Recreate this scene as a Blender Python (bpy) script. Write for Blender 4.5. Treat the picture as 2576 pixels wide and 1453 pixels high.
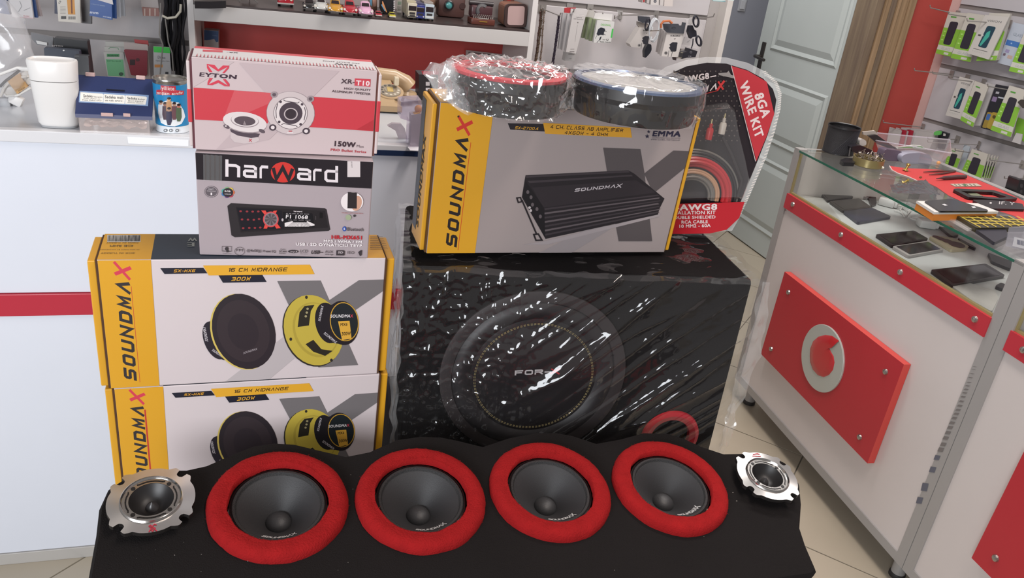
import bpy, bmesh, math, random
from mathutils import Vector, Matrix, noise
from mathutils.geometry import tessellate_polygon
for _o in list(bpy.data.objects): bpy.data.objects.remove(_o)
SC = bpy.context.scene; COL = SC.collection
random.seed(7)
V = Vector; PI = math.pi
def rad(a): return math.radians(a)

# ------------------------------------------------------------------ camera
FPX, CXP, CYP, HC = 1983.0, 1288.0, 726.5, 1.447
RT = V((0.96038434, -0.25652001, 0.10890089)); UPV = V((0.0106487, 0.42426977, 0.90547323)); FW = V((0.27847536, 0.86844265, -0.41019365))
CAMP = V((0, 0, HC))
cd = bpy.data.cameras.new('camera'); cd.sensor_width = 36; cd.lens = FPX*36/2576; cd.clip_start = .02; cd.clip_end = 40
cam = bpy.data.objects.new('camera', cd); COL.objects.link(cam); SC.camera = cam
M3 = Matrix((RT, UPV, -FW)).transposed(); cam.matrix_world = Matrix.Translation(CAMP) @ M3.to_4x4()

# ------------------------------------------------------------------ light and exposure
vs = SC.view_settings; vs.view_transform = 'Standard'; vs.look = 'None'; vs.gamma = 1; vs.use_curve_mapping = False; vs.exposure = 0.2
W = bpy.data.worlds.new('room_ambience'); SC.world = W; W.use_nodes = True
bg = W.node_tree.nodes['Background']; bg.inputs[0].default_value = (.97, .93, .92, 1); bg.inputs[1].default_value = .27
def area(name, loc, target, sx, sy, power, col, spread=180):
    l = bpy.data.lights.new(name, 'AREA'); l.shape = 'RECTANGLE'; l.size = sx; l.size_y = sy; l.energy = power; l.color = col; l.spread = rad(spread)
    o = bpy.data.objects.new(name, l); COL.objects.link(o); o.location = loc
    o.rotation_euler = (V(target)-V(loc)).to_track_quat('-Z', 'Y').to_euler(); return o
area('shop_window_daylight', (-1.4, -1.05, 1.5), (0, 1.5, .8), 1.5, 1.0, 66, (.92, .955, 1.0))
area('ceiling_lamp_front', (.9, .5, 2.75), (.9, .6, 0), .3, 1.3, 24, (1.0, .88, .80))
area('ceiling_lamp_rear', (1.35, 1.9, 2.7), (1.6, 2.3, 0), 1.6, .3, 40, (1.0, .95, .92))
area('hall_fill', (1.9, 3.9, 2.5), (2.3, 4.0, 0), .4, .4, 13, (1.0, .97, .95))  # unseen fill light, added to lift the dark wall beyond the door

# ------------------------------------------------------------------ helpers
def lin(h):
    if isinstance(h, str):
        c = [int(h[i:i+2], 16)/255 for i in (0, 2, 4)]
        return tuple((x/12.92 if x <= .04045 else ((x+.055)/1.055)**2.4) for x in c)
    return h
MC = {}
def mat(h, rough=.5, metal=0., bump=0., bscale=80., var=0., vscale=6., alpha=None, sheen=0., trans=0., emit=0., aniso=False, coat=0., ior=1.5):
    key = (h, rough, metal, bump, bscale, var, vscale, alpha, sheen, trans, emit, aniso, coat, ior)
    if key in MC: return MC[key]
    m = bpy.data.materials.new('m_'+str(h)+'_%d' % len(MC)); m.use_nodes = True; nt = m.node_tree; b = nt.nodes['Principled BSDF']
    c = lin(h); b.inputs['Base Color'].default_value = (*c, 1); b.inputs['Roughness'].default_value = rough; b.inputs['Metallic'].default_value = metal
    b.inputs['IOR'].default_value = ior
    tc = nt.nodes.new('ShaderNodeTexCoord')
    v = var if var else .03
    nz = nt.nodes.new('ShaderNodeTexNoise'); nz.inputs['Scale'].default_value = vscale; nz.inputs['Detail'].default_value = 3
    nt.links.new(tc.outputs['Object'], nz.inputs['Vector'])
    mx = nt.nodes.new('ShaderNodeMix'); mx.data_type = 'RGBA'
    mx.inputs['A'].default_value = (*[max(0, x*(1-v)) for x in c], 1); mx.inputs['B'].default_value = (*[min(1, x*(1+v)) for x in c], 1)
    nt.links.new(nz.outputs['Fac'], mx.inputs['Factor']); nt.links.new(mx.outputs['Result'], b.inputs['Base Color'])
    if bump:
        n2 = nt.nodes.new('ShaderNodeTexNoise'); n2.inputs['Scale'].default_value = bscale; n2.inputs['Detail'].default_value = 4
        bp = nt.nodes.new('ShaderNodeBump'); bp.inputs['Strength'].default_value = bump; bp.inputs['Distance'].default_value = .002
        nt.links.new(tc.outputs['Object'], n2.inputs['Vector']); nt.links.new(n2.outputs['Fac'], bp.inputs['Height']); nt.links.new(bp.outputs['Normal'], b.inputs['Normal'])
    if sheen: b.inputs['Sheen Weight'].default_value = sheen; b.inputs['Sheen Roughness'].default_value = .5; b.inputs['Sheen Tint'].default_value = (*c, 1)
    if rough > .9: b.inputs['Specular IOR Level'].default_value = .15
    if trans: b.inputs['Transmission Weight'].default_value = trans
    if coat: b.inputs['Coat Weight'].default_value = coat; b.inputs['Coat Roughness'].default_value = .15
    if emit: b.inputs['Emission Color'].default_value = (*c, 1); b.inputs['Emission Strength'].default_value = emit
    if alpha is not None: b.inputs['Alpha'].default_value = alpha
    MC[key] = m; return m
def film(h='ffffff', gloss=.10, rough=.12, tint=.0, haze=0., bump=0., bscale=30):
    """clear plastic film / thin glass: see-through with a fresnel gloss and a faint milky haze"""
    key = ('film', h, gloss, rough, tint, haze, bump, bscale)
    if key in MC: return MC[key]
    m = bpy.data.materials.new('m_film_%d' % len(MC)); m.use_nodes = True; nt = m.node_tree; nt.nodes.clear()
    out = nt.nodes.new('ShaderNodeOutputMaterial'); tr = nt.nodes.new('ShaderNodeBsdfTransparent'); gl = nt.nodes.new('ShaderNodeBsdfGlossy'); df = nt.nodes.new('ShaderNodeBsdfDiffuse')
    c = lin(h); tr.inputs['Color'].default_value = (*[1-tint*(1-x) for x in c], 1); gl.inputs['Roughness'].default_value = rough; gl.inputs['Color'].default_value = (1, 1, 1, 1)
    df.inputs['Color'].default_value = (*c, 1)
    fr = nt.nodes.new('ShaderNodeLayerWeight'); fr.inputs['Blend'].default_value = .5
    pw_ = nt.nodes.new('ShaderNodeMath'); pw_.operation = 'POWER'; pw_.inputs[1].default_value = 4
    nt.links.new(fr.outputs['Facing'], pw_.inputs[0])
    ad = nt.nodes.new('ShaderNodeMath'); ad.operation = 'MULTIPLY_ADD'; ad.use_clamp = True; ad.inputs[1].default_value = .5; ad.inputs[2].default_value = gloss
    nt.links.new(pw_.outputs[0], ad.inputs[0])
    m1 = nt.nodes.new('ShaderNodeMixShader'); m1.inputs[0].default_value = haze; nt.links.new(tr.outputs[0], m1.inputs[1]); nt.links.new(df.outputs[0], m1.inputs[2])
    m2 = nt.nodes.new('ShaderNodeMixShader'); nt.links.new(ad.outputs[0], m2.inputs[0]); nt.links.new(m1.outputs[0], m2.inputs[1]); nt.links.new(gl.outputs[0], m2.inputs[2])
    if bump:
        tc = nt.nodes.new('ShaderNodeTexCoord'); n2 = nt.nodes.new('ShaderNodeTexNoise'); n2.inputs['Scale'].default_value = bscale; n2.inputs['Detail'].default_value = 3
        bp = nt.nodes.new('ShaderNodeBump'); bp.inputs['Strength'].default_value = bump; bp.inputs['Distance'].default_value = .004
        nt.links.new(tc.outputs['Object'], n2.inputs['Vector']); nt.links.new(n2.outputs['Fac'], bp.inputs['Height']); nt.links.new(bp.outputs['Normal'], gl.inputs['Normal']); nt.links.new(bp.outputs['Normal'], fr.inputs['Normal'])
    nt.links.new(m2.outputs[0], out.inputs[0]); MC[key] = m; return m

def setp(o, label=None, cat=None, group=None, kind=None):
    if label: o['label'] = label
    if cat: o['category'] = cat
    if group: o['group'] = group
    if kind: o['kind'] = kind
    return o
def thing(name, label, cat, loc, group=None, kind=None):
    o = bpy.data.objects.new(name, None); COL.objects.link(o); o.location = loc; o.empty_display_size = .02
    return setp(o, label, cat, group, kind)
class MB:
    """mesh builder in world coordinates; build() stores it relative to its parent"""
    def __init__(s): s.v = []; s.f = []; s.m = []; s.mats = []
    def mi(s, m):
        if m not in s.mats: s.mats.append(m)
        return s.mats.index(m)
    def add(s, vs, fs, m):
        k = len(s.v); i = s.mi(m); s.v += [V(p) for p in vs]
        for f in fs: s.f.append([k+q for q in f]); s.m.append(i)
        return s
    def box(s, c, size, m, R=None, bev=0.):
        c = V(c); hx, hy, hz = [q/2 for q in size]
        if bev <= 0:
            pts = [V((x, y, z)) for x in (-hx, hx) for y in (-hy, hy) for z in (-hz, hz)]
            fs = [(0, 1, 3, 2), (4, 6, 7, 5), (0, 4, 5, 1), (2, 3, 7, 6), (0, 2, 6, 4), (1, 5, 7, 3)]
        else:
            bm = bmesh.new(); bmesh.ops.create_cube(bm, size=1)
            for q in bm.verts: q.co = V((q.co.x*size[0], q.co.y*size[1], q.co.z*size[2]))
            bmesh.ops.bevel(bm, geom=bm.edges[:], offset=min(bev, min(size)*.45), segments=2, affect='EDGES', profile=.5)
            bm.verts.index_update(); pts = [q.co.copy() for q in bm.verts]; fs = [[q.index for q in f.verts] for f in bm.faces]; bm.free()
        if R is not None: pts = [R @ p for p in pts]
        return s.add([c+p for p in pts], fs, m)
    def bx(s, x0, x1, y0, y1, z0, z1, m, bev=0.):
        return s.box(((x0+x1)/2, (y0+y1)/2, (z0+z1)/2), (abs(x1-x0), abs(y1-y0), abs(z1-z0)), m, None, bev)
    def prism(s, pts, d, m, msides=None):
        """polygon pts (world, ordered) pushed along vector d"""
        pts = [V(p) for p in pts]; n = len(pts); d = V(d)
        tri = tessellate_polygon([pts]); nf = []
        nn = V((0, 0, 0))
        for i in range(n): nn += (pts[i]-pts[0]).cross(pts[(i+1) % n]-pts[0])
        flip = nn.dot(d) > 0
        a = [list(t) for t in tri]
        # orient triangles along polygon normal
        for t in a:
            if (pts[t[1]]-pts[t[0]]).cross(pts[t[2]]-pts[t[0]]).dot(nn) < 0: t.reverse()
        top = a if not flip else [t[::-1] for t in a]
        s.add(pts, top, m)
        s.add([p+d for p in pts], [t[::-1] for t in top], m)
        k = len(s.v); ms = msides or m
        s.add(pts+[p+d for p in pts], [((i, n+i, n+(i+1) % n, (i+1) % n) if not flip else (i, (i+1) % n, n+(i+1) % n, n+i)) for i in range(n)], ms)
        return s
    def lathe(s, prof, c, m, ax=V((0, 0, 1)), seg=32, ux=None, jit=0, a0=0, a1=2*PI):
        """prof: (r, h) list"""
        ax = V(ax).normalized(); ux = V(ux) if ux is not None else ax.orthogonal().normalized(); ux = (ux-ax*ux.dot(ax)).normalized(); uy = ax.cross(ux); c = V(c)
        full = abs(a1-a0-2*PI) < 1e-6; ns = seg if full else seg+1; vs = []
        for j in range(ns):
            a = a0+(a1-a0)*j/seg; dr = ux*math.cos(a)+uy*math.sin(a)
            for r, h in prof:
                rr = r+(random.uniform(-jit, jit) if jit else 0); vs.append(c+dr*rr+ax*(h+(random.uniform(-jit, jit) if jit else 0)))
        n = len(prof); fs = []
        for j in range(seg):
            j2 = (j+1) % ns
            for i in range(n-1): fs.append((j*n+i, j2*n+i, j2*n+i+1, j*n+i+1))
        return s.add(vs, fs, m)
    def cyl(s, c, r, h, m, ax=V((0, 0, 1)), seg=24, r2=None):
        r2 = r if r2 is None else r2
        return s.lathe([(0, 0), (r, 0), (r2, h), (0, h)], c, m, ax, seg)
    def tube(s, path, r, m, seg=8, closed=False, cap=True):
        P = [V(p) for p in path]; n = len(P); vs = []; prev = None
        for i in range(n):
            a = P[(i-1) % n] if (closed or i > 0) else P[i]; b = P[(i+1) % n] if (closed or i < n-1) else P[i]
            t = (b-a).normalized() if (b-a).length > 1e-9 else V((0, 0, 1))
            u = t.orthogonal().normalized() if prev is None else (prev-t*prev.dot(t))
            if u.length < 1e-6: u = t.orthogonal()
            u.normalize(); prev = u; w = t.cross(u); rr = r[i] if isinstance(r, (list, tuple)) else r
            for k in range(seg):
                an = 2*PI*k/seg; vs.append(P[i]+u*rr*math.cos(an)+w*rr*math.sin(an))
        fs = []
        for i in range(n if closed else n-1):
            i2 = (i+1) % n
            for k in range(seg): fs.append((i*seg+k, i*seg+(k+1) % seg, i2*seg+(k+1) % seg, i2*seg+k))
        if cap and not closed: fs += [tuple(range(seg))[::-1], tuple((n-1)*seg+k for k in range(seg))]
        return s.add(vs, fs, m)
    def ball(s, c, r, m, sc=(1, 1, 1), seg=16, R=None):
        pts = []; c = V(c)
        rings = seg//2; vs = []; fs = []
        for i in range(rings+1):
            th = PI*i/rings
            for j in range(seg):
                ph = 2*PI*j/seg; p = V((math.sin(th)*math.cos(ph)*sc[0], math.sin(th)*math.sin(ph)*sc[1], math.cos(th)*sc[2]))*r
                vs.append(c+(R @ p if R is not None else p))
        for i in range(rings):
            for j in range(seg): fs.append((i*seg+j, (i+1)*seg+j, (i+1)*seg+(j+1) % seg, i*seg+(j+1) % seg))
        return s.add(vs, fs, m)
    def build(s, name, parent=None, smooth=False, loc=None):
        off = V(loc) if loc is not None else (V(parent['_wl']) if parent is not None and '_wl' in parent else (wloc(parent) if parent is not None else V((0, 0, 0))))
        me = bpy.data.meshes.new(name); me.from_pydata([p-off for p in s.v], [], s.f)
        for m in s.mats: me.materials.append(m)
        me.polygons.foreach_set('material_index', s.m)
        if smooth: 
            me.polygons.foreach_set('use_smooth', [True]*len(me.polygons))
        me.update()
        if smooth and smooth != 'all':
            try: me.set_sharp_from_angle(angle=rad(35))
            except Exception: pass
        o = bpy.data.objects.new(name, me); COL.objects.link(o)
        if parent is not None: o.parent = parent
        elif loc is not None: o.location = loc
        return o
def wloc(o):
    p = V(o.location)
    while o.parent: o = o.parent; p += V(o.location)
    return p
def struct(name, mb, label, cat='', smooth=False):
    o = mb.build(name, None, smooth); o['kind'] = 'structure'; o['label'] = label
    if cat: o['category'] = cat
    return o

# --- unprojection of measured image points onto real surfaces
def ray(px, py): return RT*((px-CXP)/FPX)+UPV*(-(py-CYP)/FPX)+FW
def Z(x0, y0, span, w): return lambda x, y: (x0+x*span/w, y0+y*span/w)
zA = Z(0, 0, 500, 1912); zB = Z(470, 0, 500, 2576); zC = Z(900, 0, 500, 2576); zD = Z(1340, 0, 500, 2576); zE = Z(1780, 0, 550, 1903)
zF = Z(2200, 0, 376, 1821); zG = Z(2100, 260, 476, 2576); zH = Z(1900, 340, 676, 2135); zI = Z(460, 110, 520, 2576); zJ = Z(460, 380, 520, 2576)
zK = Z(200, 580, 810, 2576); zL = Z(200, 930, 810, 2576); zM = Z(1030, 120, 750, 2018); zN = Z(1640, 120, 360, 1046); zO = Z(960, 580, 1000, 2576)
zP = Z(200, 1050, 700, 2524); zQ = Z(880, 1080, 680, 2576); zR = Z(1520, 1020, 580, 1946); zS = Z(1880, 660, 696, 1275); zT = Z(900, 120, 220, 1066)
zU = Z(1560, 0, 300, 2564); zV = Z(0, 0, 220, 940); zW = Z(2380, 180, 196, 1095); zX = Z(1700, 560, 600, 976); zY = Z(2200, 600, 376, 640)
z1 = lambda x, y: (x, y)
class Plane:
    def __init__(s, o, n, ux=None):
        s.o = V(o); s.n = V(n).normalized(); ux = V(ux) if ux is not None else V((0, 0, 1)).cross(s.n)
        s.ux = (ux-s.n*ux.dot(s.n)).normalized(); s.uy = s.n.cross(s.ux)
    def P(s, px, py):
        d = ray(px, py); t = s.n.dot(s.o-CAMP)/s.n.dot(d); return CAMP+d*t
    def uv(s, p): d = V(p)-s.o; return (d.dot(s.ux), d.dot(s.uy))
    def W(s, u, v, w=0): return s.o+s.ux*u+s.uy*v+s.n*w
    def off(s, d): return Plane(s.o+s.n*d, s.n, s.ux)
def PY(y): return Plane((0, y, 0), (0, -1, 0), (1, 0, 0))
def PZ(z): return Plane((0, 0, z), (0, 0, 1), (1, 0, 0))
def rpoly(pl, pts, r, seg=4):
    """round the corners of a world polygon lying in plane pl"""
    uv = [V(pl.uv(p)) for p in pts]; out = []; n = len(uv)
    for i in range(n):
        p, a, b = uv[i], uv[i-1], uv[(i+1) % n]; da = (a-p); db = (b-p); rr = min(r, da.length*.45, db.length*.45)
        A = p+da.normalized()*rr; B = p+db.normalized()*rr
        for k in range(seg+1):
            t = k/seg; q = A*(1-t)**2+p*2*t*(1-t)+B*t*t; out.append(pl.W(q.x, q.y))
    return out
def quad(pl, z, *pts): return [pl.P(*z(*p)) for p in pts]
FONT = {}
def glyphs(s, bold):
    key = (s, bold)
    if key in FONT: return FONT[key]
    cu = bpy.data.curves.new('t', 'FONT'); cu.body = s; cu.size = 1; cu.resolution_u = 2; cu.fill_mode = 'FRONT'; cu.space_character = 1.0+bold*1.6
    ob = bpy.data.objects.new('t', cu); me = bpy.data.meshes.new_from_object(ob)
    vs = [(p.co.x, p.co.y) for p in me.vertices]; fs = [list(p.vertices) for p in me.polygons]
    if bold > .012:      # heavier weight: the same outline laid down several times, slightly shifted
        b = bold*.62; n0 = len(vs); v0, f0 = vs, fs; vs, fs = [], []
        for k, (dx, dy) in enumerate(((-b, -b), (b, -b), (-b, b), (b, b))): vs += [(x+dx, y+dy) for x, y in v0]; fs += [[q+k*n0 for q in f] for f in f0]
    bpy.data.objects.remove(ob); bpy.data.curves.remove(cu); bpy.data.meshes.remove(me)
    if vs:
        x0 = min(p[0] for p in vs); x1 = max(p[0] for p in vs)
    else: x0, x1 = 0, 1
    FONT[key] = (vs, fs, x0, max(x1-x0, 1e-6)); return FONT[key]
STROKE = {'S': [[(1, 1), (.12, 1), (0, .88), (0, .62), (.12, .5), (.88, .5), (1, .38), (1, .12), (.88, 0), (0, 0)]],
 'O': [[(.15, 0), (0, .15), (0, .85), (.15, 1), (.85, 1), (1, .85), (1, .15), (.85, 0), (.15, 0)]],
 'U': [[(0, 1), (0, .15), (.15, 0), (.85, 0), (1, .15), (1, 1)]], 'N': [[(0, 0), (0, 1), (1, 0), (1, 1)]],
 'D': [[(0, 0), (0, 1), (.8, 1), (1, .8), (1, .2), (.8, 0), (0, 0)]], 'M': [[(0, 0), (.05, 1), (.5, .25), (.95, 1), (1, 0)]],
 'A': [[(0, 0), (.55, 1), (1, 0)]], 'X': [[(0, 1.1), (1.1, -.25)], (1.15, 1.1) and [(1.15, 1.1), (-.1, -.1)]],
 'F': [[(0, 0), (0, 1), (1, 1)], [(0, .5), (.85, .5)]], 'R': [[(0, 0), (0, 1), (.9, 1), (1, .9), (1, .6), (.9, .5), (0, .5)], [(.55, .5), (1, 0)]],
 '-': [[(0, .4), (.6, .4)]], 'h': [[(0, 1.35), (0, 0)], [(0, .95), (.75, .95), (1, .8), (1, 0)]], 'a': [[(.1, .95), (.8, .95), (1, .82), (1, 0), (.15, 0), (0, .12), (0, .42), (.1, .52), (1, .52)]],
 'r': [[(0, 0), (0, .8), (.15, .95), (.75, .95)]], 'd': [[(1, 1.35), (1, 0), (.15, 0), (0, .15), (0, .8), (.15, .95), (1, .95)]]}
def strokes(path, w, cap=.5):
    """thick polyline as mitred quads that do not overlap"""
    P = [V(p) for p in path]; n = len(P); closed = (P[0]-P[-1]).length < 1e-6
    if closed: P = P[:-1]; n -= 1
    else:
        P[0] = P[0]-(P[1]-P[0]).normalized()*w*cap; P[-1] = P[-1]+(P[-1]-P[-2]).normalized()*w*cap
    L, R = [], []
    for i in range(n):
        d0 = (P[i]-P[i-1]).normalized() if (closed or i > 0) else None; d1 = (P[(i+1) % n]-P[i]).normalized() if (closed or i < n-1) else None
        d0 = d0 or d1; d1 = d1 or d0
        n0, n1 = V((-d0.y, d0.x)), V((-d1.y, d1.x)); m = n0+n1; m = m.normalized() if m.length > 1e-6 else n0; k = min(2.2, 1/max(.2, m.dot(n0))); L.append(P[i]+m*w/2*k); R.append(P[i]-m*w/2*k)
    return [[R[i], R[(i+1) % n], L[(i+1) % n], L[i]] for i in range(n if closed else n-1)]
def clip_poly(pl, pts, c):
    uv = [(*pl.uv(p),) for p in pts]
    for ax, lim, sg in ((0, c[0], 1), (0, c[1], -1), (1, c[2], 1), (1, c[3], -1)):
        out = []
        for i in range(len(uv)):
            a, b = uv[i], uv[(i+1) % len(uv)]; ia, ib = (a[ax]-lim)*sg >= 0, (b[ax]-lim)*sg >= 0
            if ia: out.append(a)
            if ia != ib:
                t = (lim-a[ax])/(b[ax]-a[ax]); out.append((a[0]+(b[0]-a[0])*t, a[1]+(b[1]-a[1])*t))
        uv = out
        if len(uv) < 3: return []
    return [pl.W(*p) for p in uv]
STROKE.update({'C': [[(1, 1), (.15, 1), (0, .85), (0, .15), (.15, 0), (1, 0)]], 'I': [[(.1, 0), (.1, 1)]], 'G': [[(1, 1), (.15, 1), (0, .85), (0, .15), (.15, 0), (1, 0), (1, .5), (.55, .5)]],
 'E': [[(1, 1), (0, 1), (0, 0), (1, 0)], [(0, .5), (.85, .5)]], 'W': [[(0, 1), (.12, 0), (.5, .7), (.88, 0), (1, 1)]], 'H': [[(0, 0), (0, 1)], [(1, 0), (1, 1)], [(0, .5), (1, .5)]], 'L': [[(0, 1), (0, 0), (.95, 0)]],
 'B': [[(0, 0), (0, 1), (.85, 1), (1, .88), (1, .62), (.88, .5), (1, .38), (1, .12), (.88, 0), (0, 0)], [(0, .5), (.88, .5)]], 'P': [[(0, 0), (0, 1), (.88, 1), (1, .88), (1, .55), (.88, .42), (0, .42)]], 'K': [[(0, 0), (0, 1)], [(1, 1), (.1, .5), (1, 0)]],
 '1': [[(0, .85), (.25, 1), (.25, 0)]], '2': [[(0, 1), (.88, 1), (1, .88), (1, .6), (.88, .5), (.12, .5), (0, .38), (0, 0), (1, 0)]], '3': [[(0, 1), (.88, 1), (1, .88), (1, .6), (.88, .5), (.25, .5)], [(.88, .5), (1, .4), (1, .12), (.88, 0), (0, 0)]], '4': [[(.75, 0), (.75, 1), (0, .3), (1, .3)]],
 '6': [[(1, 1), (.15, 1), (0, .85), (0, .12), (.12, 0), (.88, 0), (1, .12), (1, .4), (.88, .52), (0, .52)]], '7': [[(0, 1), (1, 1), (.35, 0)]], '0': [[(.15, 0), (0, .15), (0, .85), (.15, 1), (.85, 1), (1, .85), (1, .15), (.85, 0), (.15, 0)]], '.': [[(.08, 0), (.08, .1)]], ' ': []})
STROKE['x'] = [[(0, 1), (1, 0)], [(1, 1), (0, 0)]]
NARROW = {'I': .2, '1': .35, '.': .18, ' ': .45, '-': .6}
class Art:
    """flat print on a plane: polygons and lettering in measured coordinates, layered fractions of a millimetre apart"""
    def __init__(s, pl, z=z1, lift=.0004, rough=.45, clip=None): s.pl = pl; s.z = z; s.k = 0; s.lv = []; s.mb = MB(); s.lift = lift; s.rough = rough; s.step = .000014; s.clip = clip
    def lay(s): s.k += 1; s.lv.append((len(s.mb.v), s.lift+s.step*s.k)); return s.lift+s.step*s.k
    def m(s, h): return mat(h, s.rough) if isinstance(h, str) else h
    def wp(s, x, y): return s.pl.P(*s.z(x, y))
    def raw(s, h, pts, w=None):
        w = s.lay() if w is None else w
        if s.clip: pts = clip_poly(s.pl, pts, s.clip)
        if len(pts) < 3: return s
        pts = [p+s.pl.n*w for p in pts]
        tri = [list(t) for t in tessellate_polygon([pts])]
        for t in tri:
            if (pts[t[1]]-pts[t[0]]).cross(pts[t[2]]-pts[t[0]]).dot(s.pl.n) < 0: t.reverse()
        s.mb.add(pts, tri, s.m(h)); return s
    def poly(s, h, *pts): return s.raw(h, [s.wp(*p) for p in pts])
    def rect(s, h, x0, y0, x1, y1): return s.poly(h, (x0, y0), (x1, y0), (x1, y1), (x0, y1))
    def ell(s, h, cx, cy, rx, ry, rot=0, seg=28, rin=0):
        c, sn = math.cos(rad(rot)), math.sin(rad(rot)); P = lambda k, a: s.wp(cx+k*(rx*math.cos(a)*c-ry*math.sin(a)*sn), cy+k*(rx*math.cos(a)*sn+ry*math.sin(a)*c))
        if not rin: return s.raw(h, [P(1, 2*PI*i/seg) for i in range(seg)])
        w = s.lay(); n = s.pl.n*w
        vs = [P(1, 2*PI*i/seg)+n for i in range(seg)]+[P(rin, 2*PI*i/seg)+n for i in range(seg)]
        s.mb.add(vs, [(i, seg+i, seg+(i+1) % seg, (i+1) % seg) for i in range(seg)], s.m(h)); return s
    def line(s, h, pts, w):
        lay = s.lay()
        for q in strokes(pts, w, .2): s.raw(h, [s.wp(p.x, p.y) for p in q], lay)
        return s
    def affine(s, p0, p1, p2, w):
        a = V(s.wp(*p0)); ex = V(s.wp(*p1))-a; ey = V(s.wp(*p2))-a; n = s.pl.n*w
        return lambda x, y: a+ex*x+ey*y+n
    def text(s, h, t, p0, p1, p2, bold=.02):
        """baseline p0 -> p1, cap height p0 -> p2"""
        vs, fs, x0, w = glyphs(t, bold); f = s.affine(p0, p1, p2, s.lay())
        n4 = max(1, len(vs)//4) if bold > .012 else max(1, len(vs)); nn = s.pl.n
        s.mb.add([f((x-x0)/w, y/.70)+nn*(2.5e-6*(i//n4)) for i, (x, y) in enumerate(vs)], fs, s.m(h)); return s
    def logo(s, t, h, p0, p1, p2, hx=None, wt=.30, gap=.42, wid=1.0, shear=.0, asp=1.0):
        """lettering built from thick strokes; unit cell letters"""
        f = s.affine(p0, p1, p2, s.lay()); adv = [NARROW.get(c, 1)*wid+gap for c in t]; tot = sum(adv)-gap; nn = s.pl.n; cnt = 0
        for i, ch in enumerate(t):
            col = hx if (hx and ch in 'X') else h
            for path in STROKE[ch]:
                for q in strokes([(p[0]*wid, p[1]*asp) for p in path], wt):
                    hs = 1-wt/asp; pts = [f((sum(adv[:i])+wt/2+(p.x)*(1-wt/wid)+shear*p.y)/tot, p.y/asp*hs+wt/asp/2)+nn*(1.5e-6*(cnt % 5)) for p in q]; cnt += 1
                    s.mb.add(pts, [(0, 1, 2, 3)], s.m(col))
        return s
    def tech(s, h, t, p0, p1, p2, wt=.26, gap=.18): return s.logo(t.replace('X', 'x'), h, p0, p1, p2, None, wt, gap, 1.0, 0, 1.15)
    def build(s, name, parent):
        o = s.mb.build(name, parent)
        if hasattr(s.pl, 'r'):      # print wrapped round a can: refine and push every point out to its layer
            off = wloc(parent); bm = bmesh.new(); bm.from_mesh(o.data); ly = bm.verts.layers.float.new('lift'); bm.verts.ensure_lookup_table(); k = 0; cur = s.lift
            for i, v in enumerate(bm.verts):
                while k < len(s.lv) and s.lv[k][0] <= i: cur = s.lv[k][1]; k += 1
                v[ly] = cur
            for _ in range(2): bmesh.ops.subdivide_edges(bm, edges=[e for e in bm.edges if e.calc_length() > .003], cuts=2, use_grid_fill=True)
            for v in bm.verts:
                d = v.co+off-s.pl.c; d.z = 0; d = d.normalized()*(s.pl.r+v[ly]); v.co.x, v.co.y = s.pl.c.x+d.x-off.x, s.pl.c.y+d.y-off.y
            bm.to_mesh(o.data); bm.free()
        return o
def flat(pl, z, pts, r=0):
    q = [pl.P(*z(*p)) for p in pts]; return rpoly(pl, q, r) if r else q
def card(name, label, cat, pl, z, pts, th, m, group=None, r=0, art=None, lift=0., base='low', sub='printed_face', rough=.4):
    """one flat pack or slab: outline measured on plane pl, pushed back by th; art(Art) prints its face"""
    q = [p+pl.n*lift for p in flat(pl, z, pts, r)]; c = sum(q, V((0, 0, 0)))/len(q); lo = min(p.z for p in q); loc = V((c.x, c.y, lo))
    m = mat(m, rough) if isinstance(m, str) else m
    o = MB().prism(q, pl.n*-th, m).build(name, None, False, loc); setp(o, label, cat, group)
    if art:
        a = Art(pl.off(lift), z); art(a); a.build(sub, o)
    return o
# ------------------------------------------------------------------ structure
WHITE = mat('d9d6d6', .45); WHITEW = mat('c9c5c3', .8, bump=.05); ALU = mat('9c9997', .4, .15); ALUD = mat('7a7774', .45, .4)
REDP = mat('a3302d', .4); WOOD = None
def wood(h1, h2, key):
    if key in MC: return MC[key]
    m = bpy.data.materials.new('m_'+key); m.use_nodes = True; nt = m.node_tree; b = nt.nodes['Principled BSDF']; b.inputs['Roughness'].default_value = .5
    tc = nt.nodes.new('ShaderNodeTexCoord'); mp = nt.nodes.new('ShaderNodeMapping'); mp.inputs['Scale'].default_value = (30, 30, 1.5)
    nz = nt.nodes.new('ShaderNodeTexNoise'); nz.inputs['Scale'].default_value = 2.2; nz.inputs['Detail'].default_value = 5
    rp = nt.nodes.new('ShaderNodeValToRGB'); rp.color_ramp.elements[0].color = (*lin(h1), 1); rp.color_ramp.elements[1].color = (*lin(h2), 1); rp.color_ramp.elements[0].position = .3; rp.color_ramp.elements[1].position = .7
    nt.links.new(tc.outputs['Object'], mp.inputs[0]); nt.links.new(mp.outputs[0], nz.inputs['Vector']); nt.links.new(nz.outputs['Fac'], rp.inputs[0]); nt.links.new(rp.outputs[0], b.inputs['Base Color'])
    MC[key] = m; return m
WOOD = wood('7d664c', '9c8164', 'oak_trim'); WOOD2 = wood('66564a', '80705c', 'oak_trim_dark')
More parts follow.
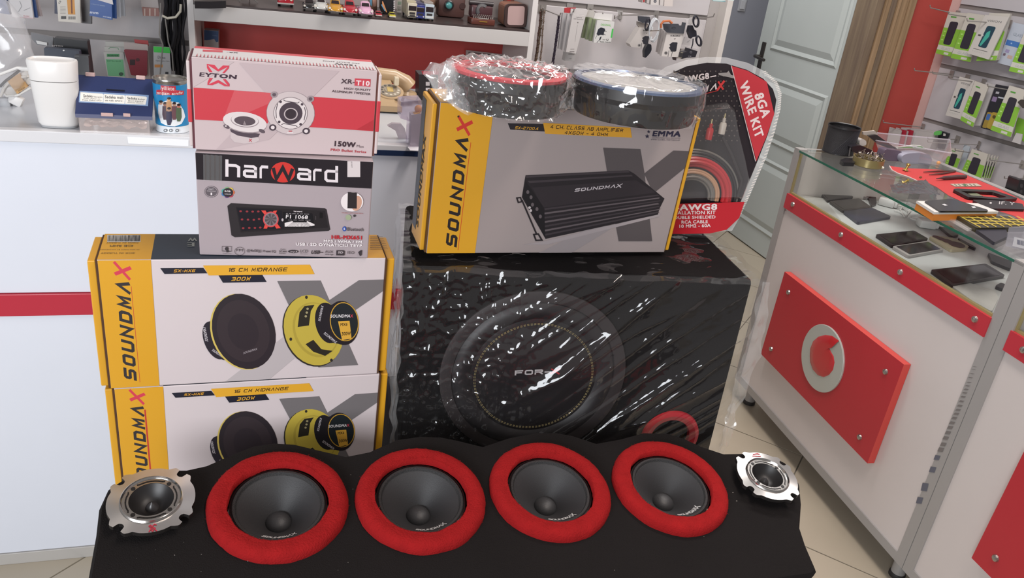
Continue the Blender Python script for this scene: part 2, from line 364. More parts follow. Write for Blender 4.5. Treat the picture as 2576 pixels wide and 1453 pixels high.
# floor: bed plus diagonal tiles
fl = struct('floor', MB().bx(-1.9, 3.6, -.6, 4.7, -.06, -.006, mat('8b8478', .8)), 'floor of beige square tiles laid diagonally', 'floor')
TS = .443; tu = V((.692, -.722, 0)); tv = V((.722, .692, 0)); tileme = None
tm = mat('a79d8c', .25, var=.07, vscale=5)
for i in range(-9, 9):
    for j in range(-5, 10):
        c = tu*(-.148+(i+.5)*TS)+tv*(2.391+(j-5+.5)*TS)
        if not (-1.5 < c.x < 3.3 and .35 < c.y < 4.4): continue
        if tileme is None:
            t = MB().box((0, 0, -.003), (TS-.004, TS-.004, .006), tm, Matrix.Rotation(math.atan2(tu.y, tu.x), 3, 'Z')).build('tile', fl, loc=(0, 0, 0)); tileme = t.data
        else:
            t = bpy.data.objects.new('tile', tileme); COL.objects.link(t); t.parent = fl
        t.location = c
YW = 3.1
struct('wall_back', MB().bx(-1.9, 1.737, YW, YW+.12, 0, 2.7, WHITEW), 'pale back wall behind the shelving', 'wall')
struct('wall_red', MB().bx(2.679, 2.885, YW, YW+.12, 0, 2.7, mat('a8413a', .75, bump=.05)), 'red painted strip of wall beside the door frame', 'wall')
struct('wall_hall', MB().bx(1.2, 4.0, 4.5, 4.6, 0, 2.7, mat('8b8f9a', .8)), 'blue grey wall of the room beyond the open door', 'wall')
# right wall with pale end strip
RA = rad(101.3); RD = V((-math.cos(RA), -math.sin(RA), 0)); RN = V((-math.sin(RA), math.cos(RA), 0)); RC = V((2.883, YW, 0))
RW = Plane(RC, RN, RD)           # u runs towards the viewer, v up
def rbox(u0, u1, v0, v1, w0, w1, m, mb=None):
    mb = mb or MB(); return mb.prism([RW.W(u0, v0, w1), RW.W(u1, v0, w1), RW.W(u1, v1, w1), RW.W(u0, v1, w1)], RN*(w0-w1), m)
struct('wall_right', rbox(0, 2.6, 0, 2.7, -.12, 0, mat('b89a95', .8, bump=.06)), 'pale pinkish right wall behind the slatted panel', 'wall')
# timber door frame
def trim(n, boards, label):
    o = None
    for k, (x0, x1, y0, y1, m) in enumerate(boards):
        mb = MB().bx(x0, x1, y0, y1, 0, 2.1, m, .004)
        if k == 0: o = struct('trim_%d' % n, mb, label, 'door frame')
        else: mb.build('moulding', o, loc=(0, 0, 0))
trim(1, [(2.482, 2.525, YW-.012, YW+.12, WOOD2), (2.525, 2.552, YW-.022, YW, WOOD), (2.552, 2.588, YW-.014, YW, WOOD2), (2.588, 2.603, YW-.024, YW, WOOD), (2.603, 2.645, YW-.018, YW, WOOD), (2.645, 2.679, YW-.026, YW, WOOD)], 'brown wooden door frame with ribbed moulding beside the red wall')
trim(2, [(1.737, 1.784, YW-.02, YW+.12, WOOD)], 'narrow brown wooden door jamb beside the charger display')
# open door
def door():
    xd = 2.49; y0, y1 = 3.125, 3.935; m = mat('b3bab8', .5)
    t = struct('door_1', MB().bx(xd, xd+.036, y0, y1, .006, 2.02, m, .003), 'white panelled door standing open', 'door')
    # raised panel mouldings, each a recess frame with a proud field
    for (za, zb) in ((.12, .50), (.58, .905), (1.03, 1.95)):
        mb = MB(); a, b = y0+.12, y1-.12
        o1 = [V((xd, a, za)), V((xd, b, za)), V((xd, b, zb)), V((xd, a, zb))]
        def ring(d, dx): return [V((xd-dx, a+d, za+d)), V((xd-dx, b-d, za+d)), V((xd-dx, b-d, zb-d)), V((xd-dx, a+d, zb-d))]
        r = [ring(0, .0005), ring(.012, .007), ring(.03, .001), ring(.06, .009)]
        for p, q in zip(r[:-1], r[1:]):
            mb.add(p+q, [(i, (i+1) % 4, 4+(i+1) % 4, 4+i) for i in range(4)], m)
        mb.add(r[-1], [(3, 2, 1, 0)], m); mb.build('panel', t, loc=(0, 0, 0))
    st = mat('4c4744', .3, .7)
    mb = MB().bx(xd-.006, xd, y1-.075, y1-.04, .87, 1.06, st, .004); h = mb.build('handle_plate', t, loc=(0, 0, 0)); h['label'] = 'dark metal handle plate'
    MB().tube([(xd-.004, y1-.057, .985), (xd-.045, y1-.057, .985), (xd-.05, y1-.07, .985), (xd-.05, y1-.165, .98)], .008, st).build('lever', h, True, loc=(0, 0, 0))
    MB().bx(xd-.0075, xd-.005, y1-.062, y1-.053, .90, .925, mat('1a1a1a', .5)).build('keyhole', h, loc=(0, 0, 0))
door()
# light switch on the hall wall
H = PY(4.5); p = H.P(1867, 12); sw = thing('light_switch', 'small white light switch on the blue grey wall beyond the door', 'switch', p)
MB().box(p, (.05, .012, .075), mat('a9adb3', .4), None, .003).build('plate', sw); MB().box(p+V((0, -.008, 0)), (.03, .008, .05), mat('b6bac0', .4), None, .002).build('rocker', sw)

# ------------------------------------------------------------------ slatted panels
SL = mat('b6b2b4', .35); SLR = mat('aaa7ab', .35); GRV = mat('7d7876', .4, .15)
YS = 3.05
def slatwall(name, x0, x1, zs, label):
    o = struct(name, MB().bx(x0, x1, YS+.018, YW, zs[0], zs[-1], mat('5d5957', .6)), label, 'slatted panel')
    for a, b in zip(zs[:-1], zs[1:]):
        MB().bx(x0, x1, YS, YS+.016, a+.009, b-.009, SL, .002).build('slat', o, loc=(0, 0, 0))
        MB().bx(x0, x1, YS+.006, YS+.014, b-.009, b+.009, GRV).build('groove_rail', o, loc=(0, 0, 0))
    return o
slatwall('wall_slats_left', -1.3, -.282, [.22, .47, .72, .97, 1.22, 1.47, 1.72], 'pale slatted display panel left of the shelves')
slatwall('wall_slats_middle', .872, 1.668, [.215, .465, .715, .965, 1.215, 1.465, 1.715], 'pale slatted display panel between the shelves and the door')
mbs = MB().bx(1.712, 1.737, YS-.06, YW, 0, 2.0, mat('c4bfba', .5), .002)
struct('trim_3', mbs, 'white end board of the slatted panel next to the door jamb', 'board')
MB().bx(1.668, 1.712, YS+.0, YW, 0, 2.0, mat('9d9896', .5)).build('side_strip', bpy.data.objects['trim_3'], loc=(0, 0, 0))
o = struct('wall_slats_right', rbox(.06, 2.4, .115, 1.87, 0, .004, mat('5d5957', .6)), 'pale slatted display panel on the right wall', 'slatted panel')
zr = [.115, .365, .615, .865, 1.11, 1.366, 1.62, 1.87]
for a, b in zip(zr[:-1], zr[1:]):
    rbox(.06, 2.4, a+.009, b-.009, .004, .022, SLR).build('slat', o, loc=(0, 0, 0)); rbox(.055, 2.4, b-.009, b+.009, .004, .014, GRV).build('groove_rail', o, loc=(0, 0, 0))

# ------------------------------------------------------------------ white shelf unit with red back
SH = mat('b7b4b2', .45); SHL = mat('c8c4c2', .45)
su = thing('shelf_unit', 'white shelf unit with a red back panel and dark top surface', 'shelf', (.29, 2.9, 0))
YF = 2.75; XL, XR = -.2585, .8335
MB().bx(XL-.019, XL, YF, YW-.002, 0, 1.75, SHL, .001).build('upright', su); MB().bx(XR, XR+.019, YF, YW-.002, 0, 1.75, SHL, .001).build('upright', su)
MB().bx(XL, XR, YF+.012, YW-.012, 1.09, 1.132, SH).build('shelf_board', su)
MB().bx(XL, XR, YF, YF+.012, 1.088, 1.1355, SH, .001).build('fascia', su)
MB().bx(XL+.001, XR-.001, YF+.001, YW-.012, 1.1358, 1.1418, mat('3d3332', .3)).build('shelf_liner', su)['label'] = 'dark glossy shelf top'
MB().bx(XL, XR, YW-.012, YW-.002, 0, 1.088, mat('b84440', .3)).build('back_panel', su)['label'] = 'glossy red back panel'
MB().bx(XL, XR, YW-.012, YW-.002, 1.132, 1.75, mat('9a9290', .5)).build('back_panel', su)
MB().bx(XL, XR, YF+.01, YW-.012, .45, .49, SH).build('shelf_board', su)

# ------------------------------------------------------------------ left counter
YC = 1.61; CX0, CX1 = -1.3, .78; ct = thing('sales_counter', 'long white sales counter with a red band across its front', 'counter', (-.2, 1.85, 0))
CW = mat('d8dce6', .35, coat=.15)
MB().bx(CX0, CX1, YC, YC+.018, .69, .998, CW, .001).build('front_panel', ct); MB().bx(CX0, CX1, YC, YC+.018, .032, .640, CW, .001).build('front_panel', ct)
MB().bx(CX0, CX1, YC-.006, YC+.018, .641, .689, mat('b3263a', .35), .001).build('red_band', ct)['label'] = 'red band'
MB().bx(CX0, CX1, YC-.003, YC+.02, 0, .031, mat('b9b6b2', .4, .2), .001).build('plinth_rail', ct)
MB().bx(CX0, CX0+.018, YC+.018, YC+.52, 0, .998, CW).build('end_panel', ct); MB().bx(CX1-.018, CX1, YC+.018, YC+.52, 0, .998, CW).build('end_panel', ct)
MB().bx(CX0, CX1, YC-.008, YC+.014, .999, 1.021, mat('d6d6d9', .3), .0015).build('edge_trim', ct)
MB().bx(.02, CX1, YC-.0105, YC-.0075, .9995, 1.0105, mat('16294a', .4)).build('edge_strip', ct)['label'] = 'navy edge strip'
MB().bx(CX0, CX1, YC+.014, YC+.52, .999, 1.02, mat('b9bcc2', .18)).build('top', ct)
MB().bx(CX0+.02, CX1-.02, YC+.48, YC+.5, .02, .998, CW).build('back_panel', ct)
MB().prism(quad(PY(YC-.0085), zA, (1225, 1312), (1815, 1345), (1815, 1405), (1235, 1378)), (0, -.0008, 0), mat('eef0f3', .5)).build('price_strip', ct)['label'] = 'blank white paper strip'

# ------------------------------------------------------------------ table under the goods (a plain dark low table, mostly hidden)
TZ = .592; tb = thing('low_table', 'plain dark low table hidden beneath the stacked boxes', 'table', (.25, 1.08, 0))
DK = mat('2a2625', .6)
MB().bx(-.17, .66, .76, 1.40, TZ-.025, TZ, DK, .003).build('table_top', tb)
for x in (-.13, .62):
    for y in (.80, 1.36): MB().bx(x-.02, x+.02, y-.02, y+.02, 0, TZ-.025, DK).build('leg', tb)
# ------------------------------------------------------------------ cartons
def Rot(yaw, tilt=0, roll=0): return Matrix.Rotation(rad(yaw), 3, 'Z') @ Matrix.Rotation(rad(tilt), 3, 'X') @ Matrix.Rotation(rad(roll), 3, 'Y')
class Carton:
    """box with its front-bottom-left corner at c; local x right, y back, z up"""
    def __init__(s, name, label, c, R, w, h, d, group=None):
        s.c = V(c); s.R = R; s.w, s.h, s.d = w, h, d; s.t = thing(name, label, 'box', s.W(w/2, d/2, 0), group)
        s.front = Plane(s.c, R @ V((0, -1, 0)), R @ V((1, 0, 0))); s.top = Plane(s.W(0, 0, h), R @ V((0, 0, 1)), R @ V((1, 0, 0))); s.left = Plane(s.c, R @ V((-1, 0, 0)), R @ V((0, -1, 0)))
    def W(s, x, y, z): return s.c+s.R @ V((x, y, z))
    def lb(s, x0, x1, y0, y1, z0, z1, m, bev=.001, mb=None):
        mb = mb or MB(); return mb.box(s.W((x0+x1)/2, (y0+y1)/2, (z0+z1)/2), (x1-x0, y1-y0, z1-z0), m, s.R, bev)
YEL = 'd79a2a'; NAVY = '1d1d2b'; INK = '221d22'
CART = mat('cbbfc0', .42, bump=.03, bscale=200)
YELM = mat('d09826', .38, bump=.04, bscale=150); YELS = mat('c88a22', .5)
def mx_box(c, R, label, z, full):
    b = Carton('speaker_box', label, c, R, MXW, MXH, .082, 'stacked midrange speaker boxes'); w, h, d = MXW, MXH, .082
    b.lb(.008, w-.008, .0, d, 0, h, CART, .0015).build('carton_body', b.t)
    for x0, x1 in ((-.004, .006), (w-.006, w+.006)):
        b.lb(x0, x1, .004, d-.002, .002, h-.003, YELM, .0015).build('side_flap', b.t)['label'] = 'yellow tucked side flap'
    b.lb(.006, .0085, -.0004, d, .001, h-.001, mat('4a2c14', .8), 0).build('flap_crease', b.t)
    b.lb(w-.0085, w-.006, -.0004, d, .001, h-.001, mat('4a2c14', .8), 0).build('flap_crease', b.t)
    a = Art(b.front, z, clip=(.009, w-.009, .0005, h-.0005))
    return b, a
MXW, MXH = .3921, .2012
RMX = Rot(3.09, 3.0, .9)
CM1 = V((-.2437, 1.05, .803)); CM0 = CM1-RMX @ V((0, 0, MXH+.001))+V((.004, 0, 0))
CM0 = CM0+V((0, 0, 0))
def mx_art(a, full, P):
    """P maps the drawing (measured on the upper carton) to the face"""
    f = lambda x, y: P(x, y)
    def poly(h, *pts): a.poly(h, *[f(*p) for p in pts])
    def text(h, t, p0, p1, p2, bold=.03): a.text(h, t, f(*p0), f(*p1), f(*p2), bold)
    # yellow band
    w = a.lay(); c = a.pl
    a.raw(YELM, [c.W(.0085, .0005), c.W(BAND[1], .0005), c.W(BAND[0], MXH-.0005), c.W(.0085, MXH-.0005)], w)
    a.logo('SOUNDMAX', '2e2a2c', f(466, 1208), f(398, 285), f(352, 1180), hx='c63a4c', wt=.36, gap=.13, wid=1.0, shear=.0, asp=1.15)
    a.line('b5342f', [f(484, 1210), f(414, 445)], 4)
    poly(NAVY, (646, 298), (990, 296), (1022, 340), (680, 345)); a.tech(YEL, 'SX-MX6', f(752, 332), f(922, 330), f(760, 308))
    poly('d8a02e', (988, 277), (1842, 270), (1880, 346), (1034, 357)); a.tech('2b1d16', '16 CM MIDRANGE', f(1188, 328), f(1658, 324), f(1196, 296))
    poly(NAVY, (1112, 356), (1462, 352), (1496, 408), (1148, 415)); a.tech('d8a02e', '300W', f(1212, 402), f(1362, 398), f(1224, 369), .28)
    # big grey X behind the drivers
    poly('6f6a6b', (1582, 402), (1928, 397), (2228, 1072), (1912, 1092)); poly('6f6a6b', (2235, 394), (2478, 388), (2470, 452), (2110, 700), (1900, 620))
    poly('b4abac', (1900, 640), (2060, 730), (1520, 1185), (1165, 1205))
    def ell(h, cx, cy, rx, ry, rot=0, rin=0):
        n = 32; c0, s0 = math.cos(rad(rot)), math.sin(rad(rot))
        Pn = lambda k, i: a.wp(*f(cx+k*(rx*math.cos(2*PI*i/n)*c0-ry*math.sin(2*PI*i/n)*s0), cy+k*(rx*math.cos(2*PI*i/n)*s0+ry*math.sin(2*PI*i/n)*c0)))
        a.raw(h, [Pn(1, i) for i in range(n)])
    # left driver: magnet, yellow rim, dark cone
    ell('27222b', 1085, 875, 88, 160, -22); ell('27222b', 1140, 905, 95, 140, -30)
    a.text('c9c2c6', 'SOUNDMAX', f(1030, 885), f(1008, 770), f(1005, 880), .02); a.text('c9c2c6', 'SOUNDMAX', f(1058, 958), f(1140, 1012), f(1070, 942), .02)
    ell('c9b25a', 1302, 806, 248, 312, -22); ell('2b2429', 1314, 803, 246, 309, -22); ell('342b2f', 1310, 800, 205, 255, -22); ell('2e262b', 1310, 805, 120, 150, -22)
    a.text('9b9296', 'SOUNDMAX', f(1310, 985), f(1420, 950), f(1312, 968), .02)
    # right driver: yellow basket, windows, black magnet with label
    ell('2a2622', 1862, 800, 232, 292, -20); ell('b9a441', 1872, 793, 232, 288, -20); ell('a8943a', 1890, 790, 180, 225, -20); ell('b9a441', 1897, 785, 168, 210, -20)
    for q in ((1815, 530), (1690, 865), (2015, 1033)): ell('2a2622', q[0], q[1], 11, 13)
    poly('27231c', (1800, 600), (1880, 590), (1850, 640), (1835, 755), (1745, 768), (1760, 650)); poly('27231c', (1808, 905), (1870, 870), (1935, 945), (2025, 958), (1965, 998), (1870, 965))
    for q in ((1824, 622), (1818, 652), (1810, 682)): ell('9a8f6a', q[0], q[1], 10, 9)
    poly('1f1b20', (1905, 640), (2080, 560), (2130, 910), (1990, 890), (1910, 790)); ell('1f1b20', 1985, 735, 98, 165, -12); ell('211c21', 2105, 735, 128, 178, -8)
    ell('c99a35', 2118, 725, 115, 157, -8); ell('1c2225', 2118, 725, 108, 150, -8)
    a.text('d9d4d4', 'SOUNDMA', f(2008, 692), f(2165, 690), f(2010, 668), .03); a.text('c63a4c', 'X', f(2166, 690), f(2188, 690), f(2166, 667), .03)
    poly('d2a03c', (2068, 722), (2160, 718), (2176, 860), (2100, 872)); a.text('3a2a14', 'MX6', f(2086, 760), f(2142, 757), f(2088, 736), .03); a.text('3a2a14', '300W', f(2098, 835), f(2170, 830), f(2098, 808), .03)
    a.text('c9c2c6', 'SOUNDMAX', f(1925, 722), f(1952, 600), f(1908, 715), .02); a.text('c9c2c6', 'SOUNDMAX', f(1952, 822), f(2048, 900), f(1966, 806), .02)
BAND = (.186*0+.0, 0)
b, a = mx_box(CM1, RMX, 'upper of two yellow and white midrange speaker boxes, under the car radio box', zK, True)
q0 = b.front.uv(a.wp(570, 225)); q1 = b.front.uv(a.wp(640, 1240)); BAND = (q0[0], q1[0])
mx_art(a, True, lambda x, y: (x, y)); a.build('printed_front', b.t)
t = Art(b.top, zK)
def topband(u0, u1, m, lay=None): t.raw(m, [b.top.W(u0, .0005), b.top.W(u1, .0005), b.top.W(u1, .0815), b.top.W(u0, .0815)], .0003 if lay is None else lay)
topband(.0085, BAND[0], YELM); topband(BAND[0], MXW-.045, mat('26303d', .4)); topband(MXW-.045, MXW-.0085, YELM)
t.k = 3; t.rect('c8c4bd', 222, 36, 488, 92)
for i in range(26):
    x = 228+i*10; t.poly('1c1a1a', (x, 40), (x+random.choice((3, 5, 6)), 40), (x+random.choice((2, 4)), 88), (x-4, 88))
t.text('5a4526', 'MADE IN TURKEY', (470, 96), (215, 96), (470, 104), .02); t.text('5a4526', 'CE', (430, 118), (355, 118), (430, 132), .03)
t.text('5a4526', 'RHM', (335, 118), (245, 118), (335, 132), .02); t.text('6a5226', 'SX-MX6 MADE BY SOUNDMAX', (480, 152), (160, 152), (480, 158), .01); t.text('6a5226', 'BOX IN TURKEY', (440, 178), (170, 178), (440, 187), .02)
t.text('8d8f88', 'W', (942, 62), (868, 62), (942, 88), .05); t.text('8d8f88', 'E', (920, 100), (862, 100), (920, 130), .05)
for i in range(8): t.line('7a5a20', [(2325, 52+i*14), (2425+i*6, 52+i*14)], 3)
t.build('printed_top', b.t)
b0, a0 = mx_box(CM0, RMX, 'lower of two yellow and white midrange speaker boxes, behind the felt panel', zL, False)
# drawing of the lower carton: same face coordinates as the upper one
def remap(x, y):
    u, v = b.front.uv(b.front.P(*zK(x, y))); p = b0.front.W(u, v); c = p-CAMP; X = c.dot(RT); Yc = c.dot(UPV); D = c.dot(FW)
    return (CXP+FPX*X/D, CYP-FPX*Yc/D)
a0.z = z1
mx_art(a0, False, remap); a0.build('printed_front', b0.t)
t = Art(b0.top, zK); 
t.raw(mat('26303d', .4), [b0.top.W(BAND[0], .0005), b0.top.W(MXW-.12, .0005), b0.top.W(MXW-.12, .07), b0.top.W(BAND[0], .07)], .0003); t.build('printed_top', b0.t)

# --- car radio box
RHA = Rot(-.86, 3.0, .9); HAW, HAH, HAD = .2257, .1453, .160
ztop = CM1.z+MXH
CH = V((-.1088, 1.059, 1.0032))
hb = Carton('car_radio_box', 'grey and black car radio box between the tweeter box and the speaker boxes', CH, RHA, HAW, HAH, HAD)
HG = mat('a4979b', .30, coat=.3)
hb.lb(0, HAW, 0, HAD, 0, HAH, HG, .0015).build('carton_body', hb.t)
a = Art(hb.front, zJ, rough=.3, clip=(.0004, HAW-.0004, .0004, HAH-.0004))
pl = hb.front; vb = pl.uv(a.wp(170, 350))[1]
a.raw(mat('231d22', .22), [pl.W(.0006, pl.uv(a.wp(168, 350))[1]), pl.W(HAW-.0006, pl.uv(a.wp(2352, 465))[1]), pl.W(HAW-.0006, HAH-.0006), pl.W(.0006, HAH-.0006)])
zx = a.lay()
hl_k = 0
def hl(ch, x0, x1, yb, yt, wt=.26):
    f = a.affine((x0, yb), (x1, yb+(x1-x0)*.052), (x0+ (0), yt), zx)
    for path in STROKE[ch]:
        for q in strokes([(p[0], p[1]) for p in path], wt): hl.k += 1; a.mb.add([f(p.x*.78+.11, p.y*.86+.06)+pl.n*(1.5e-6*(hl.k % 5)) for p in q], [(0, 1, 2, 3)], a.m('d9cfd2'))
hl.k = 0; hl('h', 528, 716, 308, 152); hl('a', 748, 925, 318, 165); hl('r', 955, 1090, 328, 172); hl('a', 1422, 1600, 352, 205); hl('r', 1622, 1755, 362, 212); hl('d', 1762, 1935, 374, 225)
a.ell('c5342e', 1248, 262, 152, 127, 3); a.line('231d22', [(1128, 215), (1165, 345), (1245, 205), (1318, 350), (1365, 225)], 44)
a.rect('cfc4c4', 2050, 122, 2210, 322); a.text('6b6064', 'CHN150', (2116, 205), (2110, 128), (2098, 204), .02)
# badges
a.ell('5f575c', 354, 503, 86, 72, 3); a.ell('a4979b', 354, 503, 80, 66, 3); a.ell('5f575c', 354, 503, 74, 60, 3); a.text('c9bfc2', 'FAST', (322, 478), (384, 480), (322, 464), .02); a.text('c9bfc2', 'CHARGING', (300, 498), (410, 502), (300, 488), .02); a.rect('d9d0d2', 346, 515, 366, 545)
for i, hcol in enumerate(('7fa37a', 'c9b04a', 'c76a45', 'a8394a', '5a3a6a', '3c6fa0', '4a9a90')):
    an = i*2*PI/7; a.ell(hcol, 562+math.cos(an-1.8)*52, 512+math.sin(an-1.8)*42, 33, 28)
a.ell('2e2a2e', 562, 512, 66, 55); a.text('e0d8d8', 'RGB', (522, 505), (594, 508), (522, 486), .03); a.text('c9bfc2', 'COLOR', (520, 536), (600, 540), (520, 524), .03)
# radio
a.poly('2b2629', (555, 680), (600, 645), (1765, 708), (1790, 725), (1836, 975), (1815, 990), (650, 1070), (605, 1045)); a.poly('201b1e', (660, 690), (1770, 740), (1810, 950), (720, 1010))
a.poly('14111a', (672, 705), (1232, 735), (1260, 960), (735, 990))
for q in ((720, 745), (800, 748), (870, 750), (940, 748), (738, 848), (812, 850), (885, 852), (950, 842), (752, 955), (828, 952), (898, 952), (965, 948)): a.ell('8c3036', q[0], q[1], 16, 12)
for q in (((975, 735), (1030, 735), (1060, 790), (1030, 800)), ((1130, 740), (1175, 735), (1150, 790), (1110, 780)), ((1005, 960), (1050, 960), (1070, 900), (1030, 890)), ((1165, 960), (1220, 955), (1170, 890), (1130, 900))): a.poly('d4453c', *q)
a.ell('c0474a', 1096, 845, 98, 97); a.ell('8a7e82', 1096, 845, 82, 82); a.ell('4d4649', 1096, 845, 74, 74)
for k in range(8):
    an = k*PI/4; a.poly('6e6569', (1096, 845), (1096+74*math.cos(an), 845+74*math.sin(an)), (1096+74*math.cos(an+.35), 845+74*math.sin(an+.35)))
a.text('d2c8ca', 'harward', (1382, 752), (1486, 756), (1382, 735), .03); a.poly('0e0c12', (1244, 755), (1612, 775), (1640, 945), (1270, 945))
a.text('e4dcdc', 'F1 1068', (1282, 832), (1556, 840), (1286, 788), .02); a.text('c9bfc2', 'ST  TA  PTY  AF  INT  ROCK', (1286, 778), (1575, 785), (1286, 768), .01); a.text('b9afb2', 'AUX   MP3   CLASS   LOUD', (1310, 858), (1590, 860), (1310, 848), .01)
a.poly('d8d0d0', (1268, 890), (1365, 865), (1378, 882), (1540, 882), (1548, 865), (1640, 905), (1640, 922), (1560, 935), (1270, 935))
for i in range(16): a.line('1a161b', [(1375+i*11, 878), (1300+i*20, 938)], 3)
a.poly('0c0a0c', (1705, 762), (1738, 765), (1738, 828), (1705, 825)); a.ell('16b', 0, 0, 1, 1) if False else None
a.ell('b9afb2', 1242, 850, 13, 18); a.rect('3f383b', 1650, 800, 1662, 850)
# phone badge and small print
a.ell('e0d6d6', 2108, 626, 140, 120); a.ell('c3957f', 2165, 645, 62, 95, 15); a.poly('2a2426', (2055, 505), (2168, 512), (2166, 710), (2050, 706)); a.text('a04a48', 'MOBILE APP CONTROL', (1978, 768), (2246, 776), (1978, 758), .015)
a.ell('97a083', 2062, 820, 36, 34); a.ell('3a3437', 2138, 800, 16, 15); a.ell('2a4a9a', 2012, 962, 25, 30); a.text('e6e0e0', 'B', (2004, 976), (2020, 977), (2004, 948), .02); a.text('4a4347', 'Bluetooth', (2048, 984), (2250, 990), (2048, 942), .02)
a.text('b3252f', 'HR-MX651', (1850, 1086), (2230, 1094), (1850, 1042), .06); a.text('e2dadb', 'MP3 / WMA / FM', (1756, 1126), (2232, 1142), (1756, 1096), .04); a.text('e2dadb', 'USB / SD OYNATICILI TEYP', (1408, 1166), (2232, 1188), (1408, 1132), .04)
k = '3a3337'
a.line(k, [(490, 1178), (604, 1182), (604, 1242), (490, 1238), (490, 1178)], 5); a.ell(k, 545, 1208, 22, 20); a.poly(k, (535, 1205), (556, 1205), (575, 1250), (545, 1255)); a.text(k, 'Touch Screen', (495, 1272), (605, 1276), (495, 1262), .01)
a.text(k, 'FM', (668, 1240), (746, 1243), (668, 1210), .01); a.ell(k, 708, 1240, 64, 52, rin=.93); a.text(k, '(((4x50)))', (795, 1244), (978, 1250), (795, 1214), .02); a.text(k, 'Preset EQ', (998, 1252), (1156, 1256), (998, 1224), .02)
a.text(k, 'Audio', (1212, 1220), (1278, 1222), (1212, 1206), .01); a.text(k, 'SCAN', (1198, 1252), (1290, 1255), (1198, 1230), .03); a.text(k, 'Radio', (1202, 1272), (1282, 1275), (1202, 1258), .01)
a.ell(k, 1374, 1243, 64, 20, 2); a.text('b4a8ab', 'mp3', (1338, 1252), (1420, 1253), (1344, 1236), .03); a.text(k, 'LCD', (1460, 1254), (1558, 1257), (1460, 1218), .01); a.text(k, 'Screen', (1462, 1276), (1556, 1278), (1462, 1266), .01)
a.text(k, 'USB', (1594, 1270), (1700, 1272), (1606, 1230), .05); a.line(k, [(1700, 1254), (1745, 1256)], 8); a.text(k, 'AUX', (1770, 1260), (1870, 1263), (1770, 1228), .01); a.text(k, 'Girişi', (1770, 1284), (1872, 1288), (1770, 1270), .02)
a.poly(k, (1912, 1228), (2000, 1228), (2015, 1242), (2012, 1292), (1910, 1290)); a.text('b4a8ab', 'SD', (1930, 1264), (1995, 1266), (1936, 1240), .04); a.text(k, 'ISO', (2052, 1270), (2136, 1273), (2052, 1238), .01); a.poly(k, (2182, 1250), (2215, 1225), (2230, 1228), (2225, 1290), (2205, 1300))
a.build('printed_front', hb.t)

tq = [hb.front.P(*zJ(*q))+hb.front.n*.0022 for q in ((255, 34), (490, 48), (488, 372), (258, 358))]
mb = MB()
for i in range(12):
    for j in range(1):
        A = tq[0]*(1-i/12)+tq[1]*(i/12); B = tq[0]*(1-(i+1)/12)+tq[1]*((i+1)/12); C_ = tq[3]*(1-(i+1)/12)+tq[2]*((i+1)/12); D_ = tq[3]*(1-i/12)+tq[2]*(i/12); k0, k1 = hb.front.n*(.0008*math.sin(i*2.1)), hb.front.n*(.0008*math.sin((i+1)*2.1)); mb.add([A+k0, B+k1, C_+k1, D_+k0], [(0, 3, 2, 1)], film(gloss=.10, rough=.12, haze=.06))
mb.build('clear_tape', hb.t)['label'] = 'wrinkled clear tape'
# --- tweeter box
REY = Rot(1.7, 3.0, .9); EYW, EYH, EYD = .2262, .1173, .060
CE = V((-.1064, 1.057, 1.1502))
eb = Carton('tweeter_box', 'red and white tweeter box on top of the car radio box', CE, REY, EYW, EYH, EYD)
EW = mat('c2b0b1', .33, coat=.25); ERD = 'bf3a44'
eb.lb(0, EYW-.001, .0, EYD, 0, EYH, EW, .001).build('carton_body', eb.t)
for sx, x0, x1 in (('l', -.0065, -.0025), ('r', EYW+.0015, EYW+.0055)):
    fp = eb.lb(x0, x1, .001, EYD*.9, .004, EYH*.955, mat('c9bab9', .4), .0012).build('side_flap', eb.t)
    m2 = MB(); eb.lb(x0-.0006, x1+.0006, .0004, EYD*.9, EYH*.30, EYH*.66, mat(ERD, .35), .0012, m2).build('red_stripe', fp)
eb.lb(-.003, .0, .002, EYD, .001, EYH-.003, mat('5a2a33', .7), 0).build('flap_crease', eb.t); eb.lb(EYW-.001, EYW+.002, .002, EYD, .001, EYH-.003, mat('6a4038', .7), 0).build('flap_crease', eb.t)
a = Art(eb.front, zI, rough=.35, clip=(.0005, EYW-.0015, .0005, EYH-.0005))
for q in (((640, 200), (1060, 650), (420, 950), (150, 640)), ((1500, 1040), (1860, 1370), (2370, 960), (2400, 720))): pass
a.poly('b7a5a7', (700, 235), (1950, 340), (1080, 1190), (400, 1330), (1060, 640)); a.poly('bcabac', (112, 180), (640, 225), (250, 470), (130, 540))
a.poly('b3a1a3', (1500, 1040), (1600, 1100), (1840, 1380), (2370, 940), (2385, 1410), (380, 1350), (1000, 1150)) if False else None
a.poly(ERD, (132, 545), (1120, 612), (1060, 990), (150, 942)); a.poly(ERD, (1580, 655), (2400, 715), (2378, 1088), (1560, 1035)); a.poly('ad3039', (2395, 935), (2378, 1086), (2160, 1068))
a.poly('c4535a', (640, 580), (1120, 612), (1080, 740), (640, 930), (520, 900)); 
a.poly('ab9b9d', (1600, 1100), (1720, 1130), (1970, 1395), (1700, 1378)) if False else None
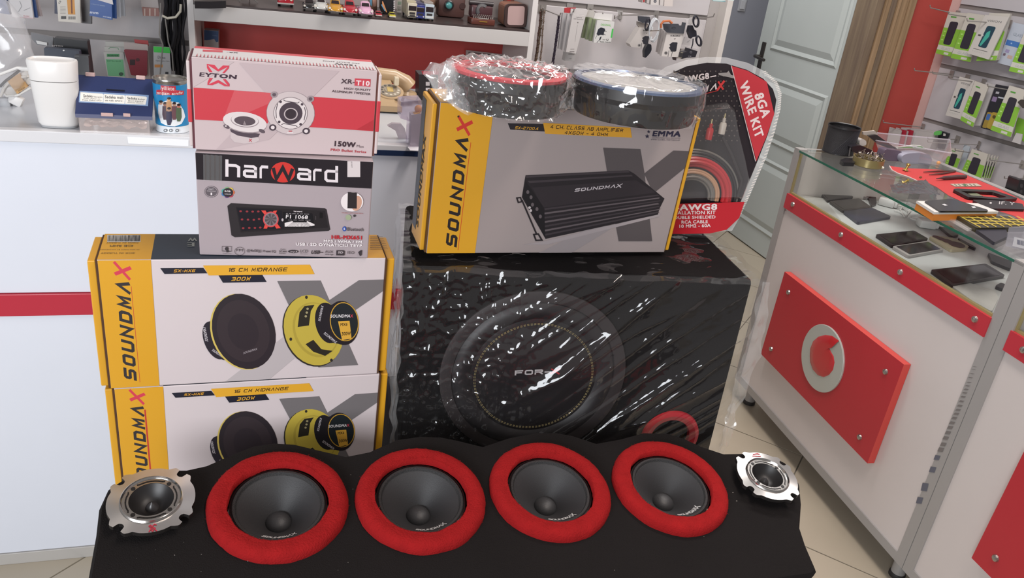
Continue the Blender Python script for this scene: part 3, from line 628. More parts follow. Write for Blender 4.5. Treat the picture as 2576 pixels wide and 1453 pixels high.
# EYTON emblem
for q in (((298, 250), (395, 262), (442, 318), (500, 268), (578, 272), (572, 305), (515, 368), (490, 365), (560, 285), (440, 345), (310, 262), (372, 355), (330, 352), (300, 300)), ((330, 425), (375, 425), (318, 505), (440, 450), (565, 525), (498, 440), (532, 440), (582, 500), (580, 532), (520, 528), (442, 485), (365, 515), (306, 512), (308, 480))):
    a.poly('c53b4d', *q)
a.text('3a2834', 'EYTON', (205, 402), (665, 438), (212, 355), .055)
a.text('4a3a40', 'XR-', (1968, 490), (2140, 500), (1976, 436), .035); a.poly('bf4450', (2142, 430), (2340, 440), (2335, 535), (2138, 520)); a.text('e0cfd0', 'T10', (2155, 512), (2325, 522), (2160, 455), .045)
a.text('4a3a40', 'HIGH QUALITY', (2008, 566), (2338, 588), (2010, 542), .03); a.text('4a3a40', 'ALUMINUM TWEETER', (1856, 600), (2336, 638), (1858, 574), .035)
a.text('3d2c33', '150W', (1888, 1270), (2150, 1288), (1892, 1210), .06); a.text('6a5a5f', 'Max', (2165, 1288), (2255, 1294), (2165, 1255), .005); a.text('a8343e', 'PRO Bullet Series', (1840, 1330), (2282, 1360), (1842, 1302), .035)
# drawn tweeters
g1, g2, g3, dk = 'c2b4b4', '95878a', 'd3c8c7', '463a42'
a.poly(g1, (595, 1100), (940, 1160), (955, 1200), (900, 1230), (760, 1242), (640, 1220), (595, 1170)); a.poly('4e424a', (585, 1060), (960, 1120), (940, 1160), (850, 1172), (680, 1140), (600, 1095))
a.ell(g2, 772, 985, 275, 122, 9); a.ell(g3, 772, 972, 275, 122, 9); a.ell('5b4e55', 545, 1030, 42, 22, 25); a.ell('5b4e55', 985, 1085, 42, 22, 25); a.ell(g3, 535, 1022, 14, 9); a.ell(g2, 772, 955, 175, 85, 6); a.ell(g3, 772, 948, 168, 80, 6); a.ell('54474d', 772, 958, 133, 57, 5); a.poly('8a7c7f', (750, 1005), (768, 955), (790, 1008))
a.text('b34a52', 'X', (820, 1215), (860, 1220), (822, 1180), .05)
a.ell(g2, 1342, 862, 302, 272, 6); a.ell(g1, 1342, 860, 296, 266, 6)
for q in ((1138, 632, 1), (1590, 685, 1), (1120, 1040, 0), (1535, 1085, 0)):
    a.ell(g2 if q[2] else dk, q[0], q[1], 46, 40); a.ell('5b4e55' if q[2] else 'd8cccc', q[0], q[1], 24, 22)
a.ell('7c6f72', 1342, 862, 214, 202, 6); a.ell(g3, 1342, 862, 206, 194, 6)
for (x0, y0, x1, y1) in ((1255, 697, 1450, 722), (1230, 1005, 1425, 1030)): a.line(dk, [(x0, y0), (x0+25, y0+14*(1 if y0 < 800 else -1)), (x1-20, y1+14*(1 if y0 < 800 else -1)), (x1, y1)], 9)
a.line(dk, [(1180, 745), (1160, 830), (1165, 920)], 9); a.line(dk, [(1515, 790), (1530, 850), (1510, 950)], 9)
for q in ((1217, 720), (1485, 752), (1200, 970), (1467, 1000)): a.ell(dk, q[0], q[1], 17, 16)
a.ell(dk, 1345, 862, 145, 136); a.ell('b9acac', 1345, 872, 86, 76, rin=.84); a.ell('352a30', 1343, 868, 62, 60)
a.rect('b34a52', 1318, 1078, 1360, 1092); a.rect('d8cccc', 1300, 1098, 1378, 1112)
a.build('printed_front', eb.t)
t = Art(eb.top, zI)
tp = eb.top
t.raw(mat('c9c6c8', .35), [tp.W(.0008, .0006), tp.W(EYW-.002, .0006), tp.W(EYW-.002, EYD-.013), tp.W(.0008, EYD-.013)], .0003); t.raw(mat(ERD, .35), [tp.W(.0008, EYD-.013), tp.W(EYW-.002, EYD-.013), tp.W(EYW-.002, EYD-.0005), tp.W(.0008, EYD-.0005)], .0003)
for i in range(52):
    u = .006+i*(EYW-.012)/51; t.raw('a8565f', [tp.W(u-.0011, .001), tp.W(u+.0011, .001), tp.W(u, .018)], .0006)
t.k = 4; t.text('3d2c33', 'XR-', (690, 112), (545, 105), (690, 122), .04); t.poly('bf4450', (248, 76), (496, 88), (496, 112), (248, 100)); t.text('3d2c33', '150W', (2160, 268), (1890, 244), (2160, 284), .05); t.text('6a5a5f', 'PRO BULLET SERIES', (2200, 246), (1745, 212), (2200, 256), .02)
t.build('printed_top', eb.t)
# ------------------------------------------------------------------ subwoofer in plastic wrap
RS = Rot(-6.2); SW, SHH, SD = .572, .378, .30; CS = V((.183, 1.0935, TZ+.0015))
sb = Carton('subwoofer', 'large black subwoofer cabinet wrapped in clear plastic film', CS, RS, SW, SHH, SD); sb.t['category'] = 'subwoofer'
FELT = mat('0f0c0d', .95, bump=.5, bscale=900, sheen=.15)
sb.lb(.004, SW-.004, .004, SD-.004, 0, SHH-.003, FELT, .008).build('cabinet', sb.t)
fp = sb.front; axn = fp.n
wc = fp.P(*zO(985, 940)); u, v = fp.uv(wc)
def fl(u, v, w=0): return fp.W(u, v, w)
rub = mat('1c181a', .5); lea = mat('191517', .35, bump=.1, bscale=300)
MB().lathe([(.157, -.001), (.157, .003), (.150, .005), (.138, .004), (.136, .0)], fl(u, v), mat('241d1e', .6), axn, 64, fp.ux).build('woofer_frame', sb.t, True)
MB().lathe([(.138, .001), (.132, .006), (.124, .0085), (.115, .007), (.107, .001)], fl(u, v), rub, axn, 64, fp.ux).build('surround', sb.t, True)
cn = MB().lathe([(.108, .001), (.098, .0035), (.06, .006), (.0, .0075)], fl(u, v), lea, axn, 48, fp.ux).build('cone', sb.t, True)
mb = MB(); st = mat('8a7c55', .6)
for ring in (.0985, .1005):
    for k in range(110):
        a0 = 2*PI*k/110; a1 = a0+.035
        p0 = fl(u+ring*math.cos(a0), v+ring*math.sin(a0), .0042); p1 = fl(u+ring*math.cos(a1), v+ring*math.sin(a1), .0042); mb.tube([p0, p1], .0005, st, 4)
s_ = mb.build('stitching', cn); s_['kind'] = 'stuff'; s_['label'] = 'double row of olive stitches round the cone'
a = Art(fp.off(.0075), zO, lift=.0006); a.logo('FOR-X', 'a9a4a4', (860, 938), (1150, 925), (862, 902), hx='a3242c', wt=.34, gap=.2, wid=1.5); a.build('lettering', cn)['label'] = 'grey and red logo lettering'
pc = fp.P(*zO(1865, 1330)); u2, v2 = fp.uv(pc)
MB().lathe([(.054, 0), (.053, .004), (.046, .007), (.036, .003), (.031, -.02), (.030, -.06)], fl(u2, v2), mat('a31524', .25), axn, 48, fp.ux).build('port_ring', sb.t, True)['label'] = 'red flared bass port ring'
MB().cyl(fl(u2, v2, -.06)-axn*.002, .031, .002, mat('0a0808', .9), axn).build('port_tube', sb.t)
# film wrap: front, top and side sheets with folds
def nz(x, y, z=0): return noise.noise(V((x, y, z)))
def ridge(x, y, z=0): return 1-abs(nz(x, y, z))*2
def wrap_front(x, z):
    X = x/SW; c, s = math.cos(rad(38)), math.sin(rad(38)); A = x*c+z*s; B = -x*s+z*c
    d = .011*ridge(A*1.3, B*13, 1.3)**5+.006*ridge(A*2.4+3, B*30, 4.1)**5
    left = max(0, min(1, (.42-X)/.2)); cr = .0055*ridge(x*62, z*9, 7.7)**7+.0035*ridge(x*30+z*30, z*40-x*22, 2.2)**7+.0025*ridge(x*90, z*40, 5.1)**6
    big = .004*nz(x*9, z*9, 5.5)
    return d*(1-left*.8)+cr*(left+.12)+big
def film_sheet(nu, nv, f, m, mb):
    k = [[V(f(i/nu, j/nv)) for j in range(nv+1)] for i in range(nu+1)]; vs = [p for r in k for p in r]; n = nv+1
    mb.add(vs, [(i*n+j, (i+1)*n+j, (i+1)*n+j+1, i*n+j+1) for i in range(nu) for j in range(nv)], m)
FILM = film(gloss=.05, rough=.06, haze=.006)
def jig(p): return V((nz(p.x*25, p.y*25, p.z*25), nz(p.x*25+9, p.y*25, p.z*25), nz(p.x*25, p.y*25+9, p.z*25)))*.004
def edge(t, k=.03, L=1): return min(1, min(t, 1-t)*L/k)
mb = MB()
def ff(i, j):
    x, z = -.008+i*(SW+.016), .002+j*(SHH+.004); p = sb.W(x, -.010, z); e = edge(i)*min(1, (1-j)/.04)
    return p+jig(p)*.35+axn*(.001+wrap_front(x, z)*(.25+.75*e)+.012*math.exp(-((x-(u))**2+(z-v)**2)/.02))
film_sheet(190, 126, ff, FILM, mb); mb.build('film_front', sb.t, 'all')['label'] = 'wrinkled clear film over the front'
mb = MB()
def ft(i, j):
    x, y = -.008+i*(SW+.016), -.010+j*(SD+.014); p = sb.W(x, y, SHH-.001); e = min(1, j/.06)
    return p+jig(p)+V((0, 0, (.0025*ridge(x*14+y*20, y*30-x*9, 3)**3+.001*nz(x*60, y*60))*e-.004))
film_sheet(110, 60, ft, FILM, mb); mb.build('film_top', sb.t, 'all')
for nm, xs in (('film_side', SW+.008), ('film_side', -.008)):
    mb = MB(); sg = 1 if xs > 0 else -1
    def fs(i, j):
        y, z = -.010+i*(SD+.014), .002+j*(SHH+.004); p = sb.W(xs, y, z); return p+jig(p)+(RS @ V((sg, 0, 0)))*(.008*ridge(y*12, z*7, 9*sg)**2*edge(i, .1)*edge(j, .1))
    film_sheet(50, 60, fs, FILM, mb); mb.build(nm, sb.t, 'all')
# loose film flaps hanging off the right and left edges
for k, (zc, hh, ww, sx) in enumerate(((.25, .26, .03, 1), (.08, .12, .02, 1), (.2, .34, .012, 0))):
    mb = MB(); x0 = SW+.006 if sx else -.006
    def fg(i, j):
        z = zc-hh/2+j*hh; p = sb.W(x0+(1 if sx else -1)*i*ww*(.5+.5*math.sin(PI*j)), -.006+.006*nz(i*3, j*9, k), z); return p+jig(p*1.3)*1.6
    film_sheet(10, 40, fg, film(gloss=.06, rough=.12, haze=.10), mb); mb.build('film_flap', sb.t, 'all')

# ------------------------------------------------------------------ amplifier box
RAM = Rot(2.43, 3.0, .6); AW, AH, AD = .4262, .2372, .076; CA = V((.2085, 1.12, .9805))
ab = Carton('amplifier_box', 'yellow and white amplifier box standing on the wrapped subwoofer', CA, RAM, AW, AH, AD)
AMW = mat('988c8a', .45, bump=.03, bscale=200)
ab.lb(.005, AW-.004, 0, AD, 0, AH, AMW, .0012).build('carton_body', ab.t)
ab.lb(-.0045, .0025, .006, AD, .003, AH-.004, YELM, .0015).build('side_flap', ab.t)['label'] = 'yellow tucked side flap'
ab.lb(AW-.002, AW+.006, .004, AD, .002, AH-.003, YELM, .0015).build('side_flap', ab.t)['label'] = 'yellow tucked side flap'
ab.lb(.0025, .005, .002, AD, .001, AH-.001, mat('5a3a10', .8), 0).build('flap_crease', ab.t); ab.lb(AW-.004, AW-.002, .002, AD, .001, AH-.001, mat('5a3a10', .8), 0).build('flap_crease', ab.t)
a = Art(ab.front, zM, clip=(.0054, AW-.0045, .0005, AH-.0005)); f = ab.front
ua = f.uv(a.wp(568, 430))[0]; ub = f.uv(a.wp(440, 1412))[0]
a.raw(YELM, [f.W(.0055, .0006), f.W(ub, .0006), f.W(ua, AH-.0006), f.W(.0055, AH-.0006)])
a.logo('SOUNDMAX', '241d1c', (322, 1358), (418, 492), (240, 1335), hx='c2342a', wt=.36, gap=.13, wid=1.0, asp=1.15); a.line('bf3a1e', [(328, 1368), (415, 640)], 4); a.ell('3a2c14', 331, 464, 7, 7)
a.poly(INK, (665, 510), (905, 515), (915, 566), (682, 553)); a.tech('c9922a', 'SX-2700.4', (712, 550), (870, 557), (718, 530))
a.poly('c9922a', (904, 507), (1495, 540), (1505, 608), (918, 581)); a.tech('2b1d16', '4 CH. CLASS AB AMPLIFIER', (950, 546), (1442, 572), (956, 520)); a.tech('2b1d16', '4X60W - 4 OHM', (1046, 584), (1340, 598), (1052, 561))
a.text('232036', 'EMMA', (1642, 597), (1832, 600), (1650, 562), .06); a.text('232036', 'EUROPEAN MOBILE MEDIA ASSOCIATION', (1640, 612), (1832, 614), (1640, 606), .01); a.text('4a454f', 'EMMA GLOBAL PARTNERSHIP', (1634, 624), (1830, 629), (1634, 616), .01)
for (x, y, r) in ((1632, 545, 11), (1618, 567, 13), (1608, 599, 16)):
    a.poly('232036', *[(x+(r if i % 2 == 0 else r*.42)*math.sin(i*PI/5), y-(r if i % 2 == 0 else r*.42)*math.cos(i*PI/5)) for i in range(10)])
G1 = '514a4b'
a.poly(G1, (1310, 675), (1562, 685), (1590, 850), (1642, 1308), (1415, 1308), (1395, 1200)); a.poly(G1, (1785, 695), (1914, 700), (1888, 792), (1650, 985), (1588, 850)); a.poly('8f8687', (1400, 1200), (1080, 1396), (832, 1408), (1240, 1205))
a.poly('9a9091', (770, 1330), (900, 1310), (1700, 1120), (1690, 1140), (930, 1330))
B1, B2, B3 = '211c20', '3a3337', '5c5356'
a.poly(B1, (785, 862), (1480, 828), (1520, 850), (1725, 1020), (1690, 1090), (1680, 1128), (920, 1292), (760, 1010), (778, 900))
a.poly('2c262a', (830, 945), (1530, 895), (1665, 978), (905, 1080)); a.poly(B2, (785, 866), (1480, 830), (1490, 842), (790, 878)); a.poly(B2, (800, 900), (1500, 858), (1512, 868), (812, 915))
for i in range(7):
    y = 1085+i*29; a.poly(B3 if i % 2 else B2, (912, y), (1680+(i % 3)*12, 992+i*19), (1690, 1000+i*19), (914, y+12))
a.poly('151216', (785, 900), (912, 1085), (918, 1288), (765, 1005)); 
for q in ((800, 975), (822, 1010), (832, 1060), (862, 1090), (885, 1140)): a.ell(B3, q[0], q[1], 10, 13)
for q in ((812, 1080), (820, 1100)): a.ell('b9b0b0', q[0], q[1], 9, 9)
a.line(B1, [(725, 1015), (750, 1012), (760, 1040), (735, 1045), (725, 1015)], 9); a.line(B1, [(840, 1262), (870, 1258), (895, 1300), (855, 1302), (840, 1262)], 10); a.line(B1, [(760, 1030), (860, 1262)], 10)
a.logo('SOUNDMAX', 'b9b0b3', (1113, 975), (1430, 942), (1122, 950), wt=.34, gap=.18, wid=1.3, asp=1.1)
a.build('printed_front', ab.t)
t = Art(ab.top, zM); tp = ab.top
t.raw(YELM, [tp.W(.0055, .0006), tp.W(ua, .0006), tp.W(ua, AD-.0006), tp.W(.0055, AD-.0006)], .0003); t.raw(mat('2a2f38', .4), [tp.W(ua, .0006), tp.W(AW-.05, .0006), tp.W(AW-.05, AD-.001), tp.W(ua, AD-.001)], .0003); t.raw(YELM, [tp.W(AW-.05, .0006), tp.W(AW-.0045, .0006), tp.W(AW-.0045, AD-.001), tp.W(AW-.05, AD-.001)], .0003); t.build('printed_top', ab.t)
lp = Plane(ab.W(-.0046, 0, 0), ab.left.n, ab.left.ux); t = Art(lp, z1)
t.raw('3a3d45', [lp.W(-AD+.004, .02), lp.W(-AD+.03, .02), lp.W(-AD+.03, AH-.01), lp.W(-AD+.004, AH-.01)]); t.text('3a342c', 'SOUNDMAX', (1058, 575), (1068, 330), (1040, 575), .06) if False else None
fz = t.lay(); t.raw('8f7430', [lp.W(-.045, .03), lp.W(-.028, .03), lp.W(-.028, AH-.04), lp.W(-.045, AH-.04)]) if False else None
f2 = lambda x, y: lp.W(-.030-y*.016, .03+x*(AH-.09), fz)
vs_, fs_, x0_, w_ = glyphs('SOUNDMAX', .05); t.mb.add([f2((x-x0_)/w_, y/.7) for x, y in vs_], [q[::-1] for q in fs_] , mat('4a3c22', .5)); t.build('printed_side', ab.t)

# ------------------------------------------------------------------ wrapped loose speakers on the amplifier box
ztop = ab.W(AW/2, AD/2, AH).z+.004
def loose(label, cx, cy, r, h, ringmat, kind, tail):
    c = V((cx, cy, ztop)); t = thing('wrapped_speaker', label, 'speaker', c, 'film wrapped speakers on the amplifier box')
    MB().lathe([(0, 0), (r*.9, 0), (r*.92, .004), (r*.93, h*.55), (r, h*.72), (r, h), (r*.97, h)], c, mat('141011', .4), seg=48).build('basket', t, True)
    if kind:
        MB().lathe([(r*.97, h-.002), (r*.985, h+.004), (r*.9, h+.006), (r*.78, h+.004), (r*.76, h-.002)], c, ringmat, seg=48).build('red_ring', t, True)['label'] = 'red felt ring'
        MB().lathe([(r*.77, h-.002), (r*.7, h-.004), (r*.3, h-.02), (r*.28, h-.016), (0, h-.010)], c, mat('3a3538', .5), seg=40).build('cone', t, True)
    else:
        MB().lathe([(r*.985, h), (r*.97, h+.003), (r*.88, h+.004), (r*.86, h+.001)], c, ringmat, seg=48).build('rim', t, True)
        MB().lathe([(r*.87, h+.001), (r*.6, h+.0005), (0, h+.0005)], c, mat('8d8b88', .4), seg=40).build('cover', t, True)
    F = film(gloss=.10, rough=.07, haze=.035) if kind else film(gloss=.08, rough=.07, haze=.012)
    mb = MB(); n1, n2 = 170, 54
    def ff(i, j):
        an = 2*PI*i; k = j*3
        if k < 1: rr, zz = r*1.0*k, h+.009
        elif k < 2: rr, zz = r*(1.0+.015*math.sin((k-1)*PI)), h+.009-(k-1)*(h+.004)*.5
        else: rr, zz = r*(1.0-.06*(k-2)), .5*(h+.005)-(k-2)*.5*(h+.003)
        A = .0085 if kind else .003
        dd = A*ridge(rr*24*math.cos(an)+3, rr*24*math.sin(an), zz*30)**3*min(1, k)+A*.8*(ridge(an*14, zz*40, 3)**4 if kind else ridge(an*26, zz*6, 3)**4)*(1 if k > 1 else .25)
        wob = .6*A*ridge(rr*55*math.cos(an), rr*55*math.sin(an), 8)**3
        return c+V((math.cos(an)*(rr+dd), math.sin(an)*(rr+dd), zz+(wob if k < 1.3 else 0)+(.003*nz(an*6, zz*40, 2))))
    film_sheet(n1, n2, ff, F, mb); mb.build('film', t, 'all')['label'] = 'crumpled clear film'
    if tail:
        mb = MB(); A = PY(cy-.03)
        pts = [A.P(*zM(*q)) for q in ((150, 110), (300, 90), (112, 205), (330, 200), (170, 300), (380, 290), (300, 400), (460, 350), (390, 440), (520, 420))]
        for rep in range(3):
            def fg(i, j):
                k = i*(len(pts)/2-1); a_ = min(int(k), len(pts)//2-2); q = k-a_; L = pts[2*a_]*(1-q)+pts[2*a_+2]*q; Rr = pts[2*a_+1]*(1-q)+pts[2*a_+3]*q
                p = L*(1-j)+Rr*j; return p+V((nz(p.x*40, p.z*40, rep)*.006, .012*ridge(p.x*34, p.z*30, rep*3.3)-.01*rep+.006, nz(p.z*46, p.x*46, rep+5)*.006))
            film_sheet(40, 22, fg, film(gloss=.09, rough=.09, haze=.13), mb)
        mb.build('film_tail', t, 'all')['label'] = 'bunched loose end of the film'
    return t
pA = PZ(ztop+.05).P(*zM(690, 160)); pB = PZ(ztop+.05).P(*zM(1535, 222))
yb = ab.W(AW/2, AD/2, 0).y
loose('red ringed speaker in crumpled clear film on the amplifier box', pA.x-.003, pA.y, .082, .047, mat('b8323c', .7, sheen=.3), 1, 1)
loose('chrome rimmed speaker in tight clear film beside the wire kit', pB.x+.003, pB.y, .096, .047, mat('5f6f8e', .25, .7), 0, 0)

# ------------------------------------------------------------------ wire kit in a blister pack
KP = Plane((.70, 1.243, .976), (-.16, -.985, .045))
kc = KP.P(*zN(330, 1375)); kt = thing('wire_kit_pack', 'clear blister pack with red and black cable kit card behind the amplifier box', 'cable kit', V((kc.x, kc.y, .978)))
KO = [(30, 195), (100, 140), (250, 90), (400, 66), (540, 70), (700, 110), (830, 175), (912, 250), (945, 335), (937, 450), (895, 620), (835, 800), (765, 960), (705, 1100), (645, 1230), (585, 1335), (480, 1342), (200, 1344), (-60, 1340), (-120, 1000), (-120, 500), (-60, 290)]
KI = [(95, 205), (250, 135), (400, 108), (540, 115), (690, 160), (810, 225), (880, 300), (905, 380), (890, 480), (840, 640), (770, 820), (700, 990), (650, 1110), (600, 1230), (520, 1320), (400, 1334), (200, 1338), (-40, 1334), (-90, 1000), (-90, 500), (-30, 300)]
MB().prism([KP.P(*zN(*p)) for p in KO], KP.n*.0008, film(gloss=.05, rough=.15, haze=.16)).build('blister_back', kt)
mb = MB(); tooth = mat('cfcac4', .3)
edg = KO[6:15]
for (p, q) in zip(edg[:-1], edg[1:]):
    for k in range(7):
        tt = k/7; x, y = p[0]*(1-tt)+q[0]*tt-12, p[1]*(1-tt)+q[1]*tt; dx, dy = (q[0]-p[0])/7*.35, (q[1]-p[1])/7*.35
        A = [KP.P(*zN(x-12, y+4)), KP.P(*zN(x+12, y-6)), KP.P(*zN(x+12+dx*.7, y-6+dy*.7)), KP.P(*zN(x-12+dx*.7, y+4+dy*.7))]; mb.prism([p_+KP.n*.0012 for p_ in A], KP.n*.0012, tooth)
mb.build('crimped_edge', kt)['kind'] = 'stuff'
cdm = MB().prism([KP.P(*zN(*p))+KP.n*.0014 for p in KI], KP.n*.001, mat('241d22', .35)).build('insert_card', kt); cdm['label'] = 'black and red printed insert card'
a = Art(KP, zN, lift=.0028, rough=.35)
for i in range(15):
    for j in range(16):
        x, y = 120+j*38+(i % 2)*19, 170+i*36
        if 110 < x < 700 and (x-330)**2/300**2+(y-500)**2/400**2 < 1.1 and not (x > 560+(y-130)*.28): a.ell('5a5250', x, y, 6, 6, seg=6)
a.poly('8e8987', (478, 182), (540, 178), (552, 165), (570, 195), (608, 208), (605, 224), (480, 196))
a.poly('c9b8b6', (568, 126), (574, 128), (752, 826), (746, 824)); a.poly('b5323b', (574, 130), (690, 165), (830, 246), (885, 480), (830, 640), (755, 822))
a.text('dcc9c8', 'WIRE KIT', (632, 262), (752, 662), (690, 232), .045); a.text('dcc9c8', '8GA', (738, 340), (800, 512), (800, 318), .045)
a.text('d2c8c8', 'AWG8', (222, 250), (412, 222), (218, 208), .05); a.line('d2c8c8', [(420, 210), (460, 202)], 8); a.logo('MA', 'd2c8c8', (345, 332), (465, 302), (362, 280), wt=.32, gap=.3, wid=1.2); a.line('c63a3a', [(470, 305), (520, 240)], 16); a.line('c63a3a', [(478, 245), (512, 300)], 14); a.line('b52a2a', [(345, 342), (470, 310)], 5)
a.build('printed_card', cdm)
# cable coils, plugs and lower red label under the clear dome
cc = KP.P(*zN(265, 1075)); sc = (KP.P(*zN(365, 1075))-cc).length/100
def arc(R, w, m, r, nm, a0=-.1, a1=PI*.95, n=40): return MB().tube([cc+KP.ux*R*sc*math.cos(a0+(a1-a0)*k/n)+KP.uy*R*sc*math.sin(a0+(a1-a0)*k/n)*.92+KP.n*w for k in range(n+1)], r, m, 8).build(nm, kt, True)
RC_ = mat('b02a30', .3); GC = mat('6f6a64', .4); CC_ = mat('b28a6c', .4); BC = mat('2a2528', .35)
for R, w, m, r in ((292, .008, RC_, .0042), (270, .012, RC_, .0042), (246, .009, RC_, .0042), (312, .006, BC, .003), (335, .006, BC, .003), (355, .005, GC, .002), (205, .010, CC_, .0028), (190, .012, CC_, .0026), (172, .010, GC, .0028), (156, .012, GC, .0028), (138, .010, GC, .0026)): arc(R, w, m, r, 'cable')
for q, m in (((405, 610), mat('b3262a', .4)), ((500, 570), mat('b9b2a8', .4))):
    p = KP.P(*zN(*q))+KP.n*.012; MB().lathe([(0, -.012), (.006, -.012), (.0065, .004), (.005, .008), (.003, .008), (.003, .016), (0, .016)], p, m, KP.uy, 16).build('rca_plug', kt, True)
    MB().cyl(p+KP.uy*.012, .0015, .012, mat('c9b88a', .25, .9), KP.uy, 10).build('plug_pin', kt)
MB().tube([KP.P(*zN(500, 640))+KP.n*.01, KP.P(*zN(560, 760))+KP.n*.012, KP.P(*zN(640, 960))+KP.n*.01, KP.P(*zN(610, 1090))+KP.n*.008], .003, BC).build('cable', kt, True)
lab = MB().prism([KP.P(*zN(*p))+KP.n*.019 for p in ((-80, 1125), (205, 1118), (648, 1105), (610, 1220), (520, 1305), (400, 1332), (200, 1336), (-60, 1334))], KP.n*.0006, mat('b3202b', .3)).build('lower_label', kt); lab['label'] = 'red lower label'
a = Art(KP.off(.0196), lambda x, y: zN(x, y), rough=.35)
a.text('dccfcf', 'SX-AWG8', (60, 1190), (476, 1182), (60, 1148), .05); a.text('dccfcf', 'INSTALLATION KIT', (100, 1218), (464, 1214), (100, 1194), .035); a.text('dccfcf', 'DOUBLE SHIELDED', (130, 1252), (464, 1246), (130, 1230), .035); a.text('dccfcf', 'RCA CABLE', (215, 1284), (408, 1280), (215, 1262), .035); a.text('dccfcf', '10 MM2 - 60A', (200, 1315), (428, 1308), (200, 1292), .035); a.build('printed_label', lab)
# clear domes
BL = film(gloss=.08, rough=.05, haze=.03)
mb = MB()
def dome(outline, hgt, inset):
    n = len(outline); base = [KP.P(*zN(*p))+KP.n*.003 for p in outline]; cen = sum(base, V((0, 0, 0)))/n
    l1 = [b_+KP.n*hgt*.7+(cen-b_)*inset*.5 for b_ in base]; l2 = [b_+KP.n*hgt+(cen-b_)*inset*1.6 for b_ in base]
    vs = base+l1+l2; mb.add(vs, [(i, (i+1) % n, n+(i+1) % n, n+i) for i in range(n)]+[(n+i, n+(i+1) % n, 2*n+(i+1) % n, 2*n+i) for i in range(n)]+[tuple(2*n+i for i in range(n))], BL)
dome([(200, 500), (330, 430), (540, 395), (580, 430), (610, 600), (660, 800), (690, 950), (640, 1090), (-60, 1110), (-60, 700)], .024, .05)
mb.build('blister_dome', kt, True)['label'] = 'clear raised blister dome'

# ------------------------------------------------------------------ felt panel with four red rings
PN = V((.032, -.179, .983)).normalized(); PC = V((-.0085, .8618, .7378)); PP = Plane(PC, PN, V((1, 0, 0)))   # plane through the ring tops
RH = .013; pt = PP.off(-RH)
con = [(195, 1560), (230, 1453), (250, 1340), (257, 1275), (278, 1228), (330, 1195), (400, 1183), (470, 1183), (520, 1172), (600, 1137), (640, 1122), (690, 1115), (740, 1118), (790, 1130), (870, 1149), (930, 1137), (1000, 1106), (1060, 1098), (1110, 1100), (1150, 1108), (1215, 1124), (1280, 1102), (1350, 1089), (1400, 1089), (1440, 1096), (1500, 1116), (1560, 1105), (1620, 1089), (1680, 1091), (1720, 1103), (1760, 1122), (1820, 1142), (1870, 1141), (1930, 1142), (1975, 1165), (2008, 1215), (2012, 1260), (2008, 1320), (2025, 1372), (2050, 1430), (2040, 1440), (1935, 1455), (1800, 1480), (1500, 1515), (1000, 1550), (500, 1575)]
pw = [pt.P(*q) for q in con]
cx = sum(pw, V((0, 0, 0)))/len(pw); pn_ = thing('parcel_shelf', 'black felt covered car parcel shelf with four red rings holding round speakers', 'parcel shelf', V((cx.x, cx.y, TZ)))
PF = mat('191616', .95, bump=.6, bscale=700, sheen=.3, var=.2, vscale=9)
CENT = [V((-.0085, .8618, .7378)), V((.1809, .8577, .7308)), V((.3715, .8592, .7248)), V((.5631, .8524, .7173))]
# board with a rounded felt edge and four round cut-outs
def panel_board():
    uv = [V(pt.uv(p)) for p in pw]; N = 14; outer = []
    holes = []
    for c in CENT:
        uc = V(pt.uv(c)); holes.append([uc+V((.066*math.cos(2*PI*k/40), .066*math.sin(2*PI*k/40))) for k in range(40)])
    mb = MB(); loops = [[V((p.x, p.y, 0)) for p in uv]]+[[V((p.x, p.y, 0)) for p in h] for h in holes]
    tri = tessellate_polygon(loops); flat = [p for l in loops for p in l]
    top = [pt.W(p.x, p.y, 0) for p in flat]; bot = [pt.W(p.x, p.y, -.02) for p in flat]
    tt = []
    for t in tri:
        t = list(t); a_, b_, c_ = [flat[i] for i in t]
        if (b_-a_).cross(c_-a_).z < 0: t.reverse()
        tt.append(t)
    mb.add(top, tt, PF); mb.add(bot, [t[::-1] for t in tt], PF)
    k = 0
    for li, l in enumerate(loops):
        n = len(l); ring0 = [pt.W(p.x, p.y, 0) for p in l]
        if li == 0:
            cen = sum(l, V((0, 0, 0)))/n; mid = []
            area2 = sum(l[i].x*l[(i+1) % n].y-l[(i+1) % n].x*l[i].y for i in range(n))
            for i in range(n):
                t_ = (l[(i+1) % n]-l[i-1]).normalized(); nn = V((t_.y, -t_.x, 0))*(1 if area2 > 0 else -1); mid.append(l[i]+nn*.004)
            m1 = [pt.W(p.x, p.y, -.006) for p in mid]; m2 = [pt.W(p.x, p.y, -.014) for p in mid]; b_ = [pt.W(p.x, p.y, -.02) for p in l]
            rows = [ring0, m1, m2, b_]
        else: rows = [ring0, [pt.W(p.x, p.y, -.02) for p in l]]
        for r0, r1 in zip(rows[:-1], rows[1:]): mb.add(r0+r1, [(i, (i+1) % n, n+(i+1) % n, n+i) for i in range(n)], PF)
    return mb
panel_board().build('board', pn_)
ch = Art(pt, zP, lift=.0004, rough=.9)
for (x, y, r) in ((1465, 1232, 22), (1490, 1255, 14), (1520, 1285, 16), (1525, 1300, 12), (1590, 1300, 18), (1635, 1290, 16), (1660, 1305, 12), (1625, 1310, 10), (1105, 1240, 7), (862, 1248, 7), (1103, 1398, 5), (2237, 1162, 5), (2435, 1315, 6), (2345, 1385, 4), (2480, 650, 5), (945, 1132, 4), (690, 1200, 3), (520, 1280, 3), (2460, 520, 5)):
    ch.poly('8d8782', *[(x+r*random.uniform(.4, 1)*math.cos(k*PI/3), y+.6*r*random.uniform(.4, 1)*math.sin(k*PI/3)) for k in range(6)])
ch.z = zR
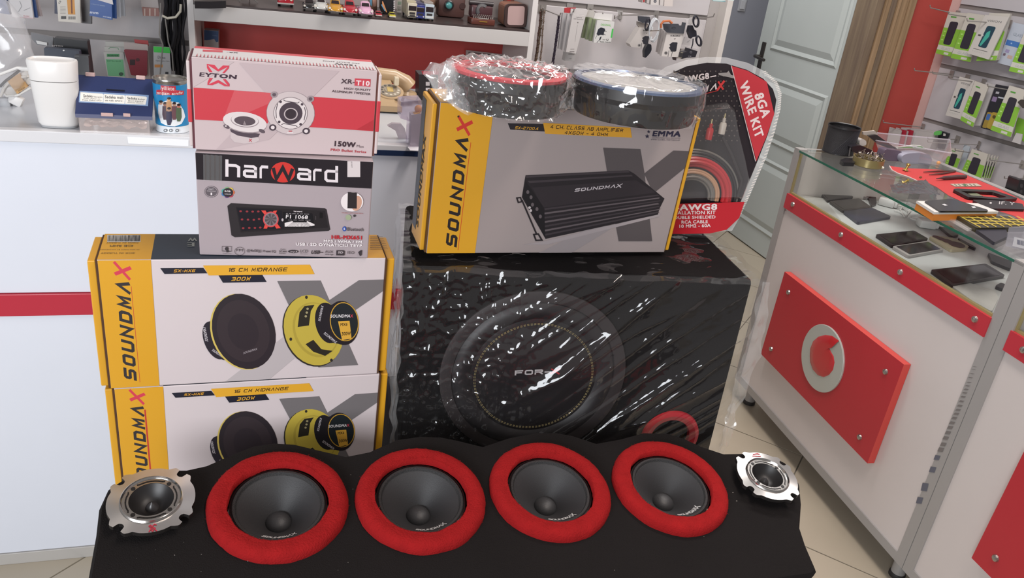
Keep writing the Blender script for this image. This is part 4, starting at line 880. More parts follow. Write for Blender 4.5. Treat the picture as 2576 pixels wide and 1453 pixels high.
for (x, y, r) in ((455, 1010, 14), (480, 1030, 18), (505, 1040, 12), (470, 1048, 12), (1085, 735, 8), (1118, 806, 9), (840, 1105, 5), (395, 960, 4), (85, 1390, 5)):
    ch.poly('8d8782', *[(x+r*random.uniform(.4, 1)*math.cos(k*PI/3), y+.5*r*random.uniform(.3, 1)*math.sin(k*PI/3)) for k in range(6)])
o = ch.build('lint_specks', pn_); o['kind'] = 'stuff'; o['label'] = 'pale lint and glue specks'
RF = mat('8c1618', .95, bump=.8, bscale=420, sheen=.3, var=.2, vscale=60)
def felt_ring(c, k):
    prof = [(.0645, -.012), (.0645, .006-.006), (.066, .0035-.004), (.070, .0005), (.077, .0015), (.084, .0005), (.0885, -.004), (.0905, -.010), (.0905, -.0135)]
    mb = MB(); n = len(prof); seg = 120; vs = []
    for j in range(seg):
        an = 2*PI*j/seg; wob = .0012*nz(math.cos(an)*3+k*7, math.sin(an)*3, 1)+.0005*nz(math.cos(an)*22+k, math.sin(an)*22, 2)
        for i, (r, h) in enumerate(prof):
            q = c+(PP.ux*math.cos(an)+PP.uy*math.sin(an))*(r+wob*(1 if i > 4 else -1.2)+.0004*nz(an*60, i*3.1, k))+PN*(h+.0006*nz(an*30, i*2.3, k+3)); vs.append(q)
    mb.add(vs, [(j*n+i, ((j+1) % seg)*n+i, ((j+1) % seg)*n+i+1, j*n+i+1) for j in range(seg) for i in range(n-1)], RF)
    o = mb.build('felt_ring', pn_, 'all'); o['label'] = 'fuzzy red felt ring'
    # fuzz: short fibres standing off the felt
    fz = MB(); fm = mat('981a1c', .95)
    for q in range(1500):
        an = random.uniform(0, 2*PI); rr = random.uniform(.0645, .0905); hh = .001-(max(0, rr-.082)/.0085)**2*.011; d = (PP.ux*math.cos(an)+PP.uy*math.sin(an)); b_ = c+d*rr+PN*(hh-.0008)
        dirn = (PN*random.uniform(.3, 1)+PP.ux*random.uniform(-1, 1)+PP.uy*random.uniform(-1, 1)).normalized(); sd = dirn.orthogonal()*.00016; L = random.uniform(.0015, .0040)
        fz.add([b_-sd, b_+sd, b_+dirn*L], [(0, 1, 2)], fm)
    f_ = fz.build('felt_fuzz', o); f_['kind'] = 'stuff'
LABS = ['leftmost speaker in the felt panel, beside the left tweeter', 'second speaker from the left in the felt panel', 'third speaker from the left in the felt panel', 'rightmost speaker in the felt panel, beside the right tweeter']
TA = [0, 9, 7, 18]
def arc_text(mb, s, c, ac, r0, hgt, span, zf, m):
    """lettering following a circle on a cone: ac centre angle, baseline outwards"""
    cells = []; 
    n = len(s); w = 1.0; gap = .36; tot = n*w+(n-1)*gap
    for i, ch_ in enumerate(s):
        for path in STROKE[ch_]:
            for q in strokes(path, .3):
                pts = []
                for p in q:
                    X = (i*(w+gap)+p.x+.25*p.y)/tot-.5; Y = p.y; an = ac+X*span; r = r0-Y*hgt
                    pts.append(c+(PP.ux*math.cos(an)+PP.uy*math.sin(an))*r+PN*(zf(r)+.0007))
                mb.add(pts, [(0, 1, 2, 3)], m)
for k, c in enumerate(CENT):
    felt_ring(c, k)
    b_ = c-PN*.118; t = thing('midrange_speaker', LABS[k], 'speaker', b_, 'speakers set into the felt panel')
    BLK = mat('1b1a1b', .45, bump=.12, bscale=500); CON = mat('2b2b2d', .55, bump=.12, bscale=600)
    MB().lathe([(.0622, -.0215), (.0622, -.011), (.0605, -.0105), (.0595, -.013)], c, mat('121112', .3), PN, 64, PP.ux).build('frame', t, True)
    MB().lathe([(.0605, -.0125), (.0585, -.0095), (.0555, -.0095), (.0535, -.0128), (.0525, -.0132)], c, mat('242425', .6, bump=.7, bscale=900), PN, 64, PP.ux).build('surround', t, True)
    zc = lambda r: -.0130-(.0528-r)*.78-(.0528-r)**2*4
    prof = [(.0528-.0375*i/8, zc(.0528-.0375*i/8)) for i in range(9)]
    cone = MB().lathe(prof, c, CON, PN, 64, PP.ux).build('cone', t, True)
    zd = zc(.017)+.001
    MB().lathe([(.0172*math.sin(PI/2*(1-i/8)), zd-.0035+.0125*math.cos(PI/2*(1-i/8))) for i in range(9)], c, mat('303032', .5, bump=.1, bscale=500), PN, 40, PP.ux).build('dust_cap', t, True)
    mb = MB(); arc_text(mb, 'SOUNDMAX', c, rad(-90+TA[k]), .0502, .0052, .86, zc, mat('c9c9c9', .5)); mb.build('lettering', cone)['label'] = 'white curved logo lettering'
    MB().lathe([(.061, -.0215), (.05, -.06), (.046, -.066), (.046, -.072)], c, mat('b9a441', .4), PN, 32).build('basket', t, True)
    MB().cyl(b_+PN*.012, .045, .036, mat('1b1a1b', .4), PN, 32).build('magnet', t, True)

# ------------------------------------------------------------------ tweeters lying on the panel
BR = mat('c2bfbc', .16, 1.0); BR2 = mat('b3b0ad', .22, 1.0); HOL = mat('0f0d0e', .5); HRN = mat('191718', .45)
def turned(h):
    m = bpy.data.materials.new('m_turned_metal'); m.use_nodes = True; nt = m.node_tree; b = nt.nodes['Principled BSDF']; b.inputs['Base Color'].default_value = (*lin(h), 1); b.inputs['Metallic'].default_value = 1; b.inputs['Roughness'].default_value = .28; b.inputs['Anisotropic'].default_value = .85
    tg = nt.nodes.new('ShaderNodeTangent'); tg.direction_type = 'RADIAL'; tg.axis = 'Z'; nt.links.new(tg.outputs[0], b.inputs['Tangent']); return m
TURN = turned('dcd9d6')
def tweeter(label, z, cpt, earpt, R, lift, tilt=None):
    pl = pt.off(lift); c = pl.P(*z(*cpt)); e = pl.P(*z(*earpt)); an0 = math.atan2((e-c).dot(pl.uy), (e-c).dot(pl.ux))
    t = thing('tweeter', label, 'tweeter', c-PN*lift, 'silver tweeters on the felt panel')
    def L(r, a, w=0): return c+(pl.ux*math.cos(a)+pl.uy*math.sin(a))*r+PN*w
    out = []
    for k in range(4):
        a = an0+k*PI/2
        def E(du, dv):   # du radial, dv tangential
            return c+(pl.ux*math.cos(a)+pl.uy*math.sin(a))*du+(-pl.ux*math.sin(a)+pl.uy*math.cos(a))*dv
        out += [E(R*.93, -.0175), E(R*1.0, -.0150), E(R*1.055, -.0125), E(R*1.07, -.0105), E(R*1.06, -.0058), E(R*.98, -.0052), E(R*.92, -.0042), E(R*.89, -.0015), E(R*.89, .0015), E(R*.92, .0042), E(R*.98, .0052), E(R*1.06, .0058), E(R*1.07, .0105), E(R*1.055, .0125), E(R*1.0, .0150), E(R*.93, .0175)]
        for q in range(1, 8): out.append(L(R, a+.42+(PI/2-.84)*q/8))
    fm = MB(); hole = [L(R*.655, -2*PI*k/48) for k in range(48)]; allp = out+hole
    tri = [list(q) for q in tessellate_polygon([out, hole])]
    for q in tri:
        if (allp[q[1]]-allp[q[0]]).cross(allp[q[2]]-allp[q[0]]).dot(PN) < 0: q.reverse()
    fm.add([p+PN*.006 for p in allp], tri, TURN); fm.add(allp, [q[::-1] for q in tri], BR)
    no = len(out); ed = mat('4a4644', .35, .8); fm.add(out+[p+PN*.006 for p in out], [(i, (i+1) % no, no+(i+1) % no, no+i) for i in range(no)], ed)
    fm.build('flange', t)['label'] = 'polished notched flange'
    MB().lathe([(R*.72, .0062), (R*.70, .0095), (R*.685, .010), (R*.665, .0075), (R*.655, .0068)], c, BR, PN, 64, pl.ux).build('raised_rim', t, True)
    MB().lathe([(R*.66, .0068), (R*.51, .0068), (R*.505, .004)], c, BR2, PN, 64, pl.ux).build('inner_ring', t)
    g = MB()
    for k in range(4):
        a = an0+PI/4+k*PI/2
        path = [L(R*.60, a-.55, .0072), L(R*.575, a-.47, .0072)]+[L(R*.575, a-.47+.94*i/6, .0072) for i in range(1, 7)]+[L(R*.60, a+.55, .0072)]
        for p, q in zip(path[:-1], path[1:]):
            d = (q-p).normalized(); sd = PN.cross(d)*.0009; g.add([p-sd-d*.0004, q-sd+d*.0004, q+sd+d*.0004, p+sd-d*.0004], [(0, 1, 2, 3)], HOL)
    g.build('groove', t)['label'] = 'four dark cut grooves'
    for k in range(4): MB().cyl(L(R*.575, an0+k*PI/2, .0069), .0028, .0004, HOL, PN, 16).build('screw_hole', t)
    MB().lathe([(R*.505, .0066), (R*.43, .001), (R*.30, -.006), (R*.2, -.009), (R*.05, -.0102)], c, HRN, PN, 48, pl.ux).build('horn', t, True)
    MB().lathe([(R*.16, -.0095), (R*.12, -.005), (R*.05, -.002), (0, .001)], c, mat('3a3839', .3), PN, 24).build('bullet', t, True)
    MB().lathe([(R*.56, .0003), (R*.62, .0003), (R*.62, lift-.0003), (R*.56, lift-.0003)], c-PN*lift, mat('3d3a39', .4, .6), PN, 32).build('magnet_cup', t, True)
    return t, L, an0, pl
t, L, an0, pl = tweeter('silver round tweeter lying on the left end of the felt panel', zP, (655, 770), (945, 520), .0515, .012)
a = Art(pl.off(.0062), zP)
for q in (((628, 985), (645, 975), (660, 988), (680, 966), (698, 972)), ((630, 1035), (645, 1012), (662, 1030), (680, 1010), (702, 1028))): a.line('a8283a', q, 9)
a.line('a8283a', [(632, 992), (690, 998)], 6); a.line('a8283a', [(640, 1008), (690, 1004)], 6); a.build('red_emblem', t)
t, L, an0, pl = tweeter('silver round tweeter lying on the right end of the felt panel', zR, (1365, 610), (1600, 790), .0485, .014)
a = Art(pl.off(.0062), zR); a.line('a8283a', [(1255, 412), (1290, 405), (1310, 410)], 8); a.line('a8283a', [(1250, 424), (1320, 428)], 7); a.build('red_emblem', t)
# ------------------------------------------------------------------ goods on the left counter
CT = PZ(1.0205)
def zat(y, px, py): return PY(y).P(px, py)
# white oval canister
p = CT.P(*zV(612, 1388)); cy = p.y+.026; c = V((p.x, cy, 1.0205)); tz = zat(cy, *zV(560, 632)).z; hh = tz-1.0205
cn_ = thing('oval_canister', 'white oval plastic canister with a seam near its top', 'canister', c)
WP = mat('e4e2e0', .28)
def oval(rows, m, mb, sh=0):
    n = 40; vs = []
    for (k, z, a, b_) in rows:
        for i in range(n):
            an = 2*PI*i/n; ca, sa = math.cos(an), math.sin(an); ex = .72
            vs.append(c+V((sh*(z/hh)+a*abs(ca)**ex*(1 if ca > 0 else -1), b_*abs(sa)**ex*(1 if sa > 0 else -1), z)))
    R_ = len(rows); mb.add(vs, [(j*n+i, j*n+(i+1) % n, (j+1)*n+(i+1) % n, (j+1)*n+i) for j in range(R_-1) for i in range(n)]+[tuple(range(n))[::-1], tuple((R_-1)*n+i for i in range(n))], m)
zs_ = hh*.70; A0, A1 = .0345, .0412
ra = lambda z: A0+(A1-A0)*z/hh
mb = MB(); oval([(0, .004, ra(0)-.003, .021), (0, .009, ra(0), .024), (0, zs_-.0006, ra(zs_), .028)], WP, mb); mb.build('body', cn_, True)
mb = MB(); oval([(0, 0, ra(0)-.004, .020), (0, .0042, ra(0)-.003, .021)], mat('a9aaac', .4), mb); mb.build('foot', cn_, True)
mb = MB(); oval([(0, zs_+.0006, ra(zs_), .028), (0, hh-.004, A1, .030), (0, hh-.001, A1-.001, .029), (0, hh, A1-.004, .0265), (0, hh-.003, A1-.006, .0245)], WP, mb); mb.build('lid', cn_, True)
q0 = c+V((-.039, 0, hh*.83)); q1 = zat(cy, *zV(0, 800))
MB().tube([q0, q0+V((-.012, 0, 0)), q0*.6+q1*.4+V((0, 0, .006)), q1, q1+V((-.05, 0, -.02))], [.0042, .0042, .0026, .0026, .0026], mat('dad8d6', .4)).build('power_cable', cn_, True)
# charity box with sloping navy lid
yb0 = CT.P(*zA(760, 1268)).y; f0 = CT.P(*zA(765, 1270)); f1 = CT.P(*zA(1440, 1290)); yf = min(f0.y, f1.y)+.002
zb = zat(yf, *zA(1000, 1108)).z; x0, x1 = zat(yf, *zA(762, 1200)).x, zat(yf, *zA(1436, 1200)).x
dt = thing('charity_box', 'clear charity collection box with a sloping navy lid', 'collection box', V(((x0+x1)/2, yf+.05, 1.0205)))
cl = film('f2e4e0', gloss=.10, rough=.08, haze=.18)
mb = MB().bx(x0, x1, yf, yf+.002, 1.0212, zb, cl).bx(x0, x1, yf+.088, yf+.09, 1.0212, zb+.03, cl).bx(x0, x0+.002, yf+.002, yf+.088, 1.0212, zb, cl).bx(x1-.002, x1, yf+.002, yf+.088, 1.0212, zb, cl).bx(x0, x1, yf, yf+.09, 1.0206, 1.0212, cl); mb.build('clear_body', dt)
# crumpled foil inside, reflected sun put into its bright pinkish colour
mb = MB(); film_sheet(24, 10, lambda i, j: V((x0+.006+i*(x1-x0-.012), yf+.006+.03*j+.006*nz(i*9, j*5, 1), 1.023+(zb-1.03)*(.35+.6*j)+.006*nz(i*8, j*6, 4))), mat('e0c6bc', .25, .1), mb); mb.build('foil_insert', dt)['label'] = 'foil inside the box, coloured bright pinkish for reflected sun'
lf = [zat(yf-.004, *zA(722, 1092)), zat(yf-.004, *zA(1462, 1122))]; lbk = [zat(yf+.075, *zA(1482, 765)), zat(yf+.075, *zA(752, 718))]
n_ = (lf[1]-lf[0]).cross(lbk[1]-lf[0]).normalized(); LP = Plane(lf[0], n_, lf[1]-lf[0])
NV = mat('27325a', .35)
lid = MB().prism(lf+lbk, -n_*.004, NV).prism([lf[0], lf[1], lf[1]+V((0, 0, -.007)), lf[0]+V((0, 0, -.007))], V((0, .004, 0)), mat('565a78', .4)).build('lid', dt)
a = Art(LP, zA, rough=.35); a.poly('7e95b8', (765, 875), (1432, 915), (1425, 1022), (758, 985)); 
a.poly('e3e0d8', (775, 888), (985, 902), (998, 912), (992, 985), (770, 975)); a.poly('e3e0d8', (1000, 905), (1195, 916), (1205, 926), (1198, 1000), (995, 988)); a.poly('e3e0d8', (1208, 918), (1405, 930), (1415, 940), (1400, 1008), (1203, 1000))
kk = '4a4a4c'
a.text(kk, 'Sadaka', (802, 932), (892, 938), (802, 908), .03); a.text(kk, 'Verenin', (898, 938), (984, 942), (898, 924), .02); a.text(kk, 'Rızkı Artar ve', (806, 950), (965, 958), (806, 938), .01); a.text(kk, 'Duası Kabul Olur', (792, 966), (978, 974), (792, 956), .02)
a.text(kk, 'Sadaka malı', (1010, 945), (1186, 952), (1010, 918), .025); a.text(kk, 've rızkı artırır.', (1010, 974), (1184, 980), (1010, 956), .015)
a.text(kk, 'Sadaka', (1225, 955), (1318, 960), (1225, 932), .03); a.text(kk, 'Belayı', (1326, 960), (1395, 963), (1326, 948), .02); a.text(kk, 'Geri Çevirir,', (1232, 975), (1388, 982), (1232, 964), .02); a.text(kk, 'Ömrü Uzatır.', (1228, 990), (1384, 996), (1228, 982), .02)
a.poly('0e1020', (1024, 856), (1200, 868), (1200, 882), (1024, 870)); a.build('printed_plate', lid)
for (q) in ((868, 715), (1353, 745)): MB().box(zat(yf+.075, *zA(*q)), (.016, .006, .007), mat('c9a9a4', .3), None, .001).build('hinge', dt)
MB().box(zat(yf-.006, *zA(1030, 1102)), (.02, .003, .006), mat('c9a9a4', .25), None, .0005).build('tape_tab', dt); MB().box(zat(yf-.006, *zA(1220, 1106)), (.012, .003, .006), mat('c9a9a4', .25), None, .0005).build('tape_tab', dt)
# tin can
pb = CT.P(*zA(1660, 1298)); rc = .0415; cc_ = V((pb.x, pb.y+rc, 1.0205)); hc_ = zat(cc_.y, *zA(1640, 745)).z-1.0205
pL, pR = zat(cc_.y, *zA(1483, 1000)), zat(cc_.y, *zA(1812, 1000)); cc_.x = (pL.x+pR.x)/2; rc = (pR.x-pL.x)/2
tc_ = thing('tin_can', 'blue printed charity tin can beside the tweeter box', 'can', cc_)
MB().lathe([(rc-.001, hc_*.13), (rc, hc_*.135), (rc, hc_*.905), (rc-.001, hc_*.91)], cc_, mat('1f7fb4', .3), seg=48).build('label_wrap', tc_, True)
MB().lathe([(0, .001), (rc-.003, .001), (rc, 0), (rc, .003), (rc-.0005, .004), (rc-.0005, hc_*.13)], cc_, mat('d8dde2', .35), seg=48).build('white_band', tc_, True)
MB().lathe([(rc-.0005, hc_*.91), (rc-.0005, hc_-.004), (rc+.0008, hc_-.002), (rc+.0006, hc_), (rc-.001, hc_), (rc-.0025, hc_-.004), (rc*.8, hc_-.004), (rc*.78, hc_-.003), (rc*.5, hc_-.004), (0, hc_-.004)], cc_, mat('9a968f', .25, .9), seg=48).build('tin_lid', tc_, True)
class Cyl:
    def __init__(s, c, r): s.c = c; s.r = r; d = (CAMP-c); d.z = 0; s.n = d.normalized()*.6
    def P(s, px, py):
        d = ray(px, py); o = CAMP-s.c; A = d.x**2+d.y**2; B = 2*(o.x*d.x+o.y*d.y); C_ = o.x**2+o.y**2-s.r**2; D = max(0, B*B-4*A*C_); return CAMP+d*((-B-math.sqrt(D))/(2*A))
a = Art(Cyl(cc_, rc+.0002), zA, rough=.35); a.step = .00006
a.poly('b8323f', (1545, 818), (1690, 828), (1690, 866), (1770, 872), (1768, 908), (1640, 912), (1505, 905), (1505, 865), (1545, 860)); a.text('e6d8d4', 'iyilikte', (1548, 862), (1676, 868), (1548, 826), .02); a.text('e6d8d4', 'yarışan sınıflar', (1510, 902), (1758, 900), (1510, 876), .025)
a.poly('dfe3e6', (1535, 1130), (1530, 1085), (1560, 985), (1600, 965), (1720, 985), (1765, 1060), (1780, 1120), (1745, 1190), (1680, 1215), (1600, 1205), (1550, 1180))
for (x, y, hd, bd) in ((1548, 985, 'a9836e', 'c3c4c8'), (1588, 1000, '8f5f50', '50404a'), (1625, 955, 'c99a70', 'b98a60'), (1675, 1000, 'a9836e', '6a4a50'), (1718, 1015, 'b0705f', '55664f'), (1626, 1050, 'a9836e', '35324a')):
    a.poly(bd, (x-24, y+18), (x+24, y+18), (x+28, y+110), (x+14, y+150), (x-14, y+150), (x-26, y+100)); a.ell(hd, x, y, 19, 21, seg=12); a.ell('2a2024', x, y-10, 18, 12, seg=10)
for x in (1592, 1642, 1703): a.ell('6a6e72', x, 1252, 17, 16, seg=14); a.ell('c9ced2', x, 1252, 9, 8, seg=10)
a.build('printed_artwork', tc_)
# plastic bag of cables at the far left
bp = V((-.575, 1.80, 1.0205)); bgt = thing('plastic_bag', 'crumpled clear plastic bag full of cables on the left of the counter', 'bag', bp)
mb = MB(); BF = film('e9e9ec', gloss=.06, rough=.15, haze=.20)
def bagf(i, j):
    an = 2*PI*i; t_ = j; r_ = .105*math.sin(PI*min(1, .12+t_*.78))**.6*(1-.55*max(0, t_-.6)); z = .012+.23*t_
    q = V((math.cos(an)*r_, math.sin(an)*r_*.75, z)); k = ridge(q.x*14+2, q.y*14, q.z*12)**2
    return bp+q+V((math.cos(an), math.sin(an), .4))*(.014*k-.006)+V((nz(q.x*40, q.z*40, 1), 0, nz(q.z*38, q.x*38, 2)))*.006
film_sheet(90, 50, bagf, BF, mb); mb.build('bag_film', bgt, 'all')
mb = MB()
def tip(i, j): q = bp+V((-.02+.09*(i-.5)*(1-j*.6), .0, .225+.06*j)); return q+V((0, .012*nz(i*6, j*6, 3), .01*nz(i*7, j*5, 6)))
film_sheet(20, 16, tip, BF, mb); mb.build('bag_neck', bgt, 'all')
yi = bp.y-.02
def inbag(q): return zat(yi, *zV(*q))
c0 = inbag((185, 905)); card('cardboard_piece', 'small tan cardboard piece inside the plastic bag', 'card', PY(yi), zV, ((78, 870), (200, 790), (295, 935), (185, 1010)), .012, mat('b58f5f', .7), art=lambda a: a.text('5a4630', 'PTRS3', (205, 985), (268, 945), (198, 972), .02))
for k, (pts, lb) in enumerate((([(0, 930), (60, 870), (180, 780), (230, 740)], 'dark thin cable inside the plastic bag'), ([(0, 1040), (40, 950), (90, 890), (200, 840), (300, 820)], 'white cable looping inside the plastic bag'), ([(20, 1000), (60, 1040), (180, 1030), (320, 950)], 'pale cable across the lower part of the bag'))):
    o = MB().tube([inbag(q)+V((0, .003*k, 0)) for q in pts], .0026, mat(('3a3634', 'cfcac2', 'd2d0cc')[k], .5)).build('cable', None, True, loc=inbag(pts[1])); setp(o, lb, 'cable')
for k, q in enumerate(((95, 985), (150, 1090), (270, 850), (40, 1130))):
    p = inbag(q); p.y = yi+.015
    o = MB().box(p, (.026, .018, .02), mat(('c9c4be', 'd4d2d0', 'c4c0ba', 'a2a3a6')[k], .4), Matrix.Rotation(.5*k, 3, 'Y'), .004).build('plug_adapter', None, True, loc=p); setp(o, ('white plug adapter beneath the cardboard piece in the bag', 'white plug adapter lowest in the plastic bag', 'white plug adapter beside the canister in the bag', 'grey round plug adapter at the left edge of the bag')[k], 'adapter')
# dark cartons and packs standing behind the canister
Y1 = PY(2.06)
def dk(label, pts, th, m, pl, art=None): return card('black_carton', label, 'box', pl, zV, pts, th, m, None, .003, art)
dk('large black carton behind the white canister', ((570, 405), (935, 440), (990, 860), (600, 860)), .03, mat('15161b', .4), PY(2.10), lambda a: a.text('b5b0b0', 'EYTON', (560, 498), (676, 502), (560, 484), .03))
dk('dark blue grey carton leaning behind the white canister', ((470, 510), (850, 545), (890, 860), (500, 850)), .02, mat('2b3342', .4), PY(2.05), lambda a: a.ell('d9d9d9', 685, 541, 10, 8))
dk('narrow black carton beside the charity box', ((800, 590), (950, 600), (965, 860), (850, 860)), .016, mat('1c1d22', .35), PY(2.02), lambda a: a.rect('6a6c70', 800, 600, 850, 606))
card('grey_folder', 'grey card folder above the plastic bag', 'folder', PY(2.12), zV, ((330, 350), (570, 400), (565, 500), (400, 480), (340, 420)), .01, mat('77787c', .5)); card('white_label', 'white label strip on the grey folder', 'label', PY(2.115), zV, ((385, 435), (505, 458), (505, 490), (400, 470)), .001, 'cfd0d0')
# packs hanging low on the slatted panel behind the counter
H1 = PY(2.97)
def hang(name, label, pl, z, pts, th, m, art=None, group=None, cat='pack', r=0): return card(name, label, cat, pl, z, pts, th, m, group, r, art)
def ga(a):
    a.rect('3f8a56', 1028, 518, 1148, 545); a.text('14301e', 'BORMIR', (1040, 540), (1140, 542), (1040, 526), .03); a.poly('6fb284', (1018, 568), (1185, 572), (1200, 735), (1040, 728)); a.text('3b7a50', 'EXTRA BASS', (1032, 592), (1162, 596), (1032, 578), .03); a.ell('3a5a48', 1165, 712, 22, 18)
for k in range(3): hang('headset_pack', ('green and white headset pack in front of its stack behind the charity box', 'second white headset pack behind the green fronted one', 'rearmost white headset pack behind the green fronted one')[k], PY(2.93+.02*k), zA, ((995+8*k, 500-50*k), (1188+8*k, 505-50*k), (1225+8*k, 760-20*k), (1040+8*k, 760-20*k)), .01, 'b9bab6', ga if k == 0 else (lambda a: a.line('5a8a6a', [(1045, 470), (1060, 455), (1135, 460), (1140, 478)], 5)) if k == 1 else None, 'headset packs')
hang('phone_case_pack', 'white backed red phone case pack behind the charity box', PY(2.92), zA, ((1190, 405), (1420, 430), (1450, 760), (1215, 760)), .006, 'b0a5a2')
hang('phone_case', 'dark red phone case on its card behind the charity box', PY(2.905), zA, ((1188, 475), (1418, 488), (1415, 730), (1260, 725), (1235, 620)), .008, mat('7a2230', .4), lambda a: (a.rect('2a1418', 1250, 572, 1300, 625), a.ell('4a1a20', 1325, 575, 20, 16)), cat='phone case', r=.006)
card('red_tag', 'red card tag sticking up behind the phone case pack', 'card', PY(2.95), zA, ((1290, 378), (1425, 390), (1430, 440), (1300, 430)), .003, 'a83a3c')
hang('audio_cable_pack', 'white audio cable pack with a bright green header above the tin can', PY(2.90), zA, ((1475, 445), (1630, 455), (1650, 760), (1480, 760)), .006, 'b4b6b8', lambda a: (a.poly('3cc24a', (1475, 446), (1630, 456), (1640, 512), (1480, 502)), a.text('55585c', 'Divex', (1518, 562), (1592, 566), (1518, 535), .01), a.text('6a6d70', 'Digital Audio Cable', (1500, 588), (1630, 594), (1500, 576), .01), a.rect('c98a4a', 1487, 620, 1565, 648), a.rect('3a3c40', 1590, 690, 1620, 722)))
# packs hanging from the upper hooks, left
H2 = PY(2.80)
hang('blue_pack', 'blue pack cut off by the left picture edge', PY(2.83), zA, ((-60, -40), (45, -40), (95, 140), (-40, 120)), .02, '2a4a80')
for k in range(3): hang('cable_pack', ('white and blue cable pack nearest in the top left corner', 'blue edged cable pack behind the top left one', 'farthest cable pack of the top left stack')[k], PY(2.78+.025*k), zA, ((80+40*k, -60), (290+30*k, -60), (322+40*k, 182-12*k), (118+45*k, 162-12*k)), .012, ('c6c4c6', '37558e', 'b6a9aa')[k], (lambda a: (a.line('8f8f92', [(190, 10), (210, 60), (180, 110)], 6), a.line('9a9a9c', [(230, 100), (290, 75)], 6), a.line('b86a72', [(190, 165), (318, 176)], 4), a.text('b85a62', 'MUSIC', (225, 158), (285, 162), (225, 148), .02))) if k == 0 else None, 'cable packs in the top left corner')
hang('screwdriver_pack', 'white and orange screwdriver pack hanging above the canister', PY(2.78), zA, ((540, -60), (765, -60), (778, 222), (562, 205)), .012, 'c4c0b8', lambda a: (a.poly('c58a3a', (640, -60), (712, -60), (725, 140), (655, 138)), a.poly('6a3a22', (678, -60), (694, -60), (700, 130), (686, 130)), a.text('3a3a3a', 'CE', (572, 40), (590, 12), (560, 30), .02), [a.line('8a8680', [(580, 62+i*13), (632, 64+i*13)], 3) for i in range(6)], a.rect('3a3a3c', 588, 155, 637, 182), [a.rect('3a3a3c', 658+i*9, 158, 662+i*9, 186) for i in range(8)]))
hang('dark_pack', 'dark grey pack behind the screwdriver pack', PY(2.82), zA, ((770, -60), (880, -60), (880, 232), (790, 222)), .012, '5a5759'); hang('navy_pack', 'navy pack edge behind the screwdriver pack on its left', PY(2.83), zA, ((525, -40), (560, -40), (560, 135), (524, 130)), .01, '2a2f4a')
for k in range(4): hang('mobile_accessory_pack', ('blue front pack with white logo lettering hanging above the charity box', 'second blue pack behind the one with the logo', 'third pack with a white edge behind the blue ones', 'last pack with a white edge behind the blue ones')[k], PY(2.76+.03*k), zA, ((868+42*k, -60), (1072+40*k, -60), (1078+42*k, 192-12*k), (862+70*k, 150-4*k)), .01, '2b4f8e' if k < 2 else 'a9afb8', (lambda a: (a.poly('c9c6c8', (868, -60), (1072, -60), (1090, 45), (890, -15)), a.text('d5d9e2', 'mm', (864, 128), (945, 136), (866, 102), .03), a.text('b9c4d8', 'MT2808', (992, 165), (1070, 178), (992, 152), .03), a.text('9fb0cc', 'ic bluetooth kulaklik', (875, 40), (1010, 62), (876, 30), .01))) if k == 0 else None, 'blue packs above the charity box')
hang('brown_pack', 'small brown windowed pack left of the black cables', PY(2.95), zA, ((1365, 70), (1525, 80), (1540, 158), (1375, 152)), .01, '8a5a50', lambda a: [a.rect('b9a59c', 1385+i*50, 82, 1398+i*50, 152) for i in range(3)]); hang('grey_card', 'pale grey backing card above the brown pack', PY(2.96), zA, ((1345, -60), (1510, -60), (1528, 80), (1362, 72)), .004, 'a59d9b')
# hanging black cables beside the shelf upright
random.seed(3)
for k in range(7):
    x = 1590+k*32; pts = []
    for j in range(9):
        y = -40+j*(90+8*(k % 3)); pts.append(PY(2.93+.012*(k % 3)).P(*zA(x+14*math.sin(j*1.3+k)-(j*3), y)))
    o = MB().tube(pts, .007 if k < 6 else .004, mat('17161b', .35), 8).build('black_cable', None, True, loc=pts[-1]); setp(o, ['leftmost black cable of the bundle beside the shelf unit', 'second black cable of the bundle beside the shelf unit', 'third black cable of the bundle beside the shelf unit', 'middle black cable of the bundle beside the shelf unit', 'fifth black cable of the bundle beside the shelf unit', 'sixth black cable of the bundle beside the shelf unit', 'thinnest rightmost black cable against the shelf upright'][k], 'cable', 'black cables beside the shelf unit')
p = PY(2.90); pts = [p.P(*zA(*q)) for q in ((1740, 40), (1735, 110), (1690, 165), (1610, 175), (1560, 150))]; o = MB().tube(pts, .004, mat('cfc9b8', .4)).build('white_cable', None, True, loc=pts[0]); setp(o, 'cream cable loop in front of the black cables', 'cable')
for q, lb in (((1545, 30, 1540, 715), 'thin grey lead hanging left of the black cables'), ((1590, 180, 1670, 715), 'thin grey lead hanging over the black cables')):
    pts = [p.P(*zA(q[0], q[1])), p.P(*zA((q[0]+q[2])/2-10, (q[1]+q[3])/2-40)), p.P(*zA((q[0]+q[2])/2+25, (q[1]+q[3])/2+60)), p.P(*zA(q[2], q[3]))]; o = MB().tube(pts, .0022, mat('8f8c88', .4)).build('thin_lead', None, True, loc=pts[-1]); setp(o, lb, 'cable')
